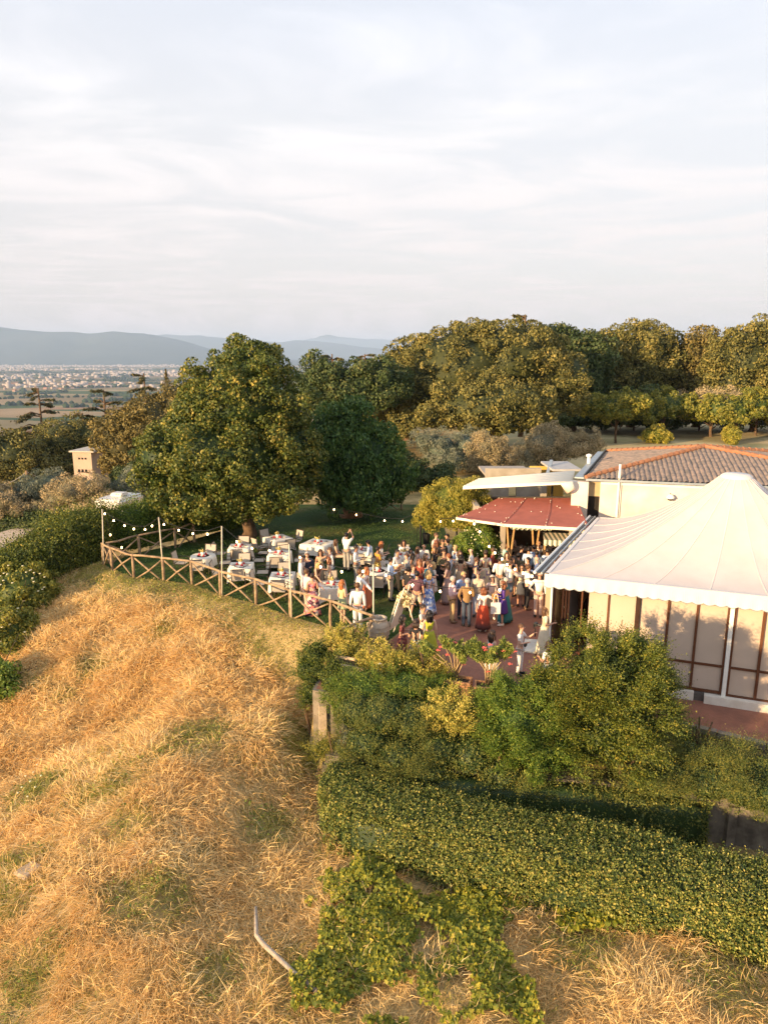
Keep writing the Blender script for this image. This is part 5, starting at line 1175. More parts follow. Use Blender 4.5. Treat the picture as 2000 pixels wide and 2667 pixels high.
def grass_field():
    r = np.random.default_rng(42); cx, cy = field_points(60000, r, -22, 15, 8.5, 33.5)
    gm, dF = green_mask(cx, cy); cn = len(cx); gx, gy = slope_dir(cx, cy)
    ang = fbm(cx, cy, 1.3, 55, 3) * 12.0; big = fbm(cx, cy, .9, 60, 3)
    dx = np.cos(ang) * .55 - gx * .9 + .10; dy = np.sin(ang) * .55 - gy * .9 - .15
    up = np.clip(.15 + 1.6 * (big - .35) + r.normal(0, .22, cn), .08, 1.4)
    inv = inside(cx, cy, VINE)
    per = 12; out = []
    for green in (False, True):
        sel = (r.random(cn) < gm) == green
        sel &= ~(inv & (r.random(cn) < .55)); i = np.repeat(np.nonzero(sel)[0], per); n = len(i)
        px = cx[i] + r.normal(0, .11, n); py = cy[i] + r.normal(0, .11, n)
        k = ~inside(px, py, PLAT); i, px, py = i[k], px[k], py[k]; n = len(i)
        z = height(px, py); base = np.stack([px, py, z - .02], 1)
        d = np.stack([dx[i] + r.normal(0, .62, n), dy[i] + r.normal(0, .62, n), up[i] + r.normal(0, .2, n) + .15], 1)
        short = 1 - .62 * sstep(2.4, .9, dF[i])
        if green: L = r.uniform(.16, .42, n) * short; d[:, 2] += .5
        else: L = r.uniform(.25, .72, n) * (0.55 + .8 * big[i]) * short
        w = np.hypot(px, py) * .00045 + r.uniform(.003, .009, n); 
        tn = np.clip(.55 * r.random(n) + .45 * fbm(px, py, .9, 71, 3) + .15 * (big[i] - .5), 0, 1)
        out.append(blades(base, d, L, w, r.uniform(.2, 1.1, n), r, tn))
    return out
st, gr = grass_field()
tag(link('dry_grass', np_mesh('dry_grass', st[0], st[1], M_STRAW, st[2])), 'long matted golden straw grass over the whole hillside slope', kind='stuff')
tag(link('green_grass', np_mesh('green_grass', gr[0], gr[1], M_GRASS, gr[2])), 'patches of green grass and weeds among the straw and along the fence', kind='stuff')
# weeds with broader leaves in the green patches
r = np.random.default_rng(43); wx, wy = field_points(60000, r, -24, 12, 8, 30); gm, dF = green_mask(wx, wy); k = (gm > .5) & (r.random(len(wx)) < .5) & (dF > .5); wx, wy = wx[k], wy[k]
pos = np.stack([wx, wy, height(wx, wy) + r.uniform(.02, .25, len(wx))], 1)
V, F, T = leaves(pos, np.tile([0, -.3, 1.0], (len(pos), 1)), .09, r, .45, .2, jit=.8); tag(link('weeds', np_mesh('weeds', V, F, M_LAU, T)), 'low dark green weeds scattered in the straw', kind='stuff')
# mown grass blades give the lawn its nap
r = np.random.default_rng(44); n = 36000; x = r.uniform(-13, 3.2, n); y = 22.6 + 22 * r.random(n) ** 1.5; LW = FENCE + [(-0.13, 22.5), (1.2, 25), (2.35, 27.5), (3.3, 29.2), (3.5, 46), (-8.5, 46), (-9, 39), (-10.65, 35.9), (-12.3, 34.2)]
k = inside(x, y, LW); x, y = x[k], y[k]; n = len(x)
V, F, T = blades(np.stack([x, y, np.zeros(n)], 1), np.stack([r.normal(0, .5, n), r.normal(0, .5, n), np.ones(n)], 1), r.uniform(.03, .09, n), r.uniform(.02, .04, n), r.uniform(0, .6, n), r, np.clip(fbm(x, y, 3.5, 81, 4) * 1.5 - .45 + r.normal(0, .12, n), 0, 1))
M_LAWN = leafmat('lawn_blade', [(0, (.022, .06, .014)), (.5, (.045, .085, .02)), (1, (.16, .14, .04))], trans=.2, rough=.7)
tag(link('lawn_blades', np_mesh('lawn_blades', V, F, M_LAWN, T)), 'short mown grass blades on the lawn', kind='stuff')
# small pale flowers and litter in the slope
r = np.random.default_rng(45); mb = MB()
for px, py in [(525, 1600), (533, 1605), (600, 1608), (610, 1614), (90, 2030), (82, 2055), (100, 2010), (60, 2070), (70, 2040), (110, 2040), (50, 2085), (75, 2095), (95, 2070), (540, 1805), (160, 1665), (530, 1750), (425, 1630)]:
    p = G(px, py); mb.ell((p.x, p.y, p.z + .25), (.035, .035, .015), 6, 3)
tag(mb.build('wild_flower', mat('cream_petal', (.75, .66, .40))), 'a few tiny white flower heads in the straw', kind='stuff')
# bindweed / vine leaves in the lower middle
M_VINE = leafmat('bindweed_leaf', [(0, (.020, .036, .004)), (.45, (.065, .090, .009)), (.8, (.15, .16, .016)), (1, (.32, .27, .04))], trans=.22, rough=.55, spec=.3)
def hearts(pos, nrm, size, r, tone):
    n = len(pos); nn = nrm + r.normal(size=(n, 3)) * .45; nn /= np.linalg.norm(nn, axis=1, keepdims=True); t = r.normal(size=(n, 3)) * .5; t[:, 1] -= .7; t[:, 2] -= .5
    t -= nn * np.sum(t * nn, 1, keepdims=True); t /= np.linalg.norm(t, axis=1, keepdims=True); s = np.cross(nn, t); L = (size * r.uniform(.6, 1.3, n))[:, None]
    pts = [(0, 0, 0), (.42, -.18, .06), (.5, .25, .10), (0, .9, -.06), (-.5, .25, .10), (-.42, -.18, .06)]
    V = np.stack([pos + s * L * a + t * L * b + nn * L * c for a, b, c in pts], 1).reshape(-1, 3); i = np.arange(n)[:, None] * 6
    F = np.concatenate([i + [[0, 2, 1]], i + [[0, 3, 2]], i + [[0, 4, 3]], i + [[0, 5, 4]]], 1).reshape(-1, 3); return V, F, np.repeat(tone, 6)
r = np.random.default_rng(46); n = 90000; x = r.uniform(-4, 8, n); y = r.uniform(8, 16.5, n)
vm = fbm(x, y, .75, 91, 4); dV = seg_dist(x, y, VINE); inn_ = inside(x, y, VINE); sc = np.where(inn_, dV, -dV)
east = sstep(1.2, -.5, x) * .22
k = (sc + (vm - .5) * 4.5 > .1) & (vm + east > .47) & (r.random(n) < np.clip((vm + east - .45) * 9, .12, .9)); k |= (np.abs(x - 2) < 3.4) & (y > 13.1) & (y < 14.6 - .25 * x) & (vm > .56)
k &= ~((y > np.interp(x, [p[0] for p in hp], [p[1] for p in hp]) - .7) & (x > -2)); x, y = x[k], y[k]; n = len(x)
pos = np.stack([x, y, height(x, y) + .10 + .38 * fbm(x, y, .5, 93, 2) * r.uniform(.6, 1, n)], 1)
V, F, T = hearts(pos, np.tile([-.25, -.35, .8], (n, 1)), np.full(n, .085), r, np.clip(r.random(n) * .7 + .3 * vm[k], 0, 1))
tag(link('bindweed', np_mesh('bindweed', V, F, M_VINE, T)), 'mat of heart-shaped bindweed leaves trailing over the straw below the hedge', kind='stuff')
# ================================================================== FENCES, POLES, LIGHTS
WOOD = mat('weathered_fence_wood', (.42, .30, .18), .9, .25, 5, .7, 30, col2=(.20, .13, .08))
PINE = mat('varnished_pine', (.52, .30, .12))
def vz(x, y, z=0.0): return Vector((x, y, z))
def rustic_fence(label, pts, h=1.0, braces=True, r0=.062, post0=True):
    r = np.random.default_rng(len(pts)); b = Vector((*pts[0], 0)); t = empty('rustic_fence', b, 0, label, 'fence'); rel_ = [Vector((*p, 0)) - b for p in pts]
    for i, p in enumerate(rel_):
        if i == 0 and not post0: continue
        rr = r0 * r.uniform(.85, 1.2); MB().tube([p + vz(0, 0, -.45), p + vz(r.normal(0, .015), 0, h * .5), p + vz(0, 0, h - .02)], [rr, rr, rr * .9], 8).build('post', WOOD, t, True)
    for i in range(len(rel_) - 1):
        p, q = rel_[i], rel_[i + 1]; d = (q - p).normalized(); sd = Vector((d.y, -d.x, 0)) * .02
        a, e = p + vz(0, 0, h + .02) - d * .08, q + vz(0, 0, h + .03) + d * .08
        MB().tube([a, a.lerp(e, .35) + vz(0, 0, r.normal(0, .025)), a.lerp(e, .7) + vz(0, 0, r.normal(0, .02)), e], [.052, .048, .05, .044], 8).build('rail', WOOD, t, True)
        if braces:
            for k, (s, f) in enumerate(((p, q), (q, p))):
                o_ = sd * (2 if k else -2); a = s.lerp(f, .04) + vz(0, 0, h - .10) + o_; e = s.lerp(f, .90) + vz(0, 0, -.02) + o_
                MB().tube([a, a.lerp(e, .5) + vz(0, 0, r.normal(0, .03)), e], [.035, .04, .032], 6).build('brace', WOOD, t, True)
    return t
rustic_fence('rustic pole fence with crossed braces along the front edge of the lawn', FENCE)
rustic_fence('short turn of the rustic fence ending at the yellow shrub by the terracotta jar', [(-0.40, 22.6), (-1.35, 21.55)], h=.95)
rustic_fence('rustic fence run climbing along the left hedge at the far side of the lawn', [(-13.0, 32.35), (-12.03, 33.75), (-10.65, 35.11), (-10.0, 36.3)], h=.98)
rustic_fence('dim rustic fence at the back of the lawn between the mulberry trunks', [P(860, 1338)[:2], P(925, 1332)[:2], P(985, 1331)[:2], P(1045, 1327)[:2]], h=1.0)
# light poles and strings of bulbs
POLE = mat('pale_metal_pole', (.62, .54, .42), .55, .15, 6)
BULB = emis('warm_bulb', (1.0, .62, .28), 9.0)
CABLE = mat('black_cable', (.02, .02, .02), .6)
poles = []
for i, (px, py, ptop, lb) in enumerate([(270.6, 1472, 1326, 'thin pale light pole at the far left corner of the fence'), (428, 1512, 1347, 'thin pale light pole tied to the fence, second from the left hedge'), (578, 1552, 1370, 'thin pale light pole beside the thick fence post before the round table'), (760, 1607, 1417, 'thin pale light pole at the fence behind the man in the pink shirt'), (973, 1668, 1470, 'thin pale light pole by the fence corner and the terracotta jar')]):
    b = P(px, py); topY = PY([267, 414, 578, 753, 972][i], ptop, b.y); o = MB().tube([(0, 0, -.3), topY - b], .026, 8).build('light_pole', POLE, None, True); o.location = b
    tag(o, lb, 'pole', 'light poles along the rustic fence'); poles.append(topY)
bp_ = P(1095, 1462)
for (px, pb, pt, lb) in ((1095, 1425, 1335, 'black light pole standing on the lawn behind the seated guests'), (1189, 1440, 1372, 'black light pole before the feathery yellow-green bush')):
    b = P(px, pb); tp = PY(px, pt, b.y); o = MB().tube([(0, 0, 0), tp - b], .05, 8).build('light_pole', CABLE, None, True); o.location = b; tag(o, lb, 'pole')
    if px == 1095: bk = tp
wb = empty('wire_stand', P(1104, 1440), 0, 'black wire rack with a bin at the foot of the black light pole', 'rack')
for k in range(4): MB().tube([(math.cos(k * 1.57) * .35, math.sin(k * 1.57) * .2, 0), (math.cos(k * 1.57) * .35, math.sin(k * 1.57) * .2, 1.3)], .012, 5).build('leg', CABLE, wb)
for z in (.5, 1.3): MB().tube([(math.cos(k * .4488) * .35, math.sin(k * .4488) * .2, z) for k in range(15)], .012, 5).build('ring', CABLE, wb)
MB().lathe([(.16, 0), (.2, .5), (.18, .5)], 12, (.1, 0, .5)).build('bin', CABLE, wb)
def string(label, pts, bulbs):
    """pts: 3-D ends; bulbs: pixels, placed on the vertical plane through the ends"""
    a, b = pts[0], pts[-1]; t = empty('string_light', a, 0, label, 'string lights'); n = Vector(((b - a).y, -(b - a).x, 0)).normalized()
    P3 = []
    for (px, py) in bulbs:
        d = ray(px, py); k = (Vector((a.x, a.y, 0)) - Vector((0, 0, 0))).dot(n) / Vector((d.x, d.y, 0)).dot(n); P3.append(CAM + d * k)
    P3.sort(key=lambda p: (Vector((p.x, p.y, 0)) - Vector((a.x, a.y, 0))).dot(Vector((b.x - a.x, b.y - a.y, 0))))
    line = [Vector((0, 0, 0))] + [p - a + Vector((0, 0, .14)) for p in P3] + [b - a]; MB().tube(line, .011, 4).build('cable', CABLE, t)
    for p in P3:
        q = p - a; bb = MB().ell((0, 0, 0), (.038, .038, .048), 10, 6).build('bulb', BULB, t, True); bb.location = q
        s_ = MB().tube([(0, 0, .045), (0, 0, .14)], .018, 6).build('socket', CABLE, bb)
string('string of warm bulbs between the corner pole and the second fence pole', [poles[0], poles[1]], [(297, 1356), (325, 1369), (349.5, 1377.6), (378.6, 1379), (396.7, 1369.7)])
string('string of warm bulbs between the second and third fence poles', [poles[1], poles[2]], [(427.8, 1366), (466, 1381), (503, 1390), (540.7, 1391)])
string('string of warm bulbs sagging over the front tables between two fence poles', [poles[2], poles[3]], [(617, 1411), (657, 1428), (702, 1434)])
string('string of warm bulbs sagging in front of the guests at the fence', [poles[3], poles[4]], [(782, 1452), (835, 1476.6), (890, 1489), (945, 1488)])
string('long string of warm bulbs from the jar-side pole to the marquee corner', [poles[4], Vector((TFL.x + .1, TFL.y, 2.6))], [(1005, 1498), (1074, 1524), (1146, 1540), (1223.6, 1543), (1301, 1536), (1379, 1516.7)])
string('string of warm bulbs rising from the marquee corner to the red awning', [Vector((TFL.x + .05, TFL.y + .1, 2.62)), r0 + Vector((.1, -.05, .05))], [(1385, 1500.7), (1361.7, 1492.6), (1340.6, 1482.6), (1320, 1470.5), (1307, 1456), (1288.7, 1440), (1273.7, 1423), (1249, 1385), (1234.5, 1364.5)])
string('string of warm bulbs along the lawn back from the linden to the black pole', [PY(770, 1290, 38.5), bk], [(789.6, 1301), (870, 1327), (928, 1341), (1001.5, 1356), (1048, 1358)])
string('short string of warm bulbs from the black pole to the red awning corner', [bk, r0 + Vector((0, 0, .02))], [(1146.8, 1358.4), (1180, 1357)])
string('two warm bulbs hanging low inside the left fence corner', [poles[0] - Vector((0, 0, .5)), Vector((-11.2, 34.6, 1.5))], [(273.5, 1338), (288, 1393), (317.6, 1426)])

# ================================================================== TABLES AND CHAIRS
LINEN = mat('pale_linen', (.74, .67, .56), .85, .05, 4, .15, 40)
SLING = mat('grey_beige_sling', (.46, .40, .33), .8, .08, 6); FRM = mat('dark_bronze_frame', (.05, .035, .028), .5, .1, 5)
def cloth_table(name, lab, loc, rz, half=.55, round_=False, drop=.52):
    t = empty(name, loc, rz, lab, 'table'); r = np.random.default_rng(int(abs(loc[0] * 77 + loc[1] * 13) * 10)); mb = MB(); n = 48; vs = [(0, 0, .765)]
    rings = [(.5, .765), (.98, .765), (1.0, .755), (1.02, .70), (1.04, .60), (1.06, .45), (1.08, .30 if not round_ else .34)]
    for j, (s, z) in enumerate(rings):
        for k in range(n):
            a = 2 * math.pi * k / n
            if round_: x, y = math.cos(a), math.sin(a)
            else:
                m_ = max(abs(math.cos(a)), abs(math.sin(a))); x, y = math.cos(a) / m_, math.sin(a) / m_
            f = max(0, j - 2) / 4; cor = (min(abs(x), abs(y)) ** 3) if not round_ else 0
            w = (.022 if not round_ else .035) * f * math.sin(a * (9 if round_ else 6) + r.uniform(0, .3)) + r.normal(0, .004) * f
            zz_ = z - f * cor * .18; ss_ = s + f * cor * .06
            vs.append((x * half * ss_ + x * w, y * half * ss_ + y * w, zz_))
    fs = [(0, 1 + k, 1 + (k + 1) % n) for k in range(n)] + [(1 + j * n + k, 1 + (j + 1) * n + k, 1 + (j + 1) * n + (k + 1) % n, 1 + j * n + (k + 1) % n) for j in range(len(rings) - 1) for k in range(n)]
    mb.add(vs, [f[::-1] if len(f) == 3 else f for f in fs])
    cl = mb.mesh('tablecloth', LINEN, True); link('tablecloth', cl, None, t)
    if round_: MB().lathe([(0, .74), (half * .96, .74), (half * .96, .71), (0, .71)], 24).build('table_top', FRM, t)
    else: MB().box((0, 0, .73), (half * 1.9, half * 1.9, .03)).build('table_top', FRM, t)
    for sx, sy in ((1, 1), (1, -1), (-1, 1), (-1, -1)):
        q = half * (.85 if not round_ else .55); MB().tube([(sx * q, sy * q, 0), (sx * q, sy * q, .72)], .022, 6).build('leg', FRM, t)
    return t
REDN = mat('red_napkin', (.45, .03, .035), .8, .15, 5); YELP = mat('yellow_paper', (.72, .52, .16), .8, .1, 5); GLS = mat('bottle_glass', (.03, .05, .02), .15, .3, 3)
def centrepiece(lab, loc, rz=0, flowers=False):
    t = empty('wine_cooler', loc, rz, lab, 'centrepiece')
    MB().lathe([(.0, 0), (.075, 0), (.09, .16), (.085, .16), (.07, .02)], 12).build('bucket', WHITE, t, True)
    MB().tube([(.03, 0, .05), (.03, 0, .22), (.035, 0, .28), (.035, 0, .36)], [.035, .035, .014, .014], 8).build('bottle', GLS, t, True)
    mb = MB(); 
    for k in range(7):
        a = k * .9; mb.add([(0, 0, .12), (math.cos(a) * .14 - .03, math.sin(a) * .10, .25 + .05 * (k % 2)), (math.cos(a + .6) * .15 - .03, math.sin(a + .6) * .1, .22)], [(0, 1, 2)])
    mb.build('paper_fan', YELP, t)
    for k in range(3):
        a = k * 2.1 + .6; mb = MB().add([(-.06, -.05, 0), (.06, -.05, 0), (.06, .05, 0), (-.06, .05, 0), (0, 0, .11)], [(0, 1, 4), (1, 2, 4), (2, 3, 4), (3, 0, 4), (3, 2, 1, 0)]); o = mb.build('napkin', REDN, t); o.location = (math.cos(a) * .17, math.sin(a) * .17, 0); o.rotation_euler = (0, 0, a)
    return t
def make_chair():
    t = empty('sling_chair', (0, 0, 0)); mb = MB(); W_, D_ = .27, .25
    MB().box((0, 0, .43), (W_ * 1.9, D_ * 1.9, .02)).build('seat', SLING, t)
    b_ = Matrix.Rotation(R(12), 3, 'X'); MB().box((0, -D_ - .06, .70), (W_ * 1.8, .02, .46), M=b_).build('backrest', SLING, t)
    for sx in (-1, 1):
        x = sx * W_
        MB().tube([(x, D_, 0), (x, D_, .64)], .016, 6).build('leg', FRM, t)
        MB().tube([(x, -D_ + .02, 0), (x, -D_ - .01, .44), (x, -D_ - .12, .95)], .016, 6).build('leg', FRM, t)
        MB().tube([(x, D_, .64), (x, 0, .66), (x, -D_ - .05, .65)], .018, 6).build('armrest', FRM, t)
        MB().tube([(x, D_, .43), (x, -D_, .43)], .014, 6).build('side_rail', FRM, t)
    MB().tube([(-W_, -D_ - .12, .95), (W_, -D_ - .12, .95)], .016, 6).build('back_rail', FRM, t)
    return t
chair0 = make_chair(); _cu = [False]
def chair(loc, face, lab):
    """face: direction the sitter looks (degrees, 0 = right of the photo, 90 = away)"""
    o = chair0 if not _cu[0] else copy_tree(chair0); _cu[0] = True
    o.location = (loc[0], loc[1], .006); o.rotation_euler = (0, 0, R(face - 90)); tag(o, lab, 'chair', 'sling chairs around the garden tables'); return o
SIDES = {'far': (90, 'on the far side of'), 'near': (-90, 'on the near side of'), 'left': (180, 'on the left side of'), 'right': (0, 'on the right side of')}
def setting(px, py, rz, desc, tlabel, sides, half=.5, round_=False, cp='wine bottle and red napkins on ', dist=.42, extra=None):
    c = P(px, py, .765); c.z = 0; cloth_table('round_table' if round_ else 'square_table', tlabel, (c.x, c.y, .0), R(rz), half, round_)
    if cp: centrepiece(cp + desc, (c.x - .02, c.y + .05, .767), R(rz + 20))
    for s in sides:
        nm, dd = (s if isinstance(s, tuple) else (s, 0)); a, w = SIDES[nm]; a2 = R(a + rz); rr = half + dist + dd * .1
        chair((c.x + math.cos(a2) * rr, c.y + math.sin(a2) * rr), a + rz + 180 + random.uniform(-9, 9), 'beige sling chair ' + w + ' ' + desc)
    return c
setting(529.4, 1447, 0, 'the leftmost round table', 'leftmost garden table, round under a pale cloth near the fence', ['far', 'near', 'left', 'right'], .56, True)
setting(624.6, 1423, 3, 'the table right behind the third pole', 'square clothed table behind the third light pole, nearer the linden trunk', ['far', 'near', 'left', ('right', 2)], .5)
setting(628, 1472, 4, 'the front table beside the third pole', 'square clothed table just inside the fence, right of the third light pole', ['far', 'near', 'left', 'right'], .5)
setting(723.5, 1400, 38, 'the table nearest the linden trunk', 'square clothed table set cornerwise, nearest the linden trunk', ['far', 'near', 'left', 'right'], .56)
setting(728, 1441, 0, 'the middle table of the second row', 'square clothed table in the middle, left of the man in the navy jacket', ['far', 'near', 'left', 'right'], .5)
setting(735.6, 1498, 2, 'the fence table left of the pink shirt', 'square clothed table by the fence, left of the man in the pink shirt', ['far', 'near', 'left', 'right'], .5)
setting(829.6, 1413, -25, 'the empty table without chairs', 'larger square clothed table with no chairs, alone on the lawn', [], .66)
c8 = setting(866, 1522, 6, 'the table the blonde woman leans over', 'square clothed table among the guests at the fence, blonde woman leaning over it', ['left', 'far', 'right'], .52)
c9 = setting(984.5, 1486, 0, 'the round table before the mustard shirt', 'round clothed table in front of the woman in the mustard shirt', ['far', ('right', 1), 'near'], .6, True)
c10 = setting(938.7, 1431, 0, 'the table with the seated family', 'clothed table where three seated guests sit under the man taking a photo', ['left', 'right', ('near', 1)], .55)
c11 = setting(1054, 1446, 0, 'the far table of the woman in white', 'small clothed table before the seated woman in the white blouse', ['far', 'left', ('right', 1)], .45)

# ================================================================== JAR, EASEL, PLANTERS
TERR = mat('terracotta', (.50, .26, .13), .9, .2, 4, .4, 20, col2=(.36, .18, .09)); JARM = mat('chalky_clay', (.50, .42, .33), .95, .2, 4, .5, 16, col2=(.33, .26, .19))
jp = P(987, 1678); jar = empty('terracotta_jar', jp, 0, 'large chalky terracotta oil jar standing at the fence corner', 'jar')
MB().lathe([(0, 0), (.19, 0), (.23, .06), (.33, .30), (.37, .50), (.36, .68), (.28, .84), (.23, .88), (.235, .91), (.275, .93), (.275, .97), (.20, .97), (.19, .80), (.28, .62), (.28, .3), (0, .1)], 24).build('body', JARM, jar, True)
for z, rr in ((.28, .325), (.40, .36), (.56, .375), (.70, .355)): MB().lathe([(rr - .01, z - .02), (rr + .012, z), (rr - .01, z + .02)], 24).build('band', JARM, jar, True)
for s in (-1, 1): MB().tube([(s * .30, 0, .80), (s * .40, 0, .76), (s * .385, 0, .66), (s * .35, 0, .62)], .03, 6).build('handle', JARM, jar, True)
# welcome board on an easel with a spray of flowers
ep = P(1040, 1662); es = empty('sign_easel', ep, R(64), 'tall white sign board on a white easel beside the terracotta jar', 'easel')
EW = mat('white_easel_paint', (.80, .70, .58), .6, .05, 3)
M_ = Matrix.Rotation(R(-17), 3, 'X')
MB().box((0, .02, .98), (.72, .03, 1.25), M=Matrix.Rotation(R(17), 3, 'X')).build('board', EW, es)
for s in (-1, 1): MB().tube([(s * .40, .42, 0), (s * .30, .0, 1.0), (s * .22, -.28, 1.95)], .022, 6).build('leg', EW, es)
MB().tube([(0, -.75, 0), (0, -.22, 1.6)], .022, 6).build('rear_leg', EW, es); MB().bar((-.42, .28, .36), (.42, .28, .36), .06, .04).build('ledge', EW, es)
for s in (-1, 0, 1): MB().bar((s * .2, .33, .42), (s * .2, .0, 1.52), .035, .02).build('slat', EW, es)
r = np.random.default_rng(77); fl_ = tag(empty('flower_spray', es.location + Vector((.12, -.12, 1.50)), 0), 'spray of cream and pale green flowers tied to the top of the easel', 'flowers')
pos = unit(520, r) * (r.random((520, 1)) ** .4) * np.array([.30, .22, .30]) + np.array([.05, 0, 0]); pos[:, 2] -= .3 * np.abs(pos[:, 0])
V, F, T = leaves(pos, unit(520, r), .10, r, .6, .2); link('blossom', np_mesh('blossom', V, F, leafmat('cream_bloom', [(0, (.18, .19, .08)), (.4, (.40, .36, .22)), (1, (.52, .45, .32))]), T), None, fl_)
MB().tube([(0, 0, .1), (.02, 0, -.2)], .02, 5).build('stem', WOOD, fl_)
# planters on the terrace edge
def planter(lab, p, L, rz, d=.42, h=.42, m=TERR):
    t = empty('planter', p, rz, lab, 'planter')
    for a, b_ in (((0, -d / 2, h / 2), (L, .05, h)), ((0, d / 2, h / 2), (L, .05, h)), ((-L / 2 + .025, 0, h / 2), (.05, d - .06, h)), ((L / 2 - .025, 0, h / 2), (.05, d - .06, h))): MB().box(a, b_).build('side', m, t)
    MB().box((0, -d / 2 - .012, h - .04), (L + .05, .06, .07)).build('rim', m, t)
    MB().box((0, 0, h - .1), (L - .1, d - .06, .04)).build('soil', mat('dark_soil', (.06, .04, .025), 1, .3, 9, .6), t)
    return t
a1, a2 = P(1140, 1763, .42), P(1228, 1776, .42); planter('long terracotta planter under the left oleander at the terrace edge', ((a1.x + a2.x) / 2, (a1.y + a2.y) / 2 + .1, .004), (a2 - a1).length, math.atan2(a2.y - a1.y, a2.x - a1.x))
a1, a2 = P(1237, 1784, .42), P(1330, 1790, .42); planter('terracotta planter under the right oleander, partly behind the laurel bush', ((a1.x + a2.x) / 2, (a1.y + a2.y) / 2 + .1, .004), (a2 - a1).length, math.atan2(a2.y - a1.y, a2.x - a1.x))
a1, a2 = P(1035, 1745, .42), P(1125, 1760, .42); planter('terracotta planter with a yellow shrub left of the oleanders', ((a1.x + a2.x) / 2, (a1.y + a2.y) / 2 + .12, .004), (a2 - a1).length, math.atan2(a2.y - a1.y, a2.x - a1.x))
a1, a2 = P(872, 1725, .35), P(950, 1738, .35); planter('big pale stone planter holding the tall yellow shrub at the terrace corner', ((a1.x + a2.x) / 2, (a1.y + a2.y) / 2 + .2, -.05), (a2 - a1).length + .1, math.atan2(a2.y - a1.y, a2.x - a1.x), .55, .42, mat('pale_planter_stone', (.60, .45, .30), .9, .12, 4, .3, 14))
cp0 = P(915, 1757, .0); MB_ = MB().box((0, 0, 0), (1.15, .42, .10)); o = MB_.build('stone_ledge', mat('pale_planter_stone', (.60, .45, .30))); o.location = (cp0.x, cp0.y - .02, .06); o.rotation_euler = (0, 0, R(-8)); tag(o, 'pale stone ledge slab in front of the corner planter', 'ledge')
pp = PY(840, 1838, 19.15); o = empty('concrete_pillar', (pp.x, pp.y, -1.9), R(10), 'square concrete pillar under the overgrown terrace corner', 'pillar'); MB().box((0, 0, .72), (.21, .21, 1.56)).build('shaft', mat('pillar_concrete', (.42, .33, .23), .9, .2, 3, .5, 14), o); MB().box((.62, .14, 1.58), (1.3, .22, .14)).build('beam', mat('pillar_concrete', (.42, .33, .23)), o)
tp = P(985, 1730, .75); tt_ = empty('garden_tap', (tp.x, tp.y, 0), 0, 'small metal garden standpipe with a hanging hose among the corner shrubs', 'tap'); MB().tube([(0, 0, 0), (0, 0, .75), (.06, -.02, .8), (.12, -.04, .74)], .02, 6).build('pipe', METG, tt_, True); MB().tube([(.12, -.04, .74), (.10, -.10, .35), (-.02, -.12, .1), (-.25, -.15, .02)], .015, 6).build('hose', mat('grey_hose', (.35, .33, .30), .6), tt_, True)
# oleanders: bare stems fanning out of the planter, lance leaves and pink blooms
M_OLE = leafmat('oleander_leaf', [(0, (.04, .07, .014)), (.5, (.10, .15, .03)), (1, (.22, .25, .06))], trans=.25); PINK = mat('coral_petal', (.80, .16, .13), .6, .2, 20)
for i, (px, py, W_, lb, heads) in enumerate([(1186, 1765, 1.05, 'left oleander with coral pink blooms and bare fanning stems in the long planter', [(1178, 1672), (1170, 1676), (1148, 1685), (1141, 1693), (1165, 1705), (1212, 1708), (1206, 1711), (1196, 1717), (1232, 1706), (1207, 1730), (1184, 1674)]), (1275, 1782, .95, 'right oleander with coral pink blooms in front of the seated women', [(1263, 1692), (1284, 1700), (1276, 1679), (1310, 1694), (1326, 1711), (1328, 1729), (1270, 1748), (1277, 1716), (1290, 1702), (1340, 1696), (1260, 1686)])]):
    b = P(px, py, .35); t = empty('oleander', b, 0, lb, 'shrub'); r = np.random.default_rng(200 + i); mb = MB(); tips = []
    for k in range(15):
        a = r.uniform(0, 6.28); L = r.uniform(.85, 1.25); sp = r.uniform(.2, 1.0) * W_ * .78; e = Vector((math.cos(a) * sp * 1.25, math.sin(a) * sp * .5, L)); m_ = Vector((e.x * .35, e.y * .35, L * .5)); mb.tube([(r.normal(0, .05), r.normal(0, .03), 0), m_, e], [.022, .016, .008], 5); tips.append((m_.lerp(e, .45), e))
        for _ in range(2):
            e2 = e + Vector((r.normal(0, .16), r.normal(0, .1), r.uniform(-.15, .12))); s2 = m_.lerp(e, .5); mb.tube([s2, e2], [.010, .006], 4); tips.append((s2, e2))
    mb.build('stem', mat('oleander_stem', (.42, .30, .16), .9, .15, 6), t, True)
    S = np.array([list(s) for s, e in tips]); E = np.array([list(e) for s, e in tips]); n = 4600; q = r.integers(0, len(tips), n); f = r.uniform(.15, 1.05, n)[:, None]; pos = S[q] + (E[q] - S[q]) * f + r.normal(0, .035, (n, 3)); dr = (E[q] - S[q]) * 2.2 + r.normal(0, .35, (n, 3)); dr[:, 2] += .3
    V, F, T = leaves(pos, unit(n, r), .13, r, .22, 0, jit=.3, up=dr); link('foliage', np_mesh('foliage', V, F, M_OLE, T), None, t)
    for (hx, hy) in heads:
        h_ = PV(hx, hy, (b.x, b.y), (0, 1)) - b; mb = MB()
        for k in range(9): a = k * 2.4; rr = .022 * math.sqrt(k) * 1.1; mb.ell((rr * math.cos(a), rr * math.sin(a), .02 - rr * .3), (.026, .026, .012), 5, 3)
        o = mb.build('bloom', PINK, t); o.location = h_

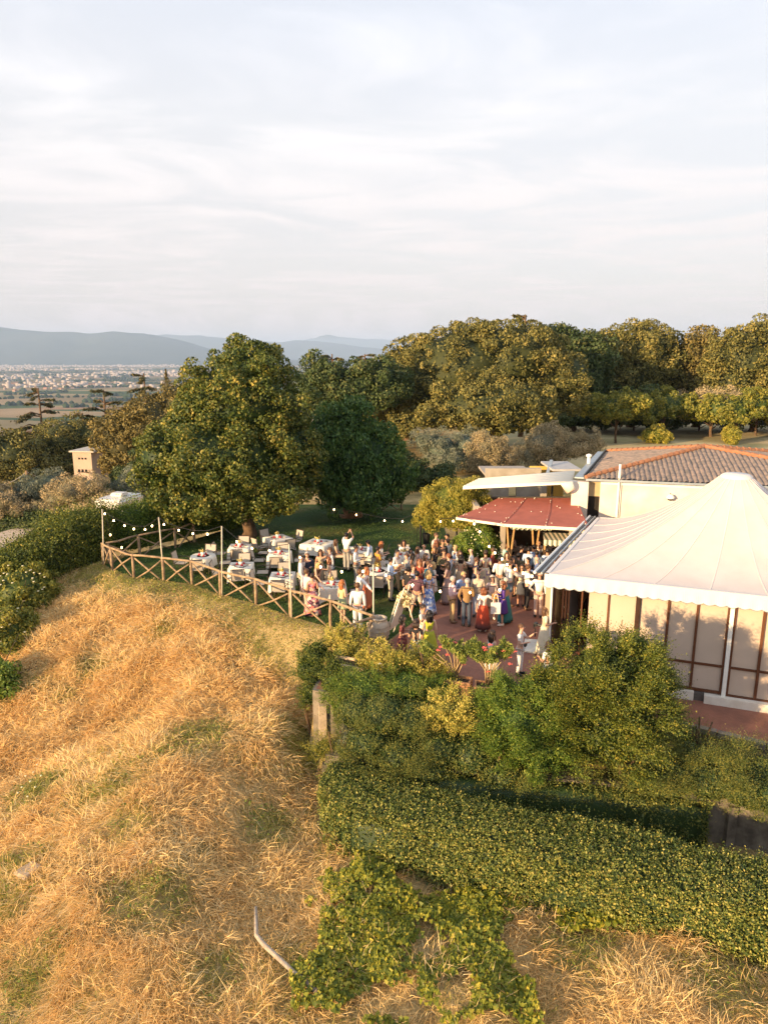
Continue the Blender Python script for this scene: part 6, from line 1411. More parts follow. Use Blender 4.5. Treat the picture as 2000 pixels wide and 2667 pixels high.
# ================================================================== LEFT: TOWER, UTILITY POLE, VAN, ROAD
ty = 80.0; tl, tr_, tb_ = PY(208, 1172, ty), PY(259, 1172, ty), None; tw = tr_.x - tl.x; ztop = tl.z; zb_ = PY(230, 1262, ty).z - 3
TWL = mat('pinkish_tower_plaster', (.44, .33, .26), .9, .12, .8, .3, 6); tow = empty('transformer_tower', ((tl.x + tr_.x) / 2, ty, zb_), R(-8), 'small square plastered tower with a flat roof standing among the left trees', 'tower')
H_ = ztop - zb_; MB().box((0, 0, H_ / 2), (tw, 3.2, H_)).build('wall', TWL, tow); MB().box((.15, 0, H_ + .06), (tw + .7, 3.9, .16)).build('roof', mat('tower_roof', (.45, .40, .34), .8), tow)
for k in range(3): MB().box((-.35 + k * .38, -1.62, H_ - .75), (.2, .05, .2)).build('vent_hole', DARK, tow)
for k in range(3): MB().box((-.5 + k * .42, -1.66, H_ - 2.1), (.12, .12, .28)).build('insulator', DARK, tow)
MB().bar((-.7, -1.64, H_ - 2.28), (.75, -1.64, H_ - 2.28), .05, .06).build('bracket', DARK, tow)
wf = MB().box((.35, -1.6, H_ - 4.6), (.55, .06, .95)).build('window', DARK, tow); MB().box((.35, -1.65, H_ - 5.12), (.7, .12, .08)).build('sill', TWL, wf)
up = PY(76, 1340, 62); ut = PY(70, 1226, 62); upl = empty('utility_pole', (up.x, up.y, up.z - 1), 0, 'leaning wooden utility pole beside the dirt road', 'pole'); MB().tube([(0, 0, 0), Vector((ut.x - up.x, 0, ut.z - up.z + 1))], [.16, .11], 8).build('shaft', mat('pole_wood', (.30, .19, .10), .9, .2, 3), upl, True)
wp = Vector((ut.x, ut.y, ut.z - .1)); tt2 = Vector((tow.location.x - .4, ty - 1.7, ztop - 2.2)); lw = PY(-40, 1262, 60)
def wire(a, b, sag): return [a.lerp(b, t) - Vector((0, 0, sag * 4 * t * (1 - t))) for t in [i / 10 for i in range(11)]]
o = MB().tube([p - wp for p in wire(lw, wp, .5)], .035, 4).build('overhead_wire', mat('aluminium_wire', (.35, .3, .25), .6)); o.location = wp; tag(o, 'power line from the left picture edge to the utility pole', 'wire')
o = MB().tube([p - wp for p in wire(wp, tt2, .9)], .035, 4).build('overhead_wire', mat('aluminium_wire', (.35, .3, .25))); o.location = wp; tag(o, 'power line from the utility pole to the small tower', 'wire')
# camper van behind the hedge
vy = 47.0; vl, vr = PY(241, 1300, vy), PY(324, 1310, vy); VW = mat('white_van_paint', (.62, .58, .53), .4, .03, 2, spec=.5); zr_ = PY(280, 1304, vy).z
van = empty('camper_van', ((vl.x + vr.x) / 2, vy + 1, zr_ - 2.7), R(-14), 'white camper van with a roof air-conditioner box parked behind the hedge', 'van')
w2 = (vr.x - vl.x) * .98
mb = MB(); bm_ = bmesh.new(); bmesh.ops.create_cube(bm_, size=1); bmesh.ops.scale(bm_, vec=(w2, 2.9, 2.25), verts=bm_.verts); bmesh.ops.translate(bm_, vec=(0, .65, 1.58), verts=bm_.verts)
bmesh.ops.bevel(bm_, geom=bm_.edges[:], offset=.16, segments=3, affect='EDGES'); me_ = bpy.data.meshes.new('body'); bm_.to_mesh(me_); bm_.free(); me_.materials.append(VW); link('body', me_, None, van)
bm_ = bmesh.new(); bmesh.ops.create_cube(bm_, size=1); bmesh.ops.scale(bm_, vec=(.95, .8, .26), verts=bm_.verts); bmesh.ops.bevel(bm_, geom=bm_.edges[:], offset=.07, segments=2, affect='EDGES'); me_ = bpy.data.meshes.new('roof_unit'); bm_.to_mesh(me_); bm_.free(); me_.materials.append(VW); o = link('roof_unit', me_, None, van); o.location = (.05, .6, 2.84)
MB().box((0, -.83, 2.35), (w2 * .8, .04, .05)).build('trim_strip', METG, van); wn_ = MB().box((0, -.81, 1.75), (w2 * .62, .05, .6)).build('rear_window', mat('dark_glass', (.02, .02, .02)), van)
for sx in (-1, 1):
    for yy in (.1, 1.5):
        wh = MB(); wh.tube([(sx * (w2 / 2 - .22), yy, .34), (sx * (w2 / 2 - .0), yy, .34)], .34, 16); wh.build('wheel', mat('tyre_rubber', (.02, .02, .02), .8), van)
    MB().box((sx * w2 * .42, -.82, 1.0), (.14, .05, .35)).build('tail_light', mat('red_lens', (.35, .02, .02), .3), van)
# dirt road
rp = [P(-160, 1480, -4.3), P(-40, 1430, -4.2), P(60, 1393, -4.2), P(130, 1372, -4.2)]
mb = MB(); vs = []
for i, p in enumerate(rp):
    d = (rp[min(i + 1, 3)] - rp[max(i - 1, 0)]).normalized(); s = Vector((-d.y, d.x, 0)); wd = 2.2
    for k in (-1, 0, 1): q = p + s * k * wd; vs.append((q.x, q.y, q.z + .05))
mb.add(vs, [(i * 3 + k, i * 3 + k + 1, i * 3 + k + 4, i * 3 + k + 3) for i in range(3) for k in range(2)])
tag(mb.build('dirt_road', mat('pale_dirt_road', (.55, .42, .31), .95, .15, 1.2, .4, 8)), kind='structure')
# foreground log and stone
lg = [G(668, 2398), G(670, 2470), G(690, 2497), G(780, 2575)]; lg2 = [G(780, 2575), G(838, 2622)]
t = empty('bleached_branch', lg[0], 0, 'bent bleached branch lying in the straw beside the bindweed', 'branch')
off = Vector((0, 0, .30)); MB().tube([p - lg[0] + off + Vector((0, 0, (.06, .03, .05, -.02)[i])) for i, p in enumerate(lg)], [.034, .052, .056, .046], 8).build('limb', mat('bleached_wood', (.46, .38, .30), .95, .2, 8, .8, 30, col2=(.30, .24, .18)), t, True)
MB().tube([lg2[0] - lg[0] + off, lg2[1] - lg[0] + off + Vector((0, 0, -.05))], [.06, .045], 8).build('bark_end', mat('dark_bark_end', (.16, .12, .09), .9, .3, 9), t, True)
sp_ = G(72, 2278); o = MB().add([(-.28, -.1, 0), (.1, -.32, 0), (.34, .1, 0), (.02, .3, 0), (-.24, -.08, .07), (.1, -.26, .05), (.3, .1, .09), (.02, .26, .08)], [(0, 1, 5, 4), (1, 2, 6, 5), (2, 3, 7, 6), (3, 0, 4, 7), (4, 5, 6, 7)]).build('flat_stone', mat('slope_stone', (.40, .30, .20), .9, .2, 5, .5, 14)); o.location = sp_ + Vector((0, 0, .10)); tag(o, 'flat pale stone on the bare earth at the left of the slope', 'stone')
# ================================================================== PEOPLE
SKIN = {k: mat('skin_' + k, c, .55, .06, 12, spec=.4) for k, c in dict(fair=(.62, .36, .25), tan=(.50, .27, .17), olive=(.44, .24, .15), brown=(.30, .15, .09)).items()}
HAIR = {k: mat('hair_' + k, c, .5, .25, 30) for k, c in dict(black=(.015, .011, .01), dark=(.035, .02, .014), brown=(.10, .05, .025), red=(.32, .11, .035), blond=(.50, .33, .14), grey=(.42, .38, .34), auburn=(.20, .07, .03)).items()}
LEATHER = mat('brown_shoe_leather', (.16, .09, .05), .5, .15, 9); SHOEW = mat('white_shoe', (.72, .66, .58), .6, .05, 9); SHOEB = mat('black_shoe', (.02, .02, .02), .45, .1, 9)
def fabric(name, col, var=.07): return mat('cloth_' + name, col, .85, var, 9, .25, 60)
def patterned(name, kind, cols, scale=9):
    k = 'cloth_' + name
    if k in MATS: return MATS[k]
    m, nt, b = nodes_of(k); b.inputs['Roughness'].default_value = .85; t = nt.nodes.new('ShaderNodeTexCoord'); L = nt.links
    if kind == 'check':
        c = nt.nodes.new('ShaderNodeTexChecker'); c.inputs['Scale'].default_value = scale; c.inputs['Color1'].default_value = (*cols[0], 1); c.inputs['Color2'].default_value = (*cols[1], 1); L.new(t.outputs['Object'], c.inputs[0]); L.new(c.outputs[0], b.inputs['Base Color'])
    elif kind == 'ombre':
        s = nt.nodes.new('ShaderNodeSeparateXYZ'); L.new(t.outputs['Object'], s.inputs[0]); r = nt.nodes.new('ShaderNodeValToRGB'); r.color_ramp.elements[0].position = .25; r.color_ramp.elements[0].color = (*cols[1], 1); r.color_ramp.elements[1].position = .75; r.color_ramp.elements[1].color = (*cols[0], 1); L.new(s.outputs['Z'], r.inputs[0]); L.new(r.outputs[0], b.inputs['Base Color'])
    else:
        v = nt.nodes.new('ShaderNodeTexVoronoi'); v.inputs['Scale'].default_value = scale; L.new(t.outputs['Object'], v.inputs['Vector']); s = nt.nodes.new('ShaderNodeSeparateColor'); L.new(v.outputs['Color'], s.inputs[0])
        r = nt.nodes.new('ShaderNodeValToRGB'); r.color_ramp.interpolation = 'CONSTANT'
        while len(r.color_ramp.elements) < len(cols): r.color_ramp.elements.new(.5)
        for i, c in enumerate(cols): r.color_ramp.elements[i].position = i / len(cols); r.color_ramp.elements[i].color = (*c, 1)
        L.new(s.outputs[0], r.inputs[0]); L.new(r.outputs[0], b.inputs['Base Color'])
    MATS[k] = m; return m
FAB = dict(white=fabric('white', (.78, .74, .70)), offwhite=fabric('offwhite', (.70, .63, .54)), lblue=fabric('lblue', (.52, .60, .74)), blue=fabric('blue', (.30, .42, .66)), pink=fabric('pink', (.72, .50, .52)), lpink=fabric('lpink', (.70, .52, .45)),
    black=fabric('black', (.022, .020, .022)), navy=fabric('navy', (.03, .035, .06)), khaki=fabric('khaki', (.44, .29, .15)), tan=fabric('tan', (.46, .34, .23)), beige=fabric('beige', (.55, .44, .33)), grey=fabric('grey', (.34, .32, .29)), olive=fabric('olive', (.12, .11, .06)),
    jeans=fabric('jeans', (.06, .08, .12)), brownj=fabric('brownj', (.28, .17, .07)), plum=fabric('plum', (.13, .06, .08)), mustard=fabric('mustard', (.50, .26, .04)), lime=fabric('lime', (.42, .42, .04)), purple=fabric('purple', (.09, .04, .26)), teal=fabric('teal', (.04, .20, .24)),
    mint=fabric('mint', (.34, .55, .50)), rust=fabric('rust', (.24, .05, .03)), orange=fabric('orange', (.55, .15, .07)), cream=fabric('cream', (.66, .58, .42)), mauve=fabric('mauve', (.34, .23, .21)), yellow=fabric('yellow', (.62, .50, .24)), sage=fabric('sage', (.34, .40, .24)), bshort=fabric('bshort', (.20, .27, .36)),
    floralp=patterned('floralp', 'v', [(.62, .16, .14), (.70, .30, .26), (.55, .20, .30), (.72, .55, .45), (.08, .03, .05)], 11), floralb=patterned('floralb', 'v', [(.55, .60, .72), (.10, .18, .50), (.60, .62, .70), (.20, .32, .62)], 14),
    leafb=patterned('leafb', 'v', [(.06, .025, .015), (.10, .04, .02), (.50, .34, .18), (.04, .02, .015)], 12), maroon=patterned('maroon', 'v', [(.16, .03, .03), (.10, .02, .03), (.32, .12, .08)], 16), check=patterned('check', 'check', [(.70, .64, .56), (.02, .02, .02)], 14),
    ombre=patterned('ombre', 'ombre', [(.62, .08, .03), (.10, .035, .03)]), kimono=patterned('kimono', 'v', [(.66, .56, .38), (.70, .60, .42), (.62, .52, .36), (.30, .22, .30), (.66, .56, .38), (.60, .50, .34)], 9), beigef=patterned('beigef', 'v', [(.50, .38, .24), (.42, .32, .20), (.60, .50, .36)], 12))

ARMS = dict(  # elbow, wrist for the right side (x>0); y forward
    down=((.235, -.03, 1.14), (.25, .04, .89)), glass=((.235, -.02, 1.13), (.15, .24, 1.19)), hip=((.37, -.07, 1.16), (.19, .02, .99)), face=((.24, .13, 1.20), (.07, .17, 1.49)),
    up=((.20, .26, 1.52), (.05, .30, 1.76)), headhand=((.43, .06, 1.50), (.15, .03, 1.66)), reach=((.24, .20, 1.22), (.20, .46, 1.14)), cross=((.235, .05, 1.15), (-.04, .20, 1.14)), pocket=((.28, -.09, 1.16), (.19, .05, .93)),
    around=((.34, .16, 1.24), (.50, .28, 1.08)), out=((.40, .05, 1.25), (.55, .18, 1.05)), back=((.24, -.14, 1.15), (.05, -.17, 1.0)), rig=((.26, .14, 1.2), (.20, .36, 1.42)), lap=((.23, .08, 1.12), (.12, .30, 1.02)))
LEGS = dict(stand=((.095, .02, .48), (.10, -.02, .085), (.095, .02, .48), (.10, .0, .085)), weight=((.11, .04, .49), (.16, .05, .085), (.085, 0, .48), (.07, -.03, .085)), stride=((.10, .14, .49), (.11, .20, .085), (.09, .02, .48), (.10, -.22, .10)),
    wide=((.15, .02, .48), (.22, .0, .085), (.15, .02, .48), (.22, 0, .085)), sit=((.12, .44, .50), (.12, .40, .085), (.12, .44, .50), (.12, .46, .085)))
def lerp3(a, b, t): return tuple(a[i] + (b[i] - a[i]) * t for i in range(3))
def skeleton(pose, legs, sex, lean=0, sit=False):
    J = {}; sw = .185 if sex == 'm' else .160; dz = -.44 if sit else 0
    al, ar = pose; yl = R(-lean)
    def up(p):   # upper-body point: lean about the hips, drop when seated
        p = Vector(p); q = p - Vector((0, 0, .98)); q = Matrix.Rotation(yl, 3, 'X') @ q; q += Vector((0, 0, .98 + dz)); return q
    J['pelvis'] = up((0, 0, .98)); J['waist'] = up((0, 0, 1.12)); J['chest'] = up((0, .0, 1.30)); J['neckb'] = up((0, -.01, 1.46)); J['neck'] = up((0, .01, 1.53)); J['jaw'] = up((0, .035, 1.585)); J['head'] = up((0, .02, 1.655)); J['top'] = up((0, .0, 1.715))
    for s, n, a in ((1, 'r', ar), (-1, 'l', al)):
        e, w = ARMS[a]; k = .95 if sex == 'f' else 1
        J['sh' + n] = up((s * sw, 0, 1.425)); J['el' + n] = up((s * e[0] * k, e[1], e[2])); J['wr' + n] = up((s * w[0] * k, w[1], w[2]))
        d = (J['wr' + n] - J['el' + n]).normalized(); J['ha' + n] = J['wr' + n] + d * .085
        kn, an = LEGS[legs][0:2] if s > 0 else LEGS[legs][2:4]
        J['hi' + n] = Vector((s * .085, 0.0, .92 + dz)); J['kn' + n] = Vector((s * kn[0], kn[1], kn[2])); J['an' + n] = Vector((s * an[0], an[1], an[2])); J['to' + n] = J['an' + n] + Vector((s * .03, .15, -.045))
    return J
def skin_mesh(name, J, verts, edges, sub=1):
    """verts: list of (key or Vector, rx, ry)"""
    me = bpy.data.meshes.new('tmp'); me.from_pydata([J[v[0]] if isinstance(v[0], str) else v[0] for v in verts], edges, []); o = bpy.data.objects.new('tmp', me); COL.objects.link(o)
    sk = o.modifiers.new('s', 'SKIN'); sk.use_smooth_shade = True; sk.branch_smoothing = .3
    for i, v in enumerate(verts): me.skin_vertices[0].data[i].radius = (v[1], v[2]); me.skin_vertices[0].data[i].use_root = (i == 0)
    if sub: ss = o.modifiers.new('u', 'SUBSURF'); ss.levels = sub
    dg = bpy.context.evaluated_depsgraph_get(); ev = o.evaluated_get(dg); m2 = bpy.data.meshes.new_from_object(ev); m2.name = name
    bpy.data.objects.remove(o); bpy.data.meshes.remove(me); return m2
def add_islands(me, mb):
    bm = bmesh.new(); bm.from_mesh(me); off = len(bm.verts); vs = [bm.verts.new(v) for v in mb.v]
    for f in mb.f:
        try: bm.faces.new([vs[i] for i in f]).smooth = True
        except ValueError: pass
    bm.to_mesh(me); bm.free(); return me
CACHE = {}
def body_mesh(key, J, sex, belly=0):
    k = ('body',) + key
    if k in CACHE: return CACHE[k]
    m_ = 1.0 if sex == 'm' else .86
    V = [('pelvis', .135, .10), ('waist', .125 * m_ + belly, .09 + belly), ('chest', .15 * m_, .105), ('neckb', .075 * m_, .065), ('neck', .052, .052), ('jaw', .062, .068), ('head', .082, .100), ('top', .062, .070)]
    E = [(i, i + 1) for i in range(7)]
    for n in 'rl':
        o = len(V); V += [('sh' + n, .058 * m_, .058), ('el' + n, .042 * m_, .042), ('wr' + n, .027, .027), ('ha' + n, .036, .018)]; E += [(2, o), (o, o + 1), (o + 1, o + 2), (o + 2, o + 3)]
        o = len(V); V += [('hi' + n, .088, .088), ('kn' + n, .054 * (m_ + .05), .054), ('an' + n, .036, .036), ('to' + n, .036, .025)]; E += [(0, o), (o, o + 1), (o + 1, o + 2), (o + 2, o + 3)]
    me = skin_mesh('body', J, V, E); mb = MB()
    for n, s in (('r', 1), ('l', -1)):    # five fingers of unequal length, bent, rooted in the palm
        h, w = J['ha' + n], J['wr' + n]; d = (h - w).normalized(); sd = d.cross(Vector((0, 0, 1))); sd = sd.normalized() if sd.length > .1 else Vector((1, 0, 0)); nn = sd.cross(d)
        for k in range(4):
            L = (.062, .072, .068, .052)[k]; a = h + d * .0 + sd * (k - 1.5) * .017; b = a + d * L * .55 - nn * .006; c = b + d * L * .35 - nn * .028
            mb.tube([a - d * .02, b, c], [.0095, .0085, .006], 4)
        a = w + d * .03 + sd * .03 * s; mb.tube([a - sd * .015 * s, a + sd * .02 * s + d * .03, a + sd * .018 * s + d * .06], [.011, .010, .007], 4)
    # face: nose, ears, brows over the head ball
    H = J['head']; up = (J['top'] - J['jaw']).normalized(); fw = Vector((0, 1, 0)); fw = (fw - up * fw.dot(up)).normalized(); rt = fw.cross(up)
    N_ = H + fw * .098 - up * .02
    mb.add([N_ + up * .035, N_ - rt * .014 - up * .012, N_ + rt * .014 - up * .012, N_ + fw * .024 - up * .008], [(0, 1, 3), (0, 3, 2), (1, 2, 3)])
    for s in (-1, 1): mb.ell(H + rt * s * .083 - up * .012 - fw * .005, (.012, .02, .03), 6, 4)
    CACHE[k] = add_islands(me, mb); return CACHE[k]
def top_mesh(key, J, sex, sl, belly=0, long=0, loose=1.0):
    """shirt: sl 0 sleeveless, 1 short, 2 long; long = extra length below the waist (jacket, tunic)"""
    k = ('top', sl, belly, long, loose) + key
    if k in CACHE: return CACHE[k]
    m_ = (1.0 if sex == 'm' else .88) * loose
    hem = J['pelvis'] - (J['waist'] - J['pelvis']).normalized() * (.02 + long)
    V = [(hem, .158 * m_ + belly * .8, .125 * m_ + belly * .6), ('waist', .146 * m_ + belly * 1.15, .115 * m_ + belly * 1.2), ('chest', .170 * m_, .128 * m_), ('neckb', .082 * m_, .075)]
    E = [(0, 1), (1, 2), (2, 3)]
    for n in 'rl':
        o = len(V)
        if sl == 0: V += [('sh' + n, .062 * m_, .064)]; E += [(2, o)]
        else:
            V += [('sh' + n, .075 * m_, .075 * m_)]; E += [(2, o)]; e, s, w = J['el' + n], J['sh' + n], J['wr' + n]
            if sl == 1: V += [(s.lerp(e, .75), .064 * m_, .064 * m_)]; E += [(o, o + 1)]
            else: V += [('el' + n, .056 * m_, .056 * m_), (e.lerp(w, .93), .042, .042)]; E += [(o, o + 1), (o + 1, o + 2)]
    CACHE[k] = skin_mesh('top', J, V, E); return CACHE[k]
def trouser_mesh(key, J, sex, ln):
    k = ('tr', ln) + key
    if k in CACHE: return CACHE[k]
    V = [(J['pelvis'] + Vector((0, 0, .03)), .150, .118)]; E = []
    for n in 'rl':
        o = len(V); V += [('hi' + n, .104, .104)]; E += [(0, o)]; kn, an = J['kn' + n], J['an' + n]
        if ln == 1: V += [(J['hi' + n].lerp(kn, .85), .088, .088)]; E += [(o, o + 1)]
        else: V += [('kn' + n, .072, .072), (an + Vector((0, 0, -.015)), .060, .064)]; E += [(o, o + 1), (o + 1, o + 2)]
    CACHE[k] = skin_mesh('trousers', J, V, E); return CACHE[k]
def skirt_mesh(zb, zt, rb, rt, seed, J, n=26, folds=9, sit=False):
    k = ('sk', zb, zt, rb, rt, seed, sit)
    if k in CACHE: return CACHE[k]
    mb = MB(); p = J['pelvis']; prof = []
    for i in range(9):
        t = i / 8; z = zt + (zb - zt) * t; rr = rt + (rb - rt) * t + .028 * math.sin(min(1, t * 3) * math.pi * .5); prof.append((rr, z))
    if sit: prof = [(.16, .60), (.19, .52), (.17, .44)]
    mb.lathe([(0, prof[0][1] + .01)] + prof + [(prof[-1][0] * .9, prof[-1][1] + .02)], n, (0, .03 if sit else 0, 0), lambda a, t: (.11 * t * t * math.sin(a * folds + seed) + .05 * t * math.sin(a * 3 + seed * 2)), .80)
    if sit: mb.tube([(.1, 0, .54), (.11, .42, .53), (.11, .45, .36)], [.11, .085, .08], 10); mb.tube([(-.1, 0, .54), (-.11, .42, .53), (-.11, .45, .36)], [.11, .085, .08], 10)
    CACHE[k] = mb.mesh('skirt', None, True); return CACHE[k]
def hair_mesh(style, J, seed=0):
    k = ('hair', style, tuple(round(c, 3) for c in J['head']), seed)
    if k in CACHE: return CACHE[k]
    H = J['head'] + Vector((0, -.012, .018)); up = (J['top'] - J['jaw']).normalized(); fw = Vector((0, 1, 0)); fw = (fw - up * fw.dot(up)).normalized(); rt = fw.cross(up)
    mb = MB(); nu, nv = 16, 9; rr = random.Random(seed); R_ = (.098, .112, .108)
    if style in ('short', 'bob', 'long', 'bun', 'pony', 'crop'):
        th = 1.0 if style != 'crop' else .97; vs = []
        for j in range(nv + 1):
            t = math.pi * j / nv * .72
            for i in range(nu):
                a = 2 * math.pi * i / nu; fr = max(0, math.sin(a)); tt = t * (1 - .46 * fr ** .7)
                w = 1 + rr.uniform(-.03, .03)
                vs.append(H + (rt * math.cos(a) * R_[0] * math.sin(tt) + fw * math.sin(a) * R_[1] * math.sin(tt)) * th * w + up * R_[2] * math.cos(tt) * th * w)
        mb.add(vs, [(j * nu + i, (j + 1) * nu + i, (j + 1) * nu + (i + 1) % nu, j * nu + (i + 1) % nu) for j in range(nv) for i in range(nu)])
    if style == 'fringe':
        vs = []; n0 = 12
        for j in range(4):
            for i in range(n0): a = math.pi + math.pi * i / (n0 - 1); z = .02 - .028 * j; q = .103 + .004 * math.sin(i); vs.append(H + rt * math.cos(a) * q * .93 + fw * math.sin(a) * q + up * z)
        mb.add(vs, [(j * n0 + i, (j + 1) * n0 + i, (j + 1) * n0 + i + 1, j * n0 + i + 1) for j in range(3) for i in range(n0 - 1)])
    if style in ('long', 'bob', 'pony'):
        L = dict(long=.40, bob=.14, pony=.34)[style]; w0 = dict(long=.10, bob=.105, pony=.04)[style]
        pts = [H - fw * .055 - up * .0, H - fw * .095 - up * .10, H - fw * (.105 if style != 'bob' else .08) - up * (.10 + L * .5), H - fw * (.12 if style != 'bob' else .07) - up * (.08 + L)]
        for q in ((-.5, 0, .5) if style != 'pony' else (0,)):
            mb.tube([p + rt * q * w0 * 1.15 for p in pts], [w0 * .62, w0 * .66, w0 * .6, w0 * .2] if style != 'bob' else [w0 * .6, w0 * .62, w0 * .55, w0 * .4], 8)
        if style != 'pony':
            for s in (-1, 1): mb.tube([H + rt * s * .085 + fw * .02 + up * .02, H + rt * s * .098 + fw * .015 - up * .09, H + rt * s * .092 - up * (.10 + L * .35)], [.028, .030, .015], 6)
    if style == 'bun': mb.ell(H - fw * .105 + up * .05, (.05, .05, .05), 8, 6)
    CACHE[k] = mb.mesh('hair', None, True); return CACHE[k]
def put(name, me, m, parent):
    o = bpy.data.objects.new(name, me); COL.objects.link(o); o.parent = parent
    if not me.materials: me.materials.append(None)
    o.material_slots[0].link = 'OBJECT'; o.material_slots[0].material = m; return o
SHOE = None
def shoe(m, J, n, par):
    global SHOE
    if SHOE is None:
        mb = MB(); mb.ell((0, .065, .045), (.048, .135, .05), 10, 6); mb.ell((0, -.02, .06), (.042, .06, .06), 8, 5); SHOE = mb.mesh('shoe', None, True)
        for v in SHOE.vertices: v.co.z = max(0, v.co.z)
    o = put('shoe', SHOE, m, par); a = J['an' + n]; o.location = (a.x, a.y, max(0, a.z - .085)); o.rotation_euler = (0, 0, R(-12 if n == 'r' else 12)); return o
def person(x, y, h, face, sex, skin, hair, style, top, sl, bot, pose, label, legs='stand', lean=0, extra=(), z=0.006, belly=0.0, shoes='b', group=None, long=0, loose=1.0):
    """face: direction looked at, degrees, 0 = right of the picture, 90 = away from the camera, 270 = towards it"""
    sit = legs == 'sit'; key = (pose, legs, sex, lean); J = skeleton(pose, legs, sex, lean, sit); k = h / 1.765
    t = empty('person', (x, y, z), R(face - 90), label, 'person', group); t.scale = (k, k, k)
    put('body', body_mesh(key + (belly,), J, sex, belly), SKIN[skin], t)
    if style != 'bald': put('hair', hair_mesh(style, J, hash(label) % 1), HAIR[hair], t)
    # eyes and mouth
    H = J['head']; up = (J['top'] - J['jaw']).normalized(); fw = Vector((0, 1, 0)); fw = (fw - up * fw.dot(up)).normalized(); rt = fw.cross(up); mb = MB()
    kf = ('face', pose, lean, sit, 'sun' in extra)
    if kf not in CACHE:
        if 'sun' in extra:
            for s in (-1, 1): mb.ell(H + fw * .094 + rt * s * .034 + up * .012, (.030, .012, .022), 8, 5)
            mb.tube([H + fw * .1 - rt * .03 + up * .016, H + fw * .1 + rt * .03 + up * .016], .004, 4); CACHE[kf] = mb.mesh('sunglasses', None, True)
        else:
            for s in (-1, 1): mb.ell(H + fw * .090 + rt * s * .033 + up * .01, (.013, .010, .008), 6, 4)
            CACHE[kf] = mb.mesh('eyes', None, True)
    put('sunglasses' if 'sun' in extra else 'eyes', CACHE[kf], SHOEB, t)
    km = ('mouth', pose, lean, sit)
    if km not in CACHE: c = H + fw * .088 - up * .052; CACHE[km] = MB().ell(c, (.022, .010, .007), 6, 3).mesh('mouth', None, True)
    put('mouth', CACHE[km], MATS.get('lip') or mat('lip', (.35, .11, .10), .5), t)
    if bot in ('dress', 'longdress', 'gown'):
        put('dress_top', top_mesh(key, J, sex, sl, 0, -.03, .97), FAB[top], t)
        zb = dict(dress=.52, longdress=.30, gown=.06)[bot]; put('dress_skirt', skirt_mesh(zb, 1.05, dict(dress=.23, longdress=.27, gown=.32)[bot], .15, len(label) % 7, J, sit=sit), FAB[top], t)
    else:
        put('jacket' if long else 'top', top_mesh(key, J, sex, sl, belly, long, loose), FAB[top], t)
        bk_, bc_ = bot
        if bk_ in ('trousers', 'shorts'): put(bk_, trouser_mesh(key, J, sex, 1 if bk_ == 'shorts' else 2), FAB[bc_], t)
        else: put('skirt', skirt_mesh(dict(skirt=.50, longskirt=.14, mini=.62)[bk_], 1.06, dict(skirt=.21, longskirt=.27, mini=.19)[bk_], .145, len(label) % 7, J, sit=sit), FAB[bc_], t)
    sm = dict(b=SHOEB, l=LEATHER, w=SHOEW)[shoes]
    for n in 'rl': shoe(sm, J, n, t)
    t['hand'] = 0; del t['hand']
    return t, J, k
def hp_(px, py, h, seat=False):
    """where a person stands whose head top shows at the pixel"""
    p = P(px, py, h - (.44 * h / 1.765 if seat else 0)); return p.x, p.y
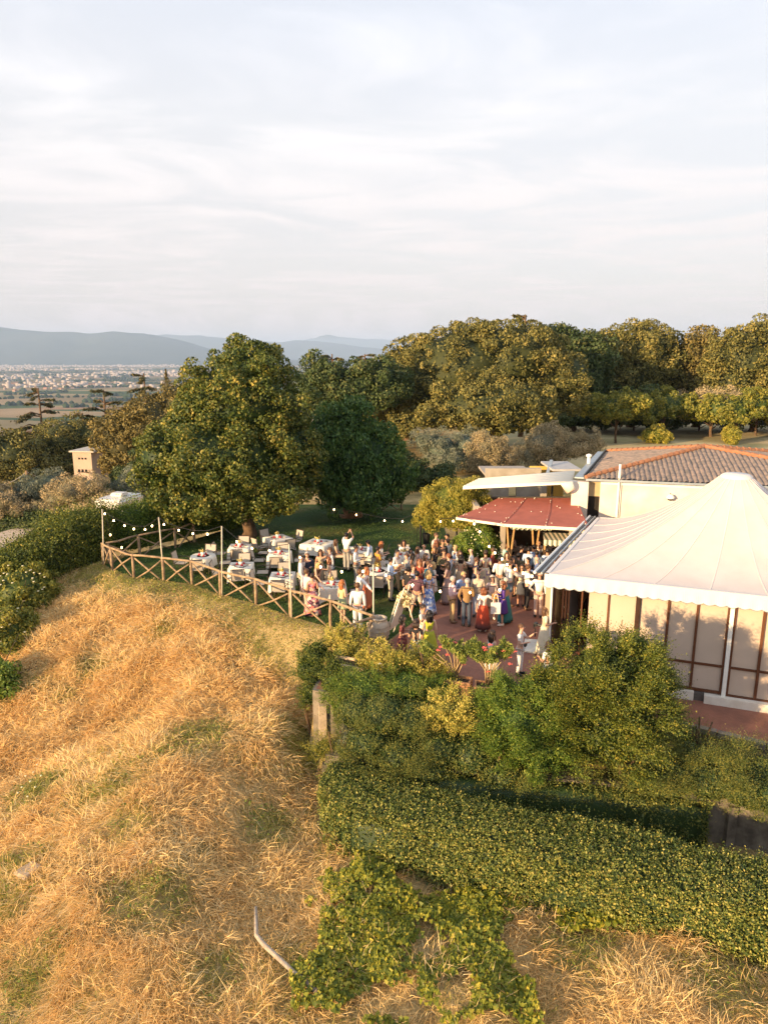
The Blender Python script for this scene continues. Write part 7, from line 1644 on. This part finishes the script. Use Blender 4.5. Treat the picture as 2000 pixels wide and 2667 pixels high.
PEOPLE = [
 # px, py(head top), h, face, sex, skin, hair, style, top, sleeves, bottom, (left arm, right arm), label, kwargs
 (782.6, 1446, 1.78, 10, 'm', 'fair', 'brown', 'short', 'white', 2, ('trousers', 'beige'), ('face', 'down'), 'man in white shirt and beige trousers raising a hand to his face, leftmost guest', {}),
 (800, 1437, 1.80, 275, 'm', 'fair', 'grey', 'crop', 'navy', 2, ('trousers', 'navy'), ('glass', 'glass'), 'man in navy jacket, blue shirt and sunglasses at the left of the crowd', dict(extra=('sun',), long=.12)),
 (835, 1431, 1.70, 265, 'f', 'tan', 'dark', 'long', 'tan', 0, 'longdress', ('headhand', 'down'), 'dark-haired woman in sunglasses with one hand on her head, tan dress', dict(extra=('sun',))),
 (860, 1426, 1.82, 200, 'm', 'fair', 'brown', 'short', 'white', 2, ('trousers', 'lblue'), ('down', 'pocket'), 'tall man in white shirt, pale blue trousers and sunglasses beside the brown-haired woman', dict(extra=('sun',))),
 (834, 1458, 1.72, 320, 'f', 'fair', 'blond', 'long', 'leafb', 0, 'longdress', ('down', 'reach'), 'blonde woman in brown leaf-print dress leaning over the clothed table', dict(lean=24)),
 (857, 1451, 1.66, 190, 'f', 'fair', 'auburn', 'long', 'beigef', 0, 'longdress', ('down', 'glass'), 'woman in sunglasses and a beige patterned dress facing left behind the blonde woman', dict(extra=('sun',))),
 (798, 1482, 1.78, 50, 'm', 'fair', 'brown', 'short', 'pink', 2, ('trousers', 'beige'), ('down', 'around'), 'man in pink shirt leaning on the fence with his arm around a woman', {}),
 (813, 1494, 1.66, 95, 'f', 'tan', 'dark', 'bun', 'floralp', 0, 'gown', ('down', 'glass'), 'woman with pinned-up dark hair, long pink floral dress, at the fence', {}),
 (891, 1510, 1.68, 40, 'f', 'fair', 'red', 'long', 'yellow', 0, ('mini', 'sage'), ('down', 'glass'), 'woman with long red-blond hair, pale yellow top and green shorts by the fence', {}),
 (931, 1518, 1.82, 88, 'm', 'fair', 'brown', 'crop', 'white', 2, ('trousers', 'white'), ('down', 'down'), 'man dressed all in white seen from behind at the fence corner', {}),
 (937, 1483, 1.80, 20, 'm', 'fair', 'brown', 'short', 'white', 2, ('trousers', 'navy'), ('down', 'around'), 'man in white shirt hugging the red-haired woman in the orange skirt', {}),
 (955, 1477, 1.72, 185, 'f', 'fair', 'red', 'long', 'lpink', 1, ('longskirt', 'orange'), ('around', 'around'), 'red-haired woman in a long rust-orange skirt embraced by a man', {}),
 (927, 1419, 1.82, 350, 'm', 'brown', 'black', 'short', 'white', 2, ('trousers', 'grey'), ('glass', 'glass'), 'dark-haired man in white shirt and grey trousers standing beside the seated family', {}),
 (902, 1388, 1.80, 60, 'm', 'tan', 'black', 'short', 'white', 1, ('trousers', 'grey'), ('up', 'up'), 'man in a white tee holding both arms up to take a photo', {}),
 (874, 1405, 1.68, 0, 'f', 'tan', 'brown', 'long', 'tan', 1, ('trousers', 'beige'), ('lap', 'lap'), 'seated brown-haired woman at the left of the family table', dict(legs='sit')),
 (906, 1411, 1.66, 30, 'm', 'tan', 'black', 'short', 'mauve', 1, ('trousers', 'grey'), ('lap', 'lap'), 'seated young man in a dull brown shirt with his back to the crowd', dict(legs='sit')),
 (958, 1406, 1.76, 170, 'm', 'tan', 'black', 'short', 'lblue', 2, ('trousers', 'navy'), ('lap', 'lap'), 'seated man in a pale blue shirt leaning over the family table', dict(legs='sit', lean=14)),
 (983, 1424, 1.66, 30, 'f', 'brown', 'black', 'short', 'mustard', 2, ('longskirt', 'mustard'), ('cross', 'cross'), 'woman in a mustard yellow outfit with short black hair', {}),
 (993, 1410, 1.70, 10, 'f', 'fair', 'red', 'long', 'offwhite', 1, 'gown', ('glass', 'glass'), 'red-haired woman in a long pale dress behind the mustard yellow outfit', {}),
 (1051, 1407, 1.70, 285, 'f', 'tan', 'dark', 'long', 'white', 2, ('trousers', 'white'), ('out', 'glass'), 'seated dark-haired woman in a white blouse with one arm stretched out', dict(legs='sit')),
 (1034, 1431, 1.80, 320, 'm', 'tan', 'black', 'short', 'white', 2, ('trousers', 'khaki'), ('glass', 'glass'), 'man in white shirt and khaki trousers stretching one leg towards the crowd', dict(legs='stride')),
 (1017, 1452, 1.80, 15, 'm', 'tan', 'black', 'short', 'lblue', 2, ('trousers', 'beige'), ('glass', 'glass'), 'dark-haired man in pale blue shirt and grey-beige trousers left of the gap', {}),
 (1070, 1429, 1.40, 270, 'f', 'tan', 'black', 'bob', 'offwhite', 1, ('trousers', 'grey'), ('lap', 'lap'), 'seated child with dark hair at the table of the woman in white', dict(legs='sit')),
 (1073, 1439, 1.68, 170, 'f', 'brown', 'black', 'long', 'cream', 0, ('trousers', 'cream'), ('lap', 'lap'), 'seated woman with long black hair in a sleeveless cream top', dict(legs='sit')),
 (1088, 1424, 1.68, 355, 'f', 'fair', 'brown', 'long', 'mauve', 1, 'longdress', ('glass', 'glass'), 'woman with brown hair in a dusty pink dress beside the seated guests', {}),
 (1104, 1416, 1.76, 275, 'm', 'fair', 'grey', 'fringe', 'white', 2, ('trousers', 'beige'), ('lap', 'lap'), 'balding man in sunglasses and white shirt facing the camera by the black pole', dict(extra=('sun',), legs='sit')),
 (1108, 1442, 1.70, 330, 'f', 'fair', 'dark', 'long', 'navy', 0, 'dress', ('glass', 'glass'), 'woman with long dark hair in a short navy dress', {}),
 (1135, 1388, 1.80, 320, 'm', 'fair', 'brown', 'short', 'lpink', 1, ('trousers', 'beige'), ('down', 'glass'), 'man in a pale pink tee at the back beside the feathery bush', {}),
 (1152, 1405, 1.84, 300, 'm', 'tan', 'brown', 'short', 'black', 2, ('trousers', 'black'), ('glass', 'glass'), 'man in an open black shirt and sunglasses facing the camera', dict(extra=('sun',))),
 (1167, 1403, 1.80, 130, 'm', 'fair', 'brown', 'short', 'white', 2, ('trousers', 'navy'), ('glass', 'down'), 'man in white shirt and navy trousers, back turned, next to the black-shirted man', {}),
 (1165, 1391, 1.74, 200, 'm', 'tan', 'black', 'short', 'olive', 2, ('trousers', 'black'), ('down', 'glass'), 'dark-dressed man at the very back before the feathery bush', {}),
 (1137, 1408, 1.68, 60, 'f', 'fair', 'auburn', 'long', 'mustard', 1, 'dress', ('glass', 'glass'), 'auburn-haired woman in mustard behind the black-shirted man', {}),
 (1133, 1424, 1.72, 200, 'f', 'tan', 'brown', 'long', 'black', 2, 'longdress', ('glass', 'down'), 'woman with long brown hair in a black dress in the middle of the crowd', {}),
 (1156, 1430, 1.84, 280, 'm', 'tan', 'dark', 'short', 'olive', 2, ('trousers', 'black'), ('glass', 'glass'), 'man in dark olive shirt and sunglasses facing the camera', dict(extra=('sun',))),
 (1169, 1442, 1.74, 150, 'm', 'fair', 'auburn', 'short', 'lblue', 2, ('trousers', 'grey'), ('down', 'glass'), 'sandy-haired man in a pale blue shirt seen from behind', {}),
 (1166, 1462, 1.72, 160, 'f', 'fair', 'dark', 'long', 'mauve', 1, 'gown', ('cross', 'down'), 'woman with dark wavy hair in a long grey-pink dress', {}),
 (1115, 1461, 1.78, 330, 'm', 'fair', 'brown', 'short', 'teal', 2, ('trousers', 'black'), ('glass', 'glass'), 'man in a teal jacket behind the blonde in the blue floral dress', dict(long=.1)),
 (1128, 1464, 1.66, 200, 'f', 'fair', 'blond', 'bob', 'offwhite', 1, 'dress', ('glass', 'down'), 'short-haired blonde woman in off-white just behind the teal jacket', {}),
 (1076, 1471, 1.70, 300, 'f', 'fair', 'brown', 'bun', 'lblue', 0, 'longdress', ('glass', 'glass'), 'woman with tied brown hair in pale blue facing the plum-shirted man', {}),
 (1064, 1477, 1.78, 50, 'm', 'tan', 'black', 'short', 'black', 1, ('trousers', 'black'), ('down', 'glass'), 'man in black tee and black trousers standing on the lawn edge', dict(shoes='b')),
 (1086, 1488, 1.82, 80, 'm', 'tan', 'black', 'short', 'plum', 1, ('shorts', 'beige'), ('hip', 'down'), 'broad man in a plum shirt and beige shorts seen from behind', dict(legs='wide', shoes='l', belly=.02)),
 (1116, 1486, 1.74, 110, 'f', 'fair', 'blond', 'long', 'floralb', 1, 'gown', ('glass', 'down'), 'blonde woman in a long blue and white floral dress', {}),
 (1102, 1575, 1.66, 320, 'f', 'tan', 'dark', 'bun', 'offwhite', 1, 'longdress', ('down', 'face'), 'woman in off-white holding a hand to her mouth, in front of the crowd', {}),
 (1118.6, 1590, 1.70, 95, 'f', 'fair', 'black', 'long', 'lime', 0, 'gown', ('down', 'down'), 'woman with long black hair in a chartreuse green dress seen from behind', {}),
 (1083, 1613, 1.64, 85, 'f', 'tan', 'dark', 'bob', 'black', 1, ('longskirt', 'check'), ('glass', 'down'), 'woman with a dark bob, black top and black-and-white check skirt', {}),
 (1048, 1602, 1.66, 345, 'f', 'tan', 'black', 'bob', 'maroon', 1, 'longdress', ('glass', 'glass'), 'woman in a maroon patterned dress beside the easel', {}),
 (1200, 1445, 1.68, 85, 'f', 'tan', 'black', 'long', 'tan', 1, 'dress', ('cross', 'cross'), 'woman with very long black hair in a short tan dress seen from behind', {}),
 (1197, 1434, 1.68, 300, 'f', 'fair', 'brown', 'bob', 'offwhite', 1, 'dress', ('glass', 'glass'), 'brown-haired woman in a white frilled top behind the tan dress', {}),
 (1228, 1427, 1.80, 175, 'm', 'fair', 'grey', 'bald', 'white', 2, ('trousers', 'black'), ('glass', 'hip'), 'bald man in a white shirt and black trousers by the jasmine bush', dict(belly=.04)),
 (1179, 1501, 1.78, 15, 'm', 'fair', 'grey', 'crop', 'pink', 2, ('trousers', 'khaki'), ('glass', 'glass'), 'older man in pale pink shirt and ochre trousers, left of the front group', dict(belly=.05, shoes='l')),
 (1207, 1489, 1.84, 290, 'm', 'fair', 'blond', 'short', 'blue', 2, ('trousers', 'navy'), ('glass', 'glass'), 'man in a light blue shirt looking down between two older men', dict(lean=8)),
 (1217, 1507, 1.82, 80, 'm', 'fair', 'grey', 'crop', 'brownj', 2, ('trousers', 'jeans'), ('pocket', 'glass'), 'grey-haired man in a tan jacket and dark jeans seen from behind', dict(long=.14)),
 (1245, 1488, 1.78, 260, 'm', 'fair', 'grey', 'bald', 'beige', 2, ('trousers', 'lblue'), ('glass', 'down'), 'bald man in sunglasses and an open beige jacket facing the camera', dict(extra=('sun',), long=.14, belly=.03)),
 (1265, 1433, 1.84, 90, 'f', 'tan', 'dark', 'bun', 'kimono', 2, 'longdress', ('glass', 'glass'), 'woman in a wide cream kimono with dark pinned hair seen from behind', dict(loose=1.2)),
 (1284, 1427, 1.78, 350, 'm', 'tan', 'brown', 'short', 'rust', 2, ('trousers', 'black'), ('glass', 'glass'), 'man in a rust-red jacket beside the jasmine bush', dict(long=.1)),
 (1282, 1498, 1.70, 265, 'f', 'fair', 'grey', 'short', 'lpink', 1, ('skirt', 'tan'), ('glass', 'glass'), 'grey-haired woman in sunglasses, pale pink blouse and tan skirt facing the camera', dict(extra=('sun',), shoes='w')),
 (1260, 1529, 1.66, 90, 'f', 'fair', 'auburn', 'bob', 'white', 1, ('longskirt', 'ombre'), ('down', 'out'), 'woman in a white tee and red ombre skirt carrying a white tote bag', dict(shoes='w')),
 (1311, 1514, 1.68, 175, 'f', 'fair', 'auburn', 'bob', 'purple', 2, 'dress', ('glass', 'glass'), 'woman in a purple knee-length dress with short reddish hair', dict(shoes='w')),
 (1318, 1505, 1.70, 150, 'f', 'fair', 'grey', 'short', 'teal', 1, 'gown', ('glass', 'down'), 'woman in a long teal dress half hidden behind the purple dress', {}),
 (1302, 1449, 1.82, 80, 'm', 'tan', 'black', 'short', 'white', 2, ('trousers', 'grey'), ('glass', 'glass'), 'man in a white shirt and grey trousers, back turned, next to the kimono', {}),
 (1328, 1460, 1.86, 20, 'm', 'fair', 'brown', 'short', 'white', 2, ('shorts', 'bshort'), ('glass', 'reach'), 'tall man in a loose white shirt and blue-grey shorts', dict(long=.1, loose=1.08, shoes='l')),
 (1330, 1389, 1.82, 285, 'm', 'tan', 'dark', 'short', 'lpink', 2, ('trousers', 'black'), ('glass', 'glass'), 'waiter in a pale shirt facing the crowd in front of the bar', {}),
 (1311, 1412, 1.78, 30, 'm', 'tan', 'brown', 'short', 'mint', 2, ('trousers', 'beige'), ('glass', 'down'), 'man in a mint green shirt, left one of two near the bar', {}),
 (1321, 1416, 1.74, 350, 'm', 'tan', 'brown', 'short', 'teal', 1, ('trousers', 'grey'), ('glass', 'glass'), 'man in a blue-green shirt right behind the mint green shirt', {}),
 (1320, 1439, 1.66, 270, 'f', 'fair', 'brown', 'long', 'olive', 1, 'dress', ('glass', 'glass'), 'brown-haired woman in an olive dress facing the camera before the bar', {}),
 (1340, 1449, 1.68, 200, 'f', 'tan', 'black', 'long', 'black', 0, 'dress', ('glass', 'down'), 'woman with black hair in a black dress behind the tall white shirt', {}),
 (1359, 1470, 1.70, 265, 'f', 'tan', 'dark', 'long', 'cream', 0, 'dress', ('glass', 'down'), 'dark-haired woman in a short cream dress facing the camera', {}),
 (1375, 1471, 1.80, 10, 'm', 'fair', 'brown', 'short', 'white', 2, ('trousers', 'black'), ('glass', 'glass'), 'man in a white shirt, black trousers and brown shoes facing right', dict(shoes='l')),
 (1405.7, 1490, 1.78, 75, 'm', 'fair', 'grey', 'bald', 'white', 2, ('trousers', 'lpink'), ('hip', 'down'), 'bald man in white with pale pink trousers beside the marquee corner', {}),
 (1399, 1447, 1.82, 160, 'm', 'fair', 'grey', 'fringe', 'lblue', 2, ('trousers', 'grey'), ('glass', 'down'), 'balding tall man in a pale shirt just left of the tent roof edge', {}),
 (1358, 1421, 1.76, 20, 'm', 'tan', 'black', 'short', 'black', 2, ('trousers', 'black'), ('glass', 'glass'), 'man in a black jacket before the bar counter', dict(long=.1)),
 (1377, 1425, 1.76, 80, 'm', 'tan', 'black', 'short', 'lblue', 2, ('trousers', 'navy'), ('glass', 'glass'), 'waiter in pale shirt with dark suspenders seen from behind', {}),
 (1391, 1419, 1.78, 90, 'm', 'tan', 'black', 'short', 'blue', 2, ('trousers', 'navy'), ('glass', 'down'), 'dark-haired man in a blue shirt queuing left of the striped canopy', {}),
 (1398, 1434, 1.74, 90, 'm', 'brown', 'black', 'short', 'bshort', 2, ('trousers', 'navy'), ('down', 'glass'), 'dark-haired man in a denim blue shirt in front of the blue shirt', {}),
 (1404, 1405, 1.80, 250, 'm', 'tan', 'black', 'short', 'white', 2, ('trousers', 'black'), ('reach', 'glass'), 'waiter in a white shirt bending by the striped canopy', dict(lean=12)),
 (1426, 1428, 1.80, 95, 'm', 'tan', 'black', 'short', 'lblue', 2, ('trousers', 'grey'), ('down', 'glass'), 'man in a striped pale blue shirt seen from behind before the striped canopy', {}),
 (1441, 1428, 1.70, 120, 'f', 'tan', 'black', 'long', 'black', 1, 'dress', ('glass', 'glass'), 'woman with black hair under the striped canopy', {}),
 (1449, 1441, 1.72, 100, 'f', 'fair', 'brown', 'long', 'lpink', 1, 'dress', ('glass', 'glass'), 'brown-haired woman in pale pink at the tent roof edge', {}),
 (1376, 1452, 1.66, 190, 'f', 'tan', 'black', 'pony', 'navy', 1, 'dress', ('glass', 'down'), 'woman with a black ponytail in navy between the suspenders and the cream dress', {}),
 (1461, 1433, 1.74, 100, 'm', 'fair', 'grey', 'crop', 'beige', 2, ('trousers', 'beige'), ('glass', 'glass'), 'guest in a pale straw sun hat at the tent roof edge', dict(extra=('hat',))),
 (1281.6, 1642, 1.68, 30, 'f', 'fair', 'dark', 'long', 'white', 0, 'dress', ('down', 'glass'), 'woman with long dark hair and bare shoulders behind the right oleander', {}),
 (1357, 1625, 1.66, 330, 'f', 'fair', 'brown', 'crop', 'white', 1, ('trousers', 'white'), ('rig', 'cross'), 'short-haired woman in white filming with a camera on a stabiliser', dict(extra=('bag',))),
 (1430, 1671, 1.66, 120, 'f', 'tan', 'dark', 'bob', 'white', 1, ('skirt', 'white'), ('glass', 'glass'), 'dark-haired woman in a white tee behind the big spiky bush', {}),
 (1421, 1578, 1.70, 0, 'f', 'fair', 'brown', 'long', 'cream', 1, 'gown', ('glass', 'glass'), 'woman in a long cream dress half hidden by the marquee post', {}),
 (1222, 1359, 1.74, 260, 'm', 'fair', 'brown', 'short', 'white', 2, ('trousers', 'white'), ('glass', 'down'), 'guest in white standing behind the jasmine bush under the red awning corner', {}),
 (1350, 1441, 1.72, 60, 'm', 'tan', 'black', 'short', 'olive', 1, ('trousers', 'black'), ('down', 'glass'), 'man in dark green standing behind the tall white shirt', {}),
 (1240, 1452, 1.66, 20, 'f', 'fair', 'brown', 'short', 'navy', 1, 'dress', ('glass', 'glass'), 'woman in navy half hidden between the bald man and the kimono', {}),
 (1093, 1456, 1.70, 240, 'f', 'tan', 'auburn', 'long', 'rust', 1, 'dress', ('glass', 'glass'), 'woman in rust red behind the plum-shirted man', {}),
 (1186, 1420, 1.74, 200, 'm', 'fair', 'blond', 'short', 'lblue', 1, ('trousers', 'beige'), ('glass', 'down'), 'fair-haired man in pale blue near the second black pole', {}),
 (1060, 1442, 1.72, 200, 'm', 'fair', 'brown', 'short', 'grey', 1, ('trousers', 'black'), ('glass', 'glass'), 'man in grey between the seated women and the black tee', {}),
]
GROUPP = 'guests standing and sitting at the party'
STR_M = mat('straw_hat', (.62, .46, .24), .85, .1, 30)
for row in PEOPLE:
    px, py, h, face, sex, skin_, hair, style, top, sl_, bot, pose, lb, kw = row
    kw = dict(kw); x, y = hp_(px, py, h, kw.get('legs') == 'sit')
    if kw.get('lean'): x -= math.cos(R(face)) * math.sin(R(kw['lean'])) * .7; y -= math.sin(R(face)) * math.sin(R(kw['lean'])) * .7
    t, J, k = person(x, y, h, face, sex, skin_, hair, style, top, sl_, bot, pose, lb, group=GROUPP, **kw)
    W3 = lambda p: Matrix.Translation((x, y, .006)) @ Matrix.Rotation(R(face - 90), 4, 'Z') @ (Vector(p) * k)
    if 'hat' in kw.get('extra', ()):
        mb = MB(); H = J['head']; mb.lathe([(0, .115), (.08, .11), (.10, .03), (.19, .015), (.195, .005), (.10, .01)], 18, tuple(H + Vector((0, 0, .03)))); put('hat', mb.mesh('hat', None, True), STR_M, t)
    if 'tote' in lb:
        b = empty('tote_bag', W3(J['elr'] + Vector((.08, -.06, 0))), R(face - 90), 'white cloth tote bag hanging from the shoulder of the red ombre skirt', 'bag')
        mb = MB(); mb.box((0, 0, -.30), (.34, .09, .40)); me_ = mb.mesh('bag_body', FAB['white']); link('bag_body', me_, None, b)
        MB().tube([(-.10, 0, -.1), (-.05, .0, .18), (.0, .0, .22), (.05, 0, .18), (.10, 0, -.1)], .012, 5).build('strap', FAB['white'], b)
    if 'filming' in lb:
        c = W3(J['hal']); cm_ = empty('camera_stabiliser', c, R(face - 90), 'black camera on a hand-held stabiliser held up by the woman in white', 'camera'); BK = mat('black_metal', (.02, .02, .02), .5)
        MB().tube([(0, 0, -.12), (0, 0, .14)], .018, 8).build('handle', BK, cm_); MB().box((0, .0, .27), (.15, .09, .11)).build('camera_body', BK, cm_); MB().tube([(0, .04, .27), (0, .17, .27)], .038, 10).build('lens', BK, cm_); MB().tube([(0, 0, .14), (.10, -.02, .18), (.11, -.02, .30)], .014, 6).build('gimbal_arm', BK, cm_)
        mb = MB(); mb.ell(tuple(J['pelvis'] + Vector((.0, .17, .10))), (.12, .05, .07), 10, 6); put('waist_bag', mb.mesh('waist_bag', None, True), BK, t)
    if 'pale pink blouse' in lb:
        q = W3(J['hal'] + Vector((0, 0, -.02))); hb_ = empty('handbag', q, 0, 'small yellow handbag held by the grey-haired woman in the tan skirt', 'bag'); MB().box((0, 0, -.16), (.24, .10, .17)).build('bag_body', FAB['mustard'], hb_); MB().tube([(-.08, 0, -.08), (0, 0, .02), (.08, 0, -.08)], .01, 5).build('handle', FAB['mustard'], hb_)
# ================================================================== HAZE
hz = MB().box((0, 17500, 245), (60000, 45000, 820)).build('haze'); tag(hz, kind='stuff')
hm = bpy.data.materials.new('haze_air'); hm.use_nodes = True; hn = hm.node_tree.nodes; hn.clear()
ho = hn.new('ShaderNodeOutputMaterial'); hv = hn.new('ShaderNodeVolumePrincipled')
hv.inputs['Density'].default_value = 6.4e-5; hv.inputs['Color'].default_value = (.52, .70, 1.0, 1); hv.inputs['Anisotropy'].default_value = 0.0
hm.node_tree.links.new(hv.outputs[0], ho.inputs['Volume']); hz.data.materials.append(hm)
